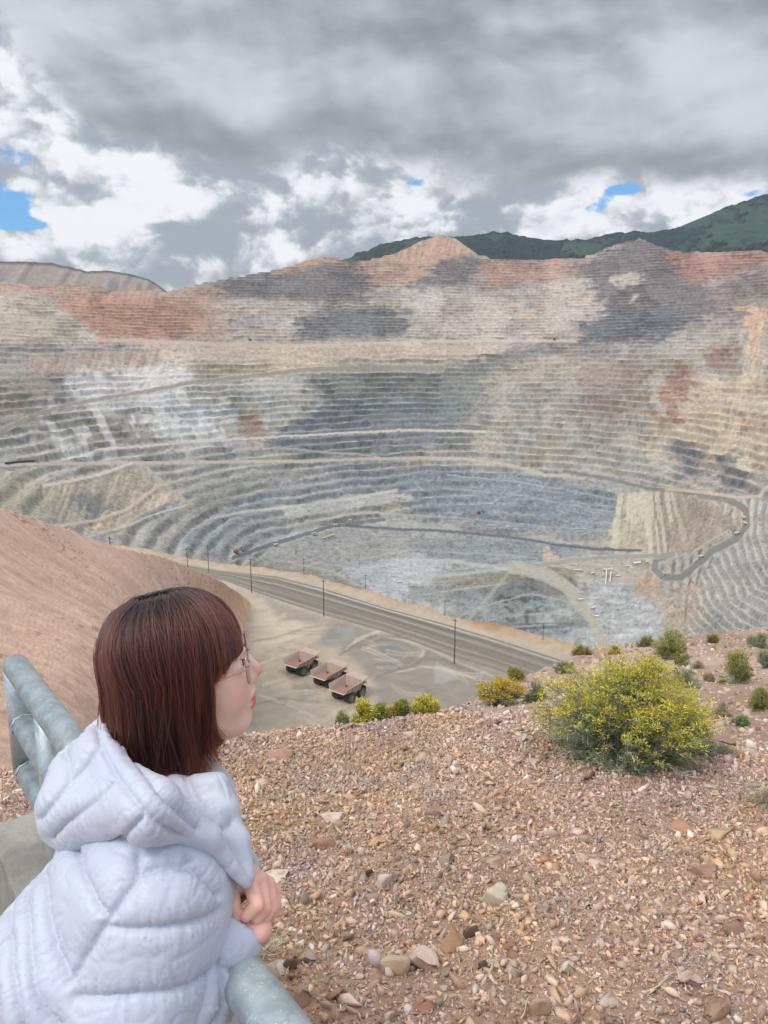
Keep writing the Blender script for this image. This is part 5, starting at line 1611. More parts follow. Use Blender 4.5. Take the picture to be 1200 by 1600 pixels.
t_.lnk(t_.noise(co_, 900, 3), bn_.inputs['Height']); t_.lnk(bn_.outputs[0], b_.inputs['Normal'])
body = pmesh('body', SV, SQ, m_skin, None, SK)

# nails that show: the left thumb's
m_nail = simple('nail', (236, 176, 168), 0.25, 0, 0.05, 60)
nb = MB()
tv_ = l_thumb[3] - l_thumb[2]; tv_ /= np.linalg.norm(tv_)
cv_ = -(pt(371, 1431, 1.0) - pt(371, 1431, 0.9)); cv_ /= np.linalg.norm(cv_)
nn = cv_ * 0.85 + np.array([0.25, 0, 0.45]); nn -= tv_ * (nn @ tv_); nn /= np.linalg.norm(nn)
wv_ = np.cross(tv_, nn)
V_ = []; F_ = []
for i in range(6):
    for j in range(7):
        a = (j / 6 - 0.5) * 1.7; l_ = (i / 5 - 0.35) * 0.012
        w_ = 1 - 0.25 * max(0, abs(i / 5 - 0.5) - 0.3)
        V_.append(l_thumb[3] + tv_ * l_ + 0.0091 * (nn * math.cos(a) + wv_ * math.sin(a) * w_))
for i in range(5):
    for j in range(6): F_.append([i * 7 + j, i * 7 + j + 1, i * 7 + j + 8, i * 7 + j + 7])
nb.add(np.array(V_) - PERSON_LOC, F_)
nb.build('thumbnail', m_nail, body, True)

# eyes with lashes (the lids are part of the face)
m_lash = simple('lash', (40, 26, 22), 0.7, 0, 0.1, 50)
m_eye = simple('eyeball', (226, 220, 216), 0.15, 0, 0.04, 60)
m_iris = simple('iris', (48, 30, 22), 0.1, 0, 0.15, 400)
for s_ in (-1, 1):
    eb = MB()
    c_ = hl(0.0825, s_ * 0.033, 0.010)
    n = 14
    V_ = [c_ + HR @ (np.array([math.cos(a) * math.cos(b), math.sin(b) * math.cos(a), math.sin(a)]) * np.array([0.0142, 0.0130, 0.0062])) for a in np.linspace(-1.5, 1.5, 9) for b in np.arange(n) / n * 2 * math.pi]
    F_ = [[i * n + j, i * n + (j + 1) % n, (i + 1) * n + (j + 1) % n, (i + 1) * n + j] for i in range(8) for j in range(n)]
    eb.add(np.array(V_) - PERSON_LOC, F_)
    eo = eb.build('eye', m_eye, person, True)
    ib = MB(); V_ = []
    for k in range(3):
        for j in range(12):
            a = j / 12 * 2 * math.pi; rr = (0.0001, 0.002, 0.0042)[k]
            V_.append(c_ + HR @ np.array([0.0146 - 0.0016 * k * k / 4, math.cos(a) * rr, math.sin(a) * rr * 0.8]))
    ib.add(np.array(V_) - PERSON_LOC, [[k * 12 + j, k * 12 + (j + 1) % 12, (k + 1) * 12 + (j + 1) % 12, (k + 1) * 12 + j] for k in range(2) for j in range(12)])
    ib.build('iris', m_iris, eo, True)
    lb = MB()
    rng = np.random.default_rng(3)
    line_ = []
    for k in range(15):
        f = k / 14
        y_ = 0.018 + f * 0.031
        xx = 0.0965 - 0.014 * (f - 0.35) ** 2 / 0.42 * 1.0 - 0.008 * f * f; zz = 0.0125 + 0.004 * math.sin(f * math.pi) - 0.006 * f
        b0 = np.array([xx, s_ * y_, zz]); line_.append(hl(*b0))
        for r_ in range(2):
            tip = b0 + np.array([0.0075 + 0.001 * rng.normal(), s_ * (0.003 * (f - 0.3) + 0.0008 * rng.normal()), -0.001 + 0.0035 * f + 0.001 * rng.normal()])
            mid = (b0 + tip) / 2 + np.array([0.0005, 0, -0.0012])
            lb.tube(np.array([hl(*b0), hl(*mid), hl(*tip)]) - PERSON_LOC, [0.0003, 0.0002, 0.00008], 4)
    lb.tube(np.array(line_) - PERSON_LOC, 0.0006, 5)
    lo_ = lb.build('eyelashes', m_lash, person, True); lo_['kind'] = 'stuff'

# ---- glasses: thin wire frame with large rounded lenses
m_wire, t_, b_ = material('glasses_wire')
b_.inputs['Base Color'].default_value = (0.50, 0.36, 0.32, 1); b_.inputs['Metallic'].default_value = 1; b_.inputs['Roughness'].default_value = 0.22
m_lens, t_, b_ = material('lens_glass')
t_.t.nodes.remove(b_)
out_ = [n for n in t_.t.nodes if n.type == 'OUTPUT_MATERIAL'][0]
tb = t_.n('ShaderNodeBsdfTransparent'); gb = t_.n('ShaderNodeBsdfGlossy'); gb.inputs['Roughness'].default_value = 0.03
fr_ = t_.n('ShaderNodeFresnel'); fr_.inputs[0].default_value = 1.5
mx = t_.n('ShaderNodeMixShader'); t_.lnk(t_.m('MULTIPLY', fr_.outputs[0], 0.7), mx.inputs[0]); t_.lnk(tb.outputs[0], mx.inputs[1]); t_.lnk(gb.outputs[0], mx.inputs[2]); t_.lnk(mx.outputs[0], out_.inputs[0])
tb.inputs[0].default_value = (0.97, 0.97, 0.96, 1)


def lens_pt(s_, a, k=1.0, dx=0.0):
    ca, sa = math.cos(a), math.sin(a)
    e = 2.6
    yy = 0.0245 * k * math.copysign(abs(ca) ** (2 / e), ca); zz = 0.0235 * k * math.copysign(abs(sa) ** (2 / e), sa)
    y = 0.0335 + yy
    return hl(0.1020 - 0.10 * zz * -1.0 - 1.1 * max(y - 0.02, 0) ** 2 * 2.0 + dx, s_ * y, 0.008 + zz)


gm = MB()
for s_ in (-1, 1):
    gm.tube(np.array([lens_pt(s_, a) for a in np.linspace(0, 2 * math.pi, 40, endpoint=False)]) - PERSON_LOC, 0.00085, 6, close=True)
    gm.tube(np.array([hl(0.1020 + 0.0012, s_ * 0.057, 0.016), hl(0.0995, s_ * 0.066, 0.0165), hl(0.093, s_ * 0.0705, 0.0160), hl(0.05, s_ * 0.073, 0.010), hl(0.010, s_ * 0.0755, 0.007), hl(-0.006, s_ * 0.077, 0.001), hl(-0.016, s_ * 0.077, -0.014)]) - PERSON_LOC, [0.0009, 0.001, 0.0009, 0.0008, 0.0008, 0.0011, 0.0012], 6)
    gm.tube(np.array([lens_pt(s_, math.pi, 0.95), hl(0.1035, s_ * 0.0085, 0.002), hl(0.1015, s_ * 0.0085, -0.002)]) - PERSON_LOC, 0.0006, 5)
gm.tube(np.array([hl(0.1030, -0.0095, 0.014), hl(0.1060, 0, 0.0165), hl(0.1030, 0.0095, 0.014)]) - PERSON_LOC, 0.0009, 6)
glasses = gm.build('glasses', m_wire, person, True)
for s_ in (-1, 1):
    lm = MB(); V_ = [lens_pt(s_, a, k_, 0.0008 * (1 - k_)) for k_ in (0.97, 0.6, 0.02) for a in np.linspace(0, 2 * math.pi, 32, endpoint=False)]
    lm.add(np.array(V_) - PERSON_LOC, [[k * 32 + j, k * 32 + (j + 1) % 32, (k + 1) * 32 + (j + 1) % 32, (k + 1) * 32 + j] for k in range(2) for j in range(32)])
    lm.build('lens', m_lens, glasses, True)

# ------------------------------------------------------------------ jacket
CAMP = np.array([0, 0, CZ])


def on_surface(V, Nn, px):
    """3-D points of a mesh seen at pixels: nearest camera-facing vertex"""
    u, v, d = proj(V)
    vw = CAMP - V
    facing = (Nn * vw).sum(1) > 0
    out = []
    for (a, b) in px:
        w = (u - a) ** 2 + (v - b) ** 2 + np.where(facing, 0, 1e6)
        m = np.argsort(w)[:6]
        m = m[w[m] < 400]
        if len(m): out.append(V[m[np.argmin(d[m])]])
    return np.array(out)


def quilt(V, Q, seams, amp, wid, wrinkle=1.0, seed=1, extra=None):
    Nn = vnormals(V, Q)
    S = []; Tn = []
    for pl in seams:
        pl = curve_pts(pl, max(8, int(np.linalg.norm(np.diff(np.array(pl, float), axis=0), axis=1).sum() / 3)))
        w = on_surface(V, Nn, pl)
        if len(w) > 3:
            for _ in range(2): w[1:-1] = 0.25 * w[:-2] + 0.5 * w[1:-1] + 0.25 * w[2:]
            f = np.linspace(0, len(w) - 1, len(w) * 4); i0 = np.minimum(f.astype(int), len(w) - 2)
            ww = w[i0] + (w[i0 + 1] - w[i0]) * (f - i0)[:, None]
            S.append(ww); Tn.append(np.gradient(ww, axis=0))
    if extra is not None and len(extra): S += extra; Tn += [np.gradient(e, axis=0) for e in extra]
    S = np.concatenate(S); Tn = np.concatenate(Tn); Tn /= np.linalg.norm(Tn, axis=1)[:, None] + 1e-9
    from mathutils.kdtree import KDTree
    kd = KDTree(len(S))
    for i, p_ in enumerate(S.tolist()): kd.insert(p_, i)
    kd.balance()
    res = [kd.find(p_)[1:] for p_ in V.tolist()]
    ix = np.array([r_[0] for r_ in res]); d = np.array([r_[1] for r_ in res])
    puff = 1 - np.exp(-(d / wid) ** 1.15)
    # gathers: short folds that run away from the stitching
    arc = (S[ix] * np.array([1.0, 1.0, 1.0])).sum(1) * 0 + np.einsum('ij,ij->i', V, Tn[ix])
    g = fbm(arc / 0.022, d / 0.10, oct=3, seed=seed)
    gat = g * np.exp(-((d - 0.010) / 0.020) ** 2)
    lo_ = fbm(V[:, 0] / 0.075, V[:, 1] / 0.075, V[:, 2] / 0.075, oct=2, seed=seed + 3)
    fold = np.abs(vnoise(V[:, 0] / 0.045 + 1.5 * lo_, V[:, 1] / 0.045 + 1.5 * lo_, V[:, 2] / 0.045, seed=seed + 5))
    disp = amp * (puff - 0.55) + wrinkle * (0.0016 * gat + 0.0008 * fbm(arc / 0.008, d / 0.04, oct=2, seed=seed + 9) * np.exp(-(d / 0.022) ** 2) + 0.0030 * lo_ * puff - 0.0012 * np.exp(-(fold / 0.10) ** 2) * puff)
    stitch = np.exp(-(d / 0.0032) ** 2)
    disp -= 0.0030 * stitch
    return V + Nn * disp[:, None], d


m_jac, t_, b_ = material('puffer_nylon')
co_ = t_.n('ShaderNodeTexCoord').outputs['Object']
n_ = t_.noise(co_, 14, 5, 0.6)
t_._in(b_.inputs['Base Color'], t_.mix(n_, lin((187, 191, 204)), lin((200, 203, 214))))
b_.inputs['Roughness'].default_value = 0.44
b_.inputs['Sheen Weight'].default_value = 0.25; b_.inputs['Sheen Roughness'].default_value = 0.4
b_.inputs['Specular IOR Level'].default_value = 0.35
bn_ = t_.n('ShaderNodeBump'); bn_.inputs['Strength'].default_value = 0.30; bn_.inputs['Distance'].default_value = 0.005
wr = t_.n('ShaderNodeTexNoise'); wr.inputs['Scale'].default_value = 26; wr.inputs['Detail'].default_value = 5; wr.inputs['Distortion'].default_value = 1.2
t_.lnk(co_, wr.inputs['Vector']); t_.lnk(wr.outputs[0], bn_.inputs['Height']); t_.lnk(bn_.outputs[0], b_.inputs['Normal'])


def bounds(pts, m):
    pts = np.array(pts); return pts.min(0) - m, pts.max(0) + m


# torso
def torso_fn(p):
    d = sd_ell(p, NB + SP * 0.24 - BK * 0.066, (0.25, 0.178, 0.110), TR)
    d = smin(d, sd_ell(p, NB + SP * 0.46 - BK * 0.085, (0.26, 0.195, 0.135), TR), 0.08)
    d = smin(d, sd_rcone(p, NB + SP * 0.05 - BK * 0.05, RS + BK * 0.0, 0.075, 0.075), 0.06)
    d = smin(d, sd_rcone(p, NB + SP * 0.05 - BK * 0.05, LS, 0.075, 0.07), 0.06)
    arm = smin(sd_rcone(p, RS, RE, 0.084, 0.074), sd_ell(p, RS + np.array([-0.005, 0.02, 0.005]), (0.082, 0.082, 0.083)), 0.03)
    d = smin(d, sd_rcone(p, pt(165, 1385, 0.985), pt(95, 1540, 0.925), 0.075, 0.085), 0.05)
    d = smin(d, arm, 0.035)
    # standing collar round the neck
    d = smin(d, sd_rcone(p, NB - BK * 0.03, NB + (HO - NB) * 0.14, 0.078, 0.066), 0.03)
    d = smax(d, -sd_rcone(p, NB + (HO - NB) * 0.05, NB + (HO - NB) * 0.8, 0.058, 0.060), 0.012)
    return d


lo, hi = bounds([NB, RS, RE, LS, HIP, HIP + SP * 0.14], 0.24)
Vt, Qt = surface(torso_fn, lo, hi, 0.0030, 2)
t_seams = [[(118, 1322), (130, 1370), (148, 1405), (166, 1436)], [(72, 1318), (70, 1380), (75, 1440), (92, 1492), (110, 1528)], [(44, 1345), (41, 1420), (47, 1500), (58, 1545), (75, 1578), (92, 1600)], [(14, 1410), (16, 1500), (24, 1560), (36, 1620)], [(-14, 1440), (-12, 1540), (-2, 1620)],
           [(215, 1330), (216, 1364), (190, 1400), (165, 1436), (135, 1485), (108, 1530)]]
s_seams = [[(216, 1364), (250, 1352), (285, 1352), (318, 1368), (345, 1398)], [(165, 1448), (210, 1450), (262, 1448), (310, 1440), (345, 1424)], [(118, 1556), (160, 1556), (210, 1552), (265, 1550), (300, 1540), (330, 1522)], [(120, 1640), (200, 1652), (300, 1640)], [(298, 1335), (290, 1352)]]
Vt, dt = quilt(Vt, Qt, t_seams + s_seams, 0.0090, 0.0085, 1.0, 11)
jacket = pmesh('jacket', Vt, Qt, m_jac)


# sleeves
def rsleeve_fn(p):
    d = sd_rcone(p, RE, RE + (RW - RE) * 0.98, 0.067, 0.037)
    d = smax(d, -sd_rcone(p, RW + (RW - RE) * 0.25, RE + (RW - RE) * 0.90, 0.030, 0.027), 0.005)
    return d


lo, hi = bounds([RE, RW], 0.11)
Vs_, Qs_ = surface(rsleeve_fn, lo, hi, 0.0026, 2)
s_seams = [[(336, 1600), (352, 1575), (345, 1520), (338, 1500)], [(384, 1548), (366, 1520), (345, 1512)]]
Vs_, ds_ = quilt(Vs_, Qs_, s_seams, 0.0085, 0.0085, 1.0, 21)
pmesh('sleeve', Vs_, Qs_, m_jac, jacket).location = (0, 0, 0)


def lsleeve_fn(p):
    d = sd_rcone(p, LS, LE, 0.080, 0.066)
    d = smin(d, sd_rcone(p, LE, LE + (LW - LE) * 0.92, 0.062, 0.040), 0.012)
    d = smax(d, -sd_rcone(p, LW + (LW - LE) * 0.12, LE + (LW - LE) * 0.80, 0.030, 0.028), 0.006)
    return d


lo, hi = bounds([LS, LE, LW], 0.11)
Vs_, Qs_ = surface(lsleeve_fn, lo, hi, 0.006, 2)
ex = []
for a, b, r in ((LS, LE, 0.075), (LE, LW, 0.055)):
    for f in (0.25, 0.6, 0.95):
        c_ = a + (b - a) * f; t0 = (b - a) / np.linalg.norm(b - a); e1 = np.cross(t0, UPV); e1 /= np.linalg.norm(e1); e2 = np.cross(t0, e1)
        ex.append(np.array([c_ + r * (math.cos(q_) * e1 + math.sin(q_) * e2) for q_ in np.linspace(0, 2 * math.pi, 50)]))
Vs_, ds_ = quilt(Vs_, Qs_, [], 0.013, 0.016, 1.0, 31, ex)
pmesh('sleeve', Vs_, Qs_, m_jac, jacket)

# hood lying open on the back and shoulders: a padded shell
HA = pt(180, 1122, 1.045); HB = pt(128, 1210, 1.030); HC_ = pt(122, 1264, 0.985); HD = pt(232, 1266, 0.890)
H1 = pt(170, 1184, 0.985); H2 = pt(222, 1250, 0.935); HE = pt(326, 1308, 0.928); HF = pt(386, 1382, 0.945); HG = pt(290, 1298, 0.93)
mir = lambda p: p + LB * (2 * ((NB - p) @ LB)) * 0.55
HL1 = mir(H1) + SP * 0.01; HL2 = mir(H2); HLD = mir(HD)


def hood_fn(p):
    d = sd_tri(p, HA, HB, H1, 0.013, 0.034, 0.012)
    for a, b, c, ra, rb, rc in ((HB, HC_, H1, .034, .040, .012), (HC_, HD, H1, .040, .030, .012), (H1, HD, H2, .012, .030, .011), (HD, HE, H2, .030, .010, .010), (HE, HF, HG, .010, .0040, .006),
                                (HA, HB, HL1, .013, .034, .012), (HB, HC_, HL1, .034, .04, .016), (HC_, HLD, HL1, .04, .03, .016), (HL1, HLD, HL2, .016, .03, .012)):
        d = smin(d, sd_tri(p, a, b, c, ra, rb, rc), 0.018)
    return d


lo, hi = bounds([HA, HB, HC_, HD, HF, HL1, HL2, HLD], 0.07)
Vo, Qo = surface(hood_fn, lo, hi, 0.0025, 12)
h_seams = [[(166, 1118), (180, 1146), (208, 1180), (240, 1222), (272, 1258), (312, 1296)], [(145, 1118), (152, 1140), (158, 1165), (172, 1198), (196, 1232), (229, 1268), (256, 1292), (286, 1310)], [(152, 1166), (128, 1200), (105, 1222), (82, 1252), (58, 1282)], [(182, 1212), (158, 1238), (130, 1262), (100, 1290), (80, 1312)], [(228, 1270), (205, 1295), (182, 1320)],
           [(98, 1168), (104, 1192), (108, 1222)], [(142, 1122), (118, 1150), (92, 1172), (66, 1200)]]
Vo, do_ = quilt(Vo, Qo, h_seams, 0.0060, 0.0075, 0.8, 41)
hood = pmesh('hood', Vo, Qo, m_jac, jacket)

# front edge of the jacket: lapel beside the neck, lining and zip
m_lin = simple('lining', (196, 198, 212), 0.5, 0, 0.05, 30)
LA = pt(340, 1224, 1.00); LBm = pt(352, 1262, 0.985); LC = pt(372, 1315, 0.97); LD = pt(384, 1368, 0.955)
LI = pt(274, 1230, 1.01); LJ = pt(300, 1290, 0.955)


def lapel_fn(p):
    d = sd_tri(p, LA, LBm, LI, .012, .011, .014)
    for a, b, c in ((LBm, LJ, LI), (LBm, LC, LJ), (LC, LD, LJ)):
        d = smin(d, sd_tri(p, a, b, c, .011, .011, .012), 0.012)
    return d


lo, hi = bounds([LA, LI, LD, LJ], 0.05)
Vp_, Qp_ = surface(lapel_fn, lo, hi, 0.0030, 2)
Vp_, _ = quilt(Vp_, Qp_, [[(290, 1205), (298, 1235), (316, 1258), (332, 1292), (336, 1302)], [(262, 1250), (285, 1247), (302, 1243)], [(336, 1302), (352, 1294), (362, 1284)]], 0.005, 0.008, 0.8, 51)
pmesh('lapel', Vp_, Qp_, m_jac, jacket)
zb = MB()
zp = curve_pts([pt(343, 1212, 0.985), pt(352, 1230, 0.980), pt(358, 1256, 0.974), pt(362, 1276, 0.972)], 46)
for k in range(0, 46):
    zb.box(zp[k] - PERSON_LOC, (0.0045, 0.003, 0.0018))
m_zip = simple('zip_teeth', (226, 228, 236), 0.35, 0.2, 0.05, 60)
zo = zb.build('zip', m_zip, jacket); zo['kind'] = 'stuff'

# trousers and shoes
m_tr = simple('trouser_cloth', (46, 50, 62), 0.9, 0, 0.15, 20, 0.3, 300)
GZ0 = PERSON_LOC[2]
legs = []
for s_ in (-1, 1):
    hp = HIP + LB * s_ * 0.09 + np.array([0, 0, -0.05]); an = np.array([HIP[0], HIP[1], GZ0 + 0.09]) + LB * s_ * 0.10 + FB * 0.03
    kn = (hp + an) / 2 + FB * 0.035
    legs.append((hp, kn, an))


def trouser_fn(p):
    d = sd_ell(p, HIP + np.array([0, 0, -0.02]), (0.135, 0.165, 0.14), np.stack([FB, LB, UPV], 1))
    for hp, kn, an in legs:
        d = smin(d, sd_rcone(p, hp, kn, 0.088, 0.062), 0.03); d = smin(d, sd_rcone(p, kn, an + np.array([0, 0, 0.0]), 0.062, 0.050), 0.02)
    return d


lo, hi = bounds([legs[0][0], legs[1][0], legs[0][2], legs[1][2], HIP + np.array([0, 0, .1])], 0.18)
lo[2] = GZ0 + 0.045
Vq, Qq = surface(trouser_fn, lo, hi, 0.012, 1)
pmesh('trousers', Vq, Qq, m_tr)
m_shoe = simple('shoe', (222, 222, 220), 0.6, 0, 0.06, 20)
for hp, kn, an in legs:
    toe = an + FB * 0.16; toe[2] = GZ0 + 0.032; heel = an - FB * 0.05; heel[2] = GZ0 + 0.038

    def shoe_fn(p, an=an, toe=toe, heel=heel):
        d = sd_rcone(p, heel, toe, 0.040, 0.034)
        d = smin(d, sd_rcone(p, an + np.array([0, 0, -.01]), (an + heel) / 2, 0.045, 0.045), 0.03)
        return np.maximum(d, GZ0 + 0.002 - p[..., 2])
    lo, hi = bounds([toe, heel, an], 0.07)
    Vq, Qq = surface(shoe_fn, lo, hi, 0.006, 1)
    pmesh('shoe', Vq, Qq, m_shoe)

print("hood far side", [tuple(np.round(proj(q_), 2)) for q_ in (HL1, HL2, HLD)])
# ------------------------------------------------------------------ hair: chin-length bob with a fringe
HCEN = np.array([0.003, 0, 0.025])                           # middle of the hair shell in head coordinates
HRAD = np.array([0.0955, 0.090, 0.101])
rh = np.random.default_rng(17)
GD = HR.T @ np.array([0, 0, -1.0])                            # straight down in head coordinates


def strand(psi, th0, layer, lock, zend, n=16):
    """psi: 0 forward, +90 deg the wearer's right; th0: how far down the scalp the root lies"""
    R = HRAD * layer
    x0 = float(np.clip(0.50 * math.cos(psi) + 0.11 * rh.normal(), -0.6, 0.6))
    s0 = np.array([x0, -0.011 * math.copysign(min(1, abs(math.sin(psi)) * 3), math.sin(psi)), math.sqrt(1 - x0 * x0)]); e = np.array([math.cos(psi), -math.sin(psi), 0.02])
    s0 /= np.linalg.norm(s0); e /= np.linalg.norm(e)
    om = math.acos(np.clip(s0 @ e, -1, 1))
    out = []
    for k, f in enumerate(np.linspace(th0 / 1.6, 0.985, 9)):
        dr = (math.sin((1 - f) * om) * s0 + math.sin(f * om) * e) / math.sin(om)
        dr = dr / (np.abs(dr) ** 2.5).sum() ** 0.4
        rise = 0.93 + 0.07 * min(1, k / 2.0) if th0 > 0.25 else 1.0
        out.append(HCEN + R * dr * rise)
    return np.array(out)


paths = []
cols = []
NS = 17000
locks = 240
lk_psi = np.sort(rh.uniform(-math.pi, math.pi, locks))
lk_off = rh.normal(size=(locks, 4))
for i in range(NS):
    L = rh.integers(locks)
    psi = lk_psi[L] + rh.normal() * 0.035
    a = abs((psi + math.pi) % (2 * math.pi) - math.pi)
    psi = (psi + math.pi) % (2 * math.pi) - math.pi
    fringe = a < 0.98
    if fringe and a > 0.80 and rh.uniform() < 0.45: continue
    layer = 1.0 - 0.16 * rh.uniform() ** 1.6 + 0.014 * lk_off[L, 0]
    th0 = rh.uniform(0.02, 1.15) if rh.uniform() < 0.55 else rh.uniform(0.02, 0.2)
    if fringe: th0 = min(th0, 0.5) * 0.8
    base = strand(psi, th0, layer, L, None)
    p = base[-1].copy()
    if fringe:
        zend = 0.040 - 0.020 * sstep(0.45, 0.8, a) - 0.020 * sstep(0.8, 0.98, a) + 0.008 * lk_off[L, 1] + 0.006 * rh.normal()
        # the fringe lies on the forehead: keep it close to the face
        tail = []
        fwd = np.array([math.cos(psi), -math.sin(psi), 0])
        for k in range(1, 6):
            f = k / 5
            q_ = p + GD * f * max(p[2] - zend, 0.004) - fwd * 0.010 * f * f + np.array([0, 0.002 * lk_off[L, 2] * f, 0])
            tail.append(q_)
    else:
        side = 1 - abs(a - 1.5) / 1.6
        zend = -0.136 + 0.050 * (1 - sstep(0.98, 1.4, a)) + 0.018 * sstep(1.7, 2.6, a) + 0.010 * lk_off[L, 1] + 0.010 * rh.normal()
        ln = p[2] - zend
        rad = np.array([p[0] - HCEN[0], p[1], 0]); rad /= np.linalg.norm(rad)
        inw = 0.026 * (1.0 + 0.3 * lk_off[L, 2])
        flick = (0.020 + 0.010 * lk_off[L, 3]) * (1 - sstep(1.0, 1.6, a))
        tail = []
        for k in range(1, 10):
            f = k / 9
            q_ = p + GD * f * ln - rad * inw * f ** 1.6 + rad * 0.006 * math.sin(f * math.pi)
            q_ = q_ + np.array([1, 0, 0]) * flick * max(0, f - 0.55) ** 2 * 4.9 + np.array([0.004 * math.sin(3 * f + lk_off[L, 2]), 0.003 * math.sin(4 * f + lk_off[L, 0]), 0]) * f
            tail.append(q_)
    q_ = np.vstack([base, tail])
    for _ in range(3): q_[1:-1] = 0.25 * q_[:-2] + 0.5 * q_[1:-1] + 0.25 * q_[2:]
    # stray bend
    q_ = q_ + 0.0016 * np.stack([fbm(np.arange(len(q_)) * 0.23 + 31.7 * i, np.full(len(q_), 5.1 * k), oct=2, seed=k) for k in range(3)], 1) if i % 3 == 0 else q_
    paths.append(q_)
    cols.append((lk_off[L, 0] * 0.5 + rh.normal() * 0.5, th0))
# flyaways
for i in range(170):
    psi = rh.uniform(-math.pi, math.pi)
    if abs(psi) < 1.35: continue
    b = strand(psi, rh.uniform(0.1, 1.0), 1.0 + 0.05 * rh.uniform(), 0, None)
    p = b[-1]
    tl_ = [p + GD * 0.13 * f + np.array([0.02 * math.sin(2.2 * f + i), -0.012 * math.sin(3 * f + 2 * i) * 1.0, 0]) * f for f in np.linspace(0.1, 1, 9)]
    paths.append(np.vstack([b, tl_])); cols.append((1.0, 0.3))
hc = bpy.data.hair_curves.new('hair')
hc.add_curves([len(q_) for q_ in paths])
PW = np.concatenate(paths)
PWw = HO + PW @ HR.T - PERSON_LOC
hc.points.foreach_set('position', np.ascontiguousarray(PWw, np.float32).ravel())
rad_ = np.concatenate([0.00036 * np.clip(1.15 - np.linspace(0, 1, len(q_)) ** 3, 0.2, 1) for q_ in paths]).astype(np.float32)
ra_ = hc.attributes.get('radius') or hc.attributes.new('radius', 'FLOAT', 'POINT')
ra_.data.foreach_set('value', rad_)
ca = hc.attributes.new('tone', 'FLOAT', 'POINT')
ca.data.foreach_set('value', np.concatenate([np.full(len(q_), c_[0]) for q_, c_ in zip(paths, cols)]).astype(np.float32))
cl_ = hc.attributes.new('along', 'FLOAT', 'POINT')
topness = np.concatenate([np.clip((q_[:, 2] - 0.085) / 0.045, 0, 1) for q_ in paths]).astype(np.float32)
cl_.data.foreach_set('value', topness)
m_hair, t_, b_ = material('hair_fibre')
out_ = [n for n in t_.t.nodes if n.type == 'OUTPUT_MATERIAL'][0]
t_.t.nodes.remove(b_)
hb = t_.n('ShaderNodeBsdfHairPrincipled'); hb.parametrization = 'COLOR'
at1 = t_.n('ShaderNodeAttribute', attribute_name='tone'); at2 = t_.n('ShaderNodeAttribute', attribute_name='along')
tone = t_.mix(t_.ss(at1.outputs['Fac'], -1.2, 1.6), lin((26, 12, 10)), lin((82, 34, 24)))
tone = t_.mix(t_.m('MULTIPLY', at2.outputs['Fac'], 0.95), tone, lin((28, 23, 24)))
t_._in(hb.inputs['Color'], tone)
hb.inputs['Roughness'].default_value = 0.32; hb.inputs['Radial Roughness'].default_value = 0.45
hb.inputs['Random Roughness'].default_value = 0.3
t_.lnk(hb.outputs[0], out_.inputs[0])
hc.materials.append(m_hair)
ho = bpy.data.objects.new('hair', hc); COL.objects.link(ho); ho.parent = person


# dark under-layer so that no scalp shows between the strands
def cap_fn(p):
    q = (p - HO) @ HR
    d = sd_ell(q, HCEN + np.array([0, 0, 0]), HRAD * 0.945)
    side = sd_ell(q * np.array([1, 1, 1]) - HCEN, (0, 0, -0.055), HRAD * np.array([0.84, 0.86, 0.86]))
    d = smin(d, side, 0.03)
    d = smax(d, -(q[..., 2] + 0.105 + 0 * q[..., 0]), 0.01)
    # open at the face, below the fringe
    face = np.maximum(0.058 - q[..., 0] - 0.25 * np.maximum(q[..., 2] - 0.02, 0) * 0, q[..., 2] - 0.062)
    d = smax(d, -np.maximum(-(q[..., 0] - 0.046), q[..., 2] - 0.066), 0.008)
    return d


Vc_, Qc_ = surface(cap_fn, HO - [0.17, 0.15, 0.16], HO + [0.15, 0.14, 0.17], 0.004, 2)
qc_ = (Vc_ - HO) @ HR
part_ = np.exp(-(qc_[:, 1] / 0.0045) ** 2) * (qc_[:, 2] > 0.08) * (1 - sstep(0.030, 0.048, np.abs(qc_[:, 0] - 0.0)))
cc_ = lin((34, 16, 13))[None] + (lin((206, 180, 170)) - lin((34, 16, 13)))[None] * (0.9 * part_)[:, None]
m_cap = leafless = vcol_mat('hair_base', rough=0.75, var=0.1, scale=60)
pmesh('scalp_hair', Vc_, Qc_, m_cap, ho, cc_)
# ------------------------------------------------------------------ rabbitbrush and scrub
def leaf_mat(name, a, b_, var=0.3):
    m, t, bs = material(name)
    vc = t.n('ShaderNodeVertexColor', layer_name='col')
    t._in(bs.inputs['Base Color'], vc.outputs[0])
    bs.inputs['Roughness'].default_value = 0.75; bs.inputs['Specular IOR Level'].default_value = 0.2
    return m


m_leaf = leaf_mat('leaves', 0, 0); m_flow = leaf_mat('flowers', 0, 0); m_stem = leaf_mat('stems', 0, 0)


def ribbons(P0, P1, P2, w, rng):
    """thin bent blades from P0 through P1 to P2, two quads each, edge turned at random"""
    n = len(P0)
    t = P2 - P0
    s = np.cross(t, rng.normal(size=(n, 3))); s /= np.linalg.norm(s, axis=1)[:, None] + 1e-9
    w = np.broadcast_to(w, (n,))[:, None]
    V = np.stack([P0 - s * w, P0 + s * w, P1 - s * w * 0.85, P1 + s * w * 0.85, P2 - s * w * 0.25, P2 + s * w * 0.25], 1).reshape(-1, 3)
    b = 6 * np.arange(n)[:, None]
    F = np.concatenate([b + [0, 1, 3, 2], b + [2, 3, 5, 4]], 0)
    return V, F


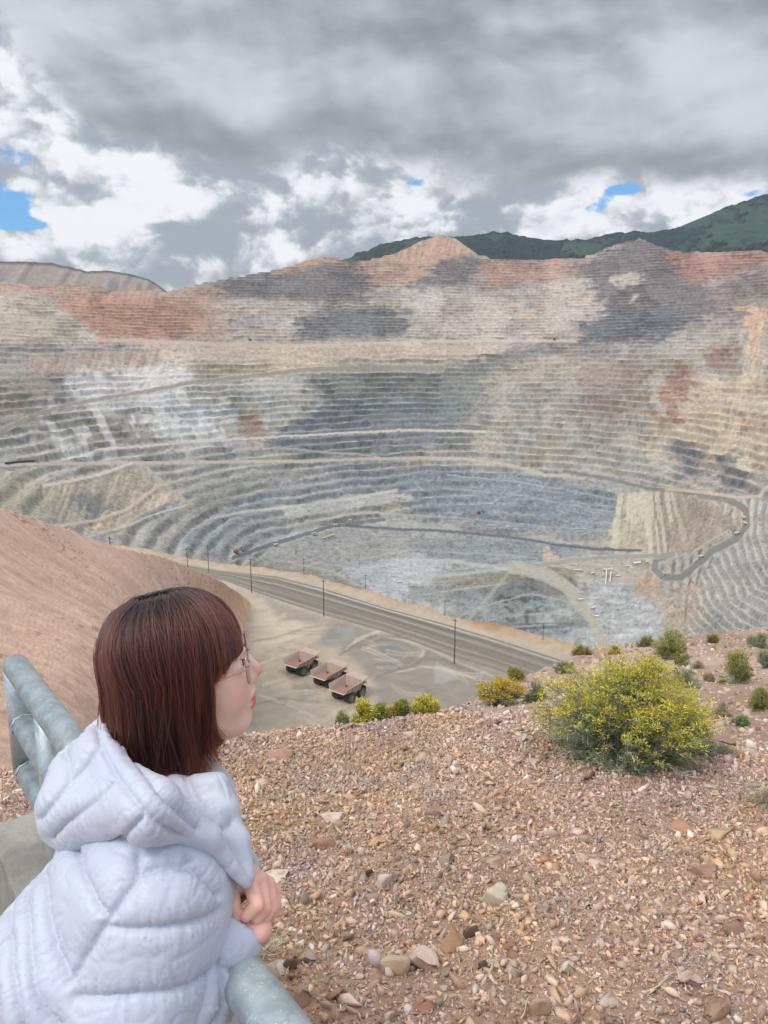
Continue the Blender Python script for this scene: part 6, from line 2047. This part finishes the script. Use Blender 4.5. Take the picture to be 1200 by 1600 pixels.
def bush_data(seed, rad, hgt, ns, nleaf, nflow, leafc, flowc, stemc, squash=0.8, lean=0.0, fl_r=0.010, tufts=26, leafw=0.0014, leafl=0.03):
    """stems fan out of one root crown; narrow leaves along them; flower heads at the tips"""
    rng = np.random.default_rng(seed)
    # tip positions: uneven dome made of several leafy heads
    hd = rng.normal(size=(tufts, 3)); hd[:, 2] = np.abs(hd[:, 2]) * 1.0 + 0.12; hd /= np.linalg.norm(hd, axis=1)[:, None]
    hr = rng.uniform(0.66, 1.16, tufts)
    k = rng.integers(tufts, size=ns)
    d = hd[k] + rng.normal(size=(ns, 3)) * 0.20; d[:, 2] = np.maximum(d[:, 2], 0.02); d /= np.linalg.norm(d, axis=1)[:, None]
    L = hr[k] * rng.uniform(0.80, 1.04, ns)
    tip = d * L[:, None] * np.array([rad, rad * squash, hgt]); tip[:, 0] += lean * tip[:, 2]
    root = np.stack([rng.normal(size=ns) * rad * 0.12, rng.normal(size=ns) * rad * 0.10, np.zeros(ns)], 1)
    mid = root + (tip - root) * 0.5 + np.array([0, 0, 1.0]) * (0.10 * hgt * (1 - d[:, 2]))[:, None] * 1.0 + rng.normal(size=(ns, 3)) * rad * 0.03
    bez = lambda t: ((1 - t) ** 2)[:, None] * root[ii] + (2 * t * (1 - t))[:, None] * mid[ii] + (t ** 2)[:, None] * tip[ii]
    # stems as chains of blades
    SVs, SFs, SCs = [], [], []
    ii = np.arange(ns)
    o = 0
    for a in np.linspace(0, 0.75, 4):
        p0, p1, p2 = bez(np.full(ns, a)), bez(np.full(ns, a + .125)), bez(np.full(ns, a + .25))
        V, F = ribbons(p0, p1, p2, 0.0016 * (1 - 0.6 * a) * (rad / 0.45) ** 0.5, rng)
        SVs.append(V); SFs.append(F + o); o += len(V)
        SCs.append(np.repeat(stemc[None] * (0.7 + 0.5 * rng.uniform(size=(ns, 1))), 6, 0))
    stems = (np.concatenate(SVs), np.concatenate(SFs), np.concatenate(SCs))
    ii = rng.integers(ns, size=nleaf)
    t = rng.uniform(0.22, 0.98, nleaf) ** 0.8
    p0 = bez(t); ax = bez(np.minimum(t + 0.05, 1)) - p0; ax /= np.linalg.norm(ax, axis=1)[:, None] + 1e-9
    dr = ax + rng.normal(size=(nleaf, 3)) * 0.55; dr /= np.linalg.norm(dr, axis=1)[:, None]
    ln = leafl * rng.uniform(0.6, 1.3, nleaf)[:, None]
    V, F = ribbons(p0, p0 + dr * ln * 0.5 + rng.normal(size=(nleaf, 3)) * 0.002, p0 + dr * ln, leafw, rng)
    hue = vnoise(p0[:, 0] / (rad * .3), p0[:, 1] / (rad * .3), p0[:, 2] / (rad * .3), seed=seed)[:, None]
    c = leafc[0] + (leafc[1] - leafc[0]) * np.clip(0.5 + 0.5 * hue + 0.3 * rng.normal(size=(nleaf, 1)), 0, 1)
    leaves = (V, F, np.repeat(c, 6, 0))
    flowers = None
    if nflow:
        up = np.argsort(-(tip[:, 2] / hgt + 0.25 * rng.uniform(size=ns)))[:int(ns * 0.58)]
        ii = up[rng.integers(len(up), size=nflow)]
        c0 = tip[ii]
        off = rng.normal(size=(nflow, 3)) * np.array([fl_r, fl_r, fl_r * 0.55])
        p0 = c0 + off; dr = off * 0.6 + rng.normal(size=(nflow, 3)) * fl_r * 0.25 + np.array([0, 0, fl_r * 0.5])
        V, F = ribbons(p0, p0 + dr * 0.5, p0 + dr, 0.0017 * (fl_r / 0.010), rng)
        ton = np.clip(0.5 + 0.45 * vnoise(c0[:, 0] / (rad * .25), c0[:, 1] / (rad * .25), c0[:, 2] / (rad * .25), seed=seed + 5)[:, None] + 0.25 * rng.normal(size=(nflow, 1)), 0, 1)
        c = flowc[0] + (flowc[1] - flowc[0]) * ton
        flowers = (V, F, np.repeat(c, 6, 0))
    return stems, leaves, flowers


def build_bush(name, data, loc, label, group=None, scale=1.0, rz=0.0, cat='bush'):
    r = empty(name, tuple(loc), rz)
    r.scale = (scale,) * 3
    for nm, dt_, mt in (('stem', data[0], m_stem), ('foliage', data[1], m_leaf), ('flowers', data[2], m_flow)):
        if dt_ is None: continue
        o = mesh_np(nm, dt_[0], dt_[1], dt_[2], mt, r, False)
        o['kind'] = 'stuff'
    return tag(r, label, cat, group)


SAGE = (lin((122, 134, 98)), lin((180, 184, 156))); GRN = (lin((112, 122, 72)), lin((164, 166, 106))); OLV = (lin((116, 114, 74)), lin((168, 160, 108)))
YEL = (lin((164, 152, 36)), lin((244, 228, 96))); GLD = (lin((186, 148, 40)), lin((228, 196, 74))); YG = (lin((128, 140, 44)), lin((196, 190, 72)))
STC = lin((150, 148, 122)); DRY = (lin((168, 152, 128)), lin((206, 192, 168)))


def hit_ground(u, v, dmin=1.5, dmax=9):
    d = np.linspace(dmin, dmax, 1500); p = pt(u, v, d)
    j = int(np.argmax(p[:, 2] < ground_z(p[:, 0], p[:, 1])))
    return p[j], d[j]


# the large one in flower on the crest
p_, d_ = hit_ground(972, 1180)
w_ = 136 / FPX * d_
main = bush_data(1, w_ * 1.02, 0.57, 1700, 46000, 30000, SAGE, YEL, STC, 0.9, 0.0, 0.0105, 54, 0.0017, 0.036)
build_bush('rabbitbrush', main, p_ - np.array([0, 0, 0.02]), 'large round rabbitbrush full of yellow flowers on the gravel crest', 'yellow flowering rabbitbrush')
p_, d_ = hit_ground(1075, 1162)
build_bush('rabbitbrush', bush_data(2, 0.20, 0.23, 260, 4200, 2000, SAGE, YEL, STC, 0.9, 0.15, 0.010, 10, 0.0016, 0.03), p_, 'small yellow tipped shoot of brush at the right side of the large bush', 'yellow flowering rabbitbrush')
p_, d_ = hit_ground(1110, 1176)
build_bush('rabbitbrush', bush_data(3, 0.15, 0.10, 120, 1400, 260, (lin((150, 146, 126)), lin((188, 184, 166))), YG, STC, 0.9, 0.1, 0.008, 8, 0.0014, 0.028), p_, 'low grey twiggy plant at the right foot of the large yellow bush', 'low dry plants')
p_, d_ = hit_ground(1195, 1258)
build_bush('dry_grass_tuft', bush_data(4, 0.13, 0.09, 150, 700, 0, DRY, YEL, lin((188, 176, 158)), 1.0, 0.0, 0.01, 9, 0.001, 0.03), p_, 'pale dry twiggy tuft on the gravel at the right edge', 'low dry plants', cat='dry plant')
# a straw tuft beside the hand
p_, d_ = hit_ground(412, 1492)
build_bush('dry_grass_tuft', bush_data(5, 0.085, 0.06, 110, 260, 0, (lin((214, 198, 166)), lin((238, 226, 200))), YEL, lin((220, 204, 172)), 1.0, 0.3, 0.01, 7, 0.0009, 0.03), p_, 'bleached straw tuft beside the hands and the rail', 'low dry plants', cat='dry plant')

# scrub further out: (foot u, foot v, width px, height px, kind, surface, label)
scrub = [
    (788, 1100, 84, 56, 'gold', 'S', 'orange yellow rabbitbrush left of the large yellow bush'),
    (838, 1096, 40, 34, 'sage', 'S', 'grey green bush tucked behind the left side of the large yellow bush'),
    (569, 1108, 44, 36, 'yg', 'C', 'bright yellow green bush right of the parked dump trucks, on the crest'),
    (535, 1112, 26, 16, 'sage', 'C', 'small grey green bush left of the bright yellow green bush on the crest'),
    (597, 1110, 34, 24, 'grn', 'C', 'low pale green bush right of the bright yellow green bush on the crest'),
    (613, 1082, 30, 24, 'gold', 'C', 'golden topped bush above the low pale green bush at the crest'),
    (627, 1100, 34, 34, 'olive', 'C', 'dark olive bush between golden topped bush and flat yellow bush at the crest'),
    (664, 1107, 44, 24, 'yg', 'C', 'flat yellow flowering bush at the right end of the crest row'),
    (661, 1073, 26, 16, 'olive', 'C', 'small round olive bush above the flat yellow bush'),
    (804, 1047, 40, 28, 'olive', 'S', 'round olive bush alone against the haul road'),
    (880, 1052, 40, 20, 'sage', 'S', 'low grey bush behind the top left of the large yellow bush'),
    (910, 1022, 34, 16, 'olive', 'S', 'dark olive bush on the skyline above the large yellow bush'),
    (960, 1024, 26, 14, 'yg', 'S', 'small yellow bush on the skyline above the large yellow bush'),
    (1006, 1012, 30, 24, 'olive', 'S', 'round olive bush left of the big dark green skyline bush'),
    (1048, 1030, 64, 48, 'grn', 'S', 'big dark green bush on the skyline at right'),
    (1070, 1076, 56, 40, 'sage', 'S', 'wide grey green bush right of the large yellow bush'),
    (1020, 1062, 46, 36, 'yg', 'S', 'yellow bush peeping over the top right of the large yellow bush'),
    (1113, 1004, 24, 20, 'olive', 'S', 'small round olive bush on the skyline at far right'),
    (1150, 1068, 66, 52, 'grn', 'S', 'large grey green bush with yellow tips in the middle of the right slope'),
    (1184, 1012, 40, 26, 'sage', 'S', 'grey bush on the skyline at the right edge'),
    (1196, 1044, 40, 36, 'sage', 'S', 'pale green bush at the right edge above the slope bushes'),
    (1190, 1110, 40, 38, 'grn', 'S', 'olive grey bush cut off by the right edge'),
    (1064, 1040, 30, 20, 'olive', 'S', 'low olive bush below the big dark green skyline bush'),
    (1128, 1118, 36, 24, 'dry', 'S', 'dry grey brush low on the right slope'),
    (1108, 1064, 24, 14, 'dry', 'S', 'small dry tuft between the slope bushes'),
    (1160, 1132, 30, 14, 'sage', 'S', 'small pale green plant near the gravel at right'),
    (1090, 1045, 22, 12, 'dry', 'S', 'tiny dry tuft above the wide grey green bush'),
]
kinds = {'gold': (SAGE, GLD, 1), 'sage': (SAGE, YG, 0.12), 'yg': (GRN, YEL, 1), 'grn': (GRN, YG, 0.35), 'olive': (OLV, YG, 0.3), 'dry': (DRY, YG, 0)}
for k, (u_, v_, w_, h_, kd_, sf, lab) in enumerate(scrub):
    if sf == 'S':
        p_ = slope_at(u_, v_)
    else:
        # on the steep side just beyond the crest
        dd = np.linspace(3.0, 6.5, 900); pp = pt(u_, 1150, dd)
        xx_ = pp[:, 0]; yc_ = np.interp(xx_, CRX[:, 0], CRX[:, 1])
        back_ = 0.02 + 0.30 * max(0.0, (1108 - v_) / 40.0)
        j = int(np.argmin(np.abs(pp[:, 1] - yc_ - back_)))
        p_ = pp[j].copy(); p_[2] = float(ground_z(p_[0], p_[1]))
        h_ = min(proj(p_)[1] - (v_ - h_), 0.9 * w_)                           # tall enough to show as much of it as the photograph does
    dep = proj(p_)[2]
    R_ = w_ / FPX * dep * 0.5; Hh = h_ / FPX * dep * 1.0
    lf, fl, q_ = kinds[kd_]
    sc_ = R_ / 0.45
    dt_ = bush_data(50 + k, R_, Hh, 260, 5200, int(3600 * q_), lf, fl, STC if kd_ != 'dry' else lin((176, 162, 140)), 0.9, 0.0, 0.016 * sc_ + 0.006, 16, 0.0030 * sc_ + 0.0012, 0.050 * sc_ + 0.012)
    build_bush('bush' if kd_ != 'dry' else 'dry_brush', dt_, p_, lab, 'scrub on the slope and crest')
# dead twigs on the gravel
m_twig = simple('twig', (206, 186, 158), 0.9, 0, 0.15, 60)
tw = [((1005, 1560), (1062, 1522), 'thin bare twig lying in the lower right gravel'), ((812, 1600), (830, 1562), 'thin pale twig at the bottom edge left of the tan wedge'), ((446, 1530), (456, 1510), 'pale twig beside the rail near the dark upright stone'), ((418, 1500), (452, 1488), 'pale straw stalk lying beside the rail')]
for k, (a, b, lab) in enumerate(tw):
    pa, pb = hit_ground(*a)[0], hit_ground(*b)[0]
    n = 7
    P = np.array([pa + (pb - pa) * f + np.array([0.004 * math.sin(5 * f + k), 0.004 * math.cos(7 * f), 0]) for f in np.linspace(0, 1, n)])
    P[:, 2] = ground_z(P[:, 0], P[:, 1]) + 0.012
    q_ = MB(); q_.tube(P - pa, np.linspace(0.0028, 0.0012, n), 6)
    o = q_.build('twig', m_twig, None, True); o.location = tuple(pa)
    tag(o, lab, 'twig', 'twigs on the gravel')
# ------------------------------------------------------------------ vehicles and plant far down in the pit
m_white = simple('white_roof', (214, 212, 206), 0.6, 0, 0.06, 0.1); m_grey = simple('grey_wall', (176, 172, 166), 0.8, 0, 0.1, 0.1)
m_trk = simple('far_truck_body', (196, 182, 160), 0.7, 0, 0.15, 0.2)


def small_truck():
    b = MB()
    b.hexa([(-6.5, -3.8, 4.4), (2.6, -3.5, 3.2), (2.6, 3.5, 3.2), (-6.5, 3.8, 4.4), (-6.2, -4.8, 6.5), (3.4, -4.8, 7.1), (3.4, 4.8, 7.1), (-6.2, 4.8, 6.5)])
    b.hexa([(3.0, -4.6, 7.15), (7.2, -4.5, 7.3), (7.2, 4.5, 7.3), (3.0, 4.6, 7.15), (3.0, -4.6, 7.5), (7.2, -4.5, 7.6), (7.2, 4.5, 7.6), (3.0, 4.6, 7.5)])
    b.box((5.4, 0, 4.6), (2.6, 7.0, 3.4)); b.box((0, 0, 2.6), (11, 3, 1.3))
    for x, y in ((3.6, 3.6), (3.6, -3.6), (-3.2, 3.2), (-3.2, -3.2)):
        b.tube([(x, y - 0.9, 1.95), (x, y + 0.9, 1.95)], 1.95, 12)
    me_o = b.build('haul_truck', m_trk)
    return me_o


def shovel():
    r = empty('mining_shovel')
    b = MB(); b.box((0, 2.6, 1.2), (9, 2, 2.4)); b.box((0, -2.6, 1.2), (9, 2, 2.4)); b.box((0, 0, 2.4), (4, 4, 1.6)); b.build('crawler', M['truck_dark'], r)
    b = MB(); b.box((-2, 0, 6.2), (11, 8, 6)); b.box((2.5, 3, 10), (3, 2.6, 2.4)); b.build('body', simple('shovel_paint', (150, 96, 74), 0.7), r, bevel=0.3)
    b = MB(); b.tube([(3.4, 0, 4.5), (10, 0, 12), (15, 0, 17)], [0.9, 0.8, 0.5], 8); b.tube([(-2, 0, 9), (0, 0, 15), (15, 0, 17)], 0.25, 6); b.build('boom', M['truck_dark'], r)
    b = MB(); b.tube([(8, 0, 9), (16, 0, 6.5)], 0.6, 8); b.hexa([(15, -2, 3), (18.5, -2, 3.4), (18.5, 2, 3.4), (15, 2, 3), (15, -2, 7), (19, -2, 6.6), (19, 2, 6.6), (15, 2, 7)]); b.build('dipper', M['truck_dark'], r)
    return r


ft = [((1162, 811), 1.5, 'uppermost of the tiny haul trucks on the hairpin road at right'), ((1164, 821), 1.6, 'tiny pale haul truck at the outer bend of the hairpin road'), ((1151, 836), 0.5, 'tiny haul truck leaving the bend of the hairpin road'), ((1095, 872), 0.6, 'tiny haul truck halfway down the hairpin road'),
      ((1040, 899), 2.6, 'tiny haul truck in the lowest loop of the hairpin road'), ((431, 853), 0.4, 'tiny haul truck on the dark pit road nearest its left end'), ((491, 836), 0.35, 'tiny haul truck climbing the middle of the dark pit road'), ((525, 822), 0.3, 'tiny haul truck near the top of the dark pit road'),
      ((546, 815), 0.3, 'tiny haul truck at the top of the dark pit road'), ((508, 843), 0.2, 'tiny haul truck parked below the dark pit road, left in a row of three'), ((514, 841), 0.2, 'tiny haul truck parked below the dark pit road, middle of a row of three'), ((520, 839), 0.2, 'tiny haul truck parked below the dark pit road, right in a row of three'),
      ((148, 703), 0.1, 'tiny truck on the pale bench road at the left wall'), ((575, 806), 0.1, 'tiny truck in a group under the pale dump, left one'), ((587, 805), 0.1, 'tiny truck in a group under the pale dump, right one')]
t0_ = small_truck()
for i, ((u_, v_), h_, lab) in enumerate(ft):
    o = t0_ if i == 0 else t0_.copy()
    if i: COL.objects.link(o)
    o.location = tuple(pit_at(u_, v_)); o.rotation_euler = (0, 0, h_)
    tag(o, lab, 'dump truck', 'haul trucks on the roads in the pit')
s0_ = shovel()
for i, ((u_, v_), h_, lab) in enumerate([((369, 865), 0.4, 'dark mining shovel at the left foot of the grey benches'), ((748, 803), 0.5, 'reddish mining shovel in the middle of the blue grey benches'), ((390, 532), 2.5, 'dark mining shovel on the tan bench high on the left wall'), ((866, 531), 0.2, 'dark mining shovel on the bench under the dark peak at right')]):
    o = s0_ if i == 0 else copy_tree(s0_)
    o.location = tuple(pit_at(u_, v_)); o.rotation_euler = (0, 0, h_)
    tag(o, lab, 'mining shovel', 'shovels on the benches')


def shed(u, v, L, Wd, Hh, rz, label, name='shed', cat='building'):
    p = pit_at(u, v)
    r = empty(name, tuple(p), rz)
    b = MB(); b.box((0, 0, Hh * 0.35), (L, Wd, Hh * 1.3)); b.build('wall', m_grey, r)
    b = MB(); b.add(np.array([(-L / 2 - .5, -Wd / 2 - .5, Hh), (L / 2 + .5, -Wd / 2 - .5, Hh), (L / 2 + .5, 0, Hh + Wd * .18), (-L / 2 - .5, 0, Hh + Wd * .18), (-L / 2 - .5, Wd / 2 + .5, Hh), (L / 2 + .5, Wd / 2 + .5, Hh)]), [[0, 1, 2, 3], [3, 2, 5, 4], [1, 5, 2], [0, 3, 4], [0, 4, 5, 1]])
    b.build('roof', m_white, r)
    tag(r, label, cat, 'plant buildings on the pit floor')


for a in [(996, 882, 26, 14, 7, 0.4, 'largest white roofed shed beside the inner end of the hairpin road'), (1010, 879, 8, 6, 4, 0.2, 'small white shed right of the largest white roofed shed'), (980, 886, 14, 6, 4, 0.2, 'low pale shed left of the largest white roofed shed'),
          (902, 892, 22, 6, 4, 0.0, 'long thin white shed, leftmost of the plant buildings'), (925, 897, 14, 6, 4, 0.7, 'slanting white shed right of the long thin one'), (950, 892, 26, 8, 6, 0.1, 'white plant building at the head of the conveyor'),
          (965, 901, 10, 7, 4, 0.1, 'small pale shed right of the conveyor'), (907, 938, 12, 6, 4, 0.2, 'white shed beside the wide haul road on the pit floor'), (925, 951, 9, 5, 3.5, 0.8, 'small white shed lower along the wide haul road'), (932, 964, 9, 7, 4, 0.0, 'lowest white shed along the wide haul road'),
          (624, 910, 12, 6, 4, 0.2, 'lone white shed on the left of the pit floor')]:
    shed(*a)
for k, (a, b, lab) in enumerate([((947, 895), (946, 915), 'white conveyor running down from the white plant building, left of two'), ((955, 897), (953, 911), 'shorter white conveyor beside the white plant building, right of two')]):
    pa, pb = pit_at(*a), pit_at(*b)
    pa = pa + np.array([0, 0, 7.0]); pb = pb + np.array([0, 0, 2.5])
    r = empty('conveyor', tuple(pa))
    q_ = MB(); q_.tube([np.zeros(3), (pb - pa) * .5, pb - pa], 1.8, 8); q_.build('gallery', m_white, r)
    for f in (0.15, 0.5, 0.85):
        q_ = MB(); c_ = (pb - pa) * f; q_.tube([c_, c_ - np.array([0, 0, 9])], 0.4, 6); q_.build('support', m_grey, r)
    tag(r, lab, 'conveyor', 'conveyors on the pit floor')
pa, pb = pit_at(10, 726), pit_at(53, 721)
r = empty('conveyor', tuple(pa)); d_ = pb - pa; n_ = 9
q_ = MB(); q_.tube([np.array([0, 0, 3.0]), d_ * .5 + np.array([0, 0, 4.0]), d_ + np.array([0, 0, 3.0])], 2.4, 8); q_.build('gallery', M['truck_dark'], r)
for f in np.linspace(0.05, 0.95, 6):
    q_ = MB(); q_.tube([d_ * f + np.array([0, 0, 3.0]), d_ * f - np.array([0, 0, 8.0])], 0.5, 6); q_.build('support', M['truck_dark'], r)
tag(r, 'long dark covered conveyor on the pale road at the left edge of the pit', 'conveyor')

# ------------------------------------------------------------------ the air between here and the far wall
bpy.context.view_layer.update()
los, his = [], []
for o in SC.objects:
    if o.type == 'MESH':
        B_ = np.array([o.matrix_world @ Vector(c) for c in o.bound_box]); los.append(B_.min(0)); his.append(B_.max(0))
lo_ = np.min(los, 0) - np.array([60, 60, 1.0]); hi_ = np.max(his, 0) + np.array([60, 60, 5.0])
m_haze = bpy.data.materials.new('haze'); m_haze.use_nodes = True
t_ = NT(m_haze.node_tree); out_ = t_.n('ShaderNodeOutputMaterial'); vol = t_.n('ShaderNodeVolumePrincipled')
vol.inputs['Color'].default_value = (0.82, 0.91, 1.0, 1); vol.inputs['Density'].default_value = 2.3e-5; vol.inputs['Anisotropy'].default_value = 0.2
t_.lnk(vol.outputs[0], out_.inputs['Volume'])
q_ = MB(); q_.box((lo_ + hi_) / 2, hi_ - lo_)
hz = q_.build('haze', m_haze); hz['kind'] = 'stuff'; hz['label'] = 'thin pale blue air haze over the pit'
SC.cycles.volume_bounces = 0
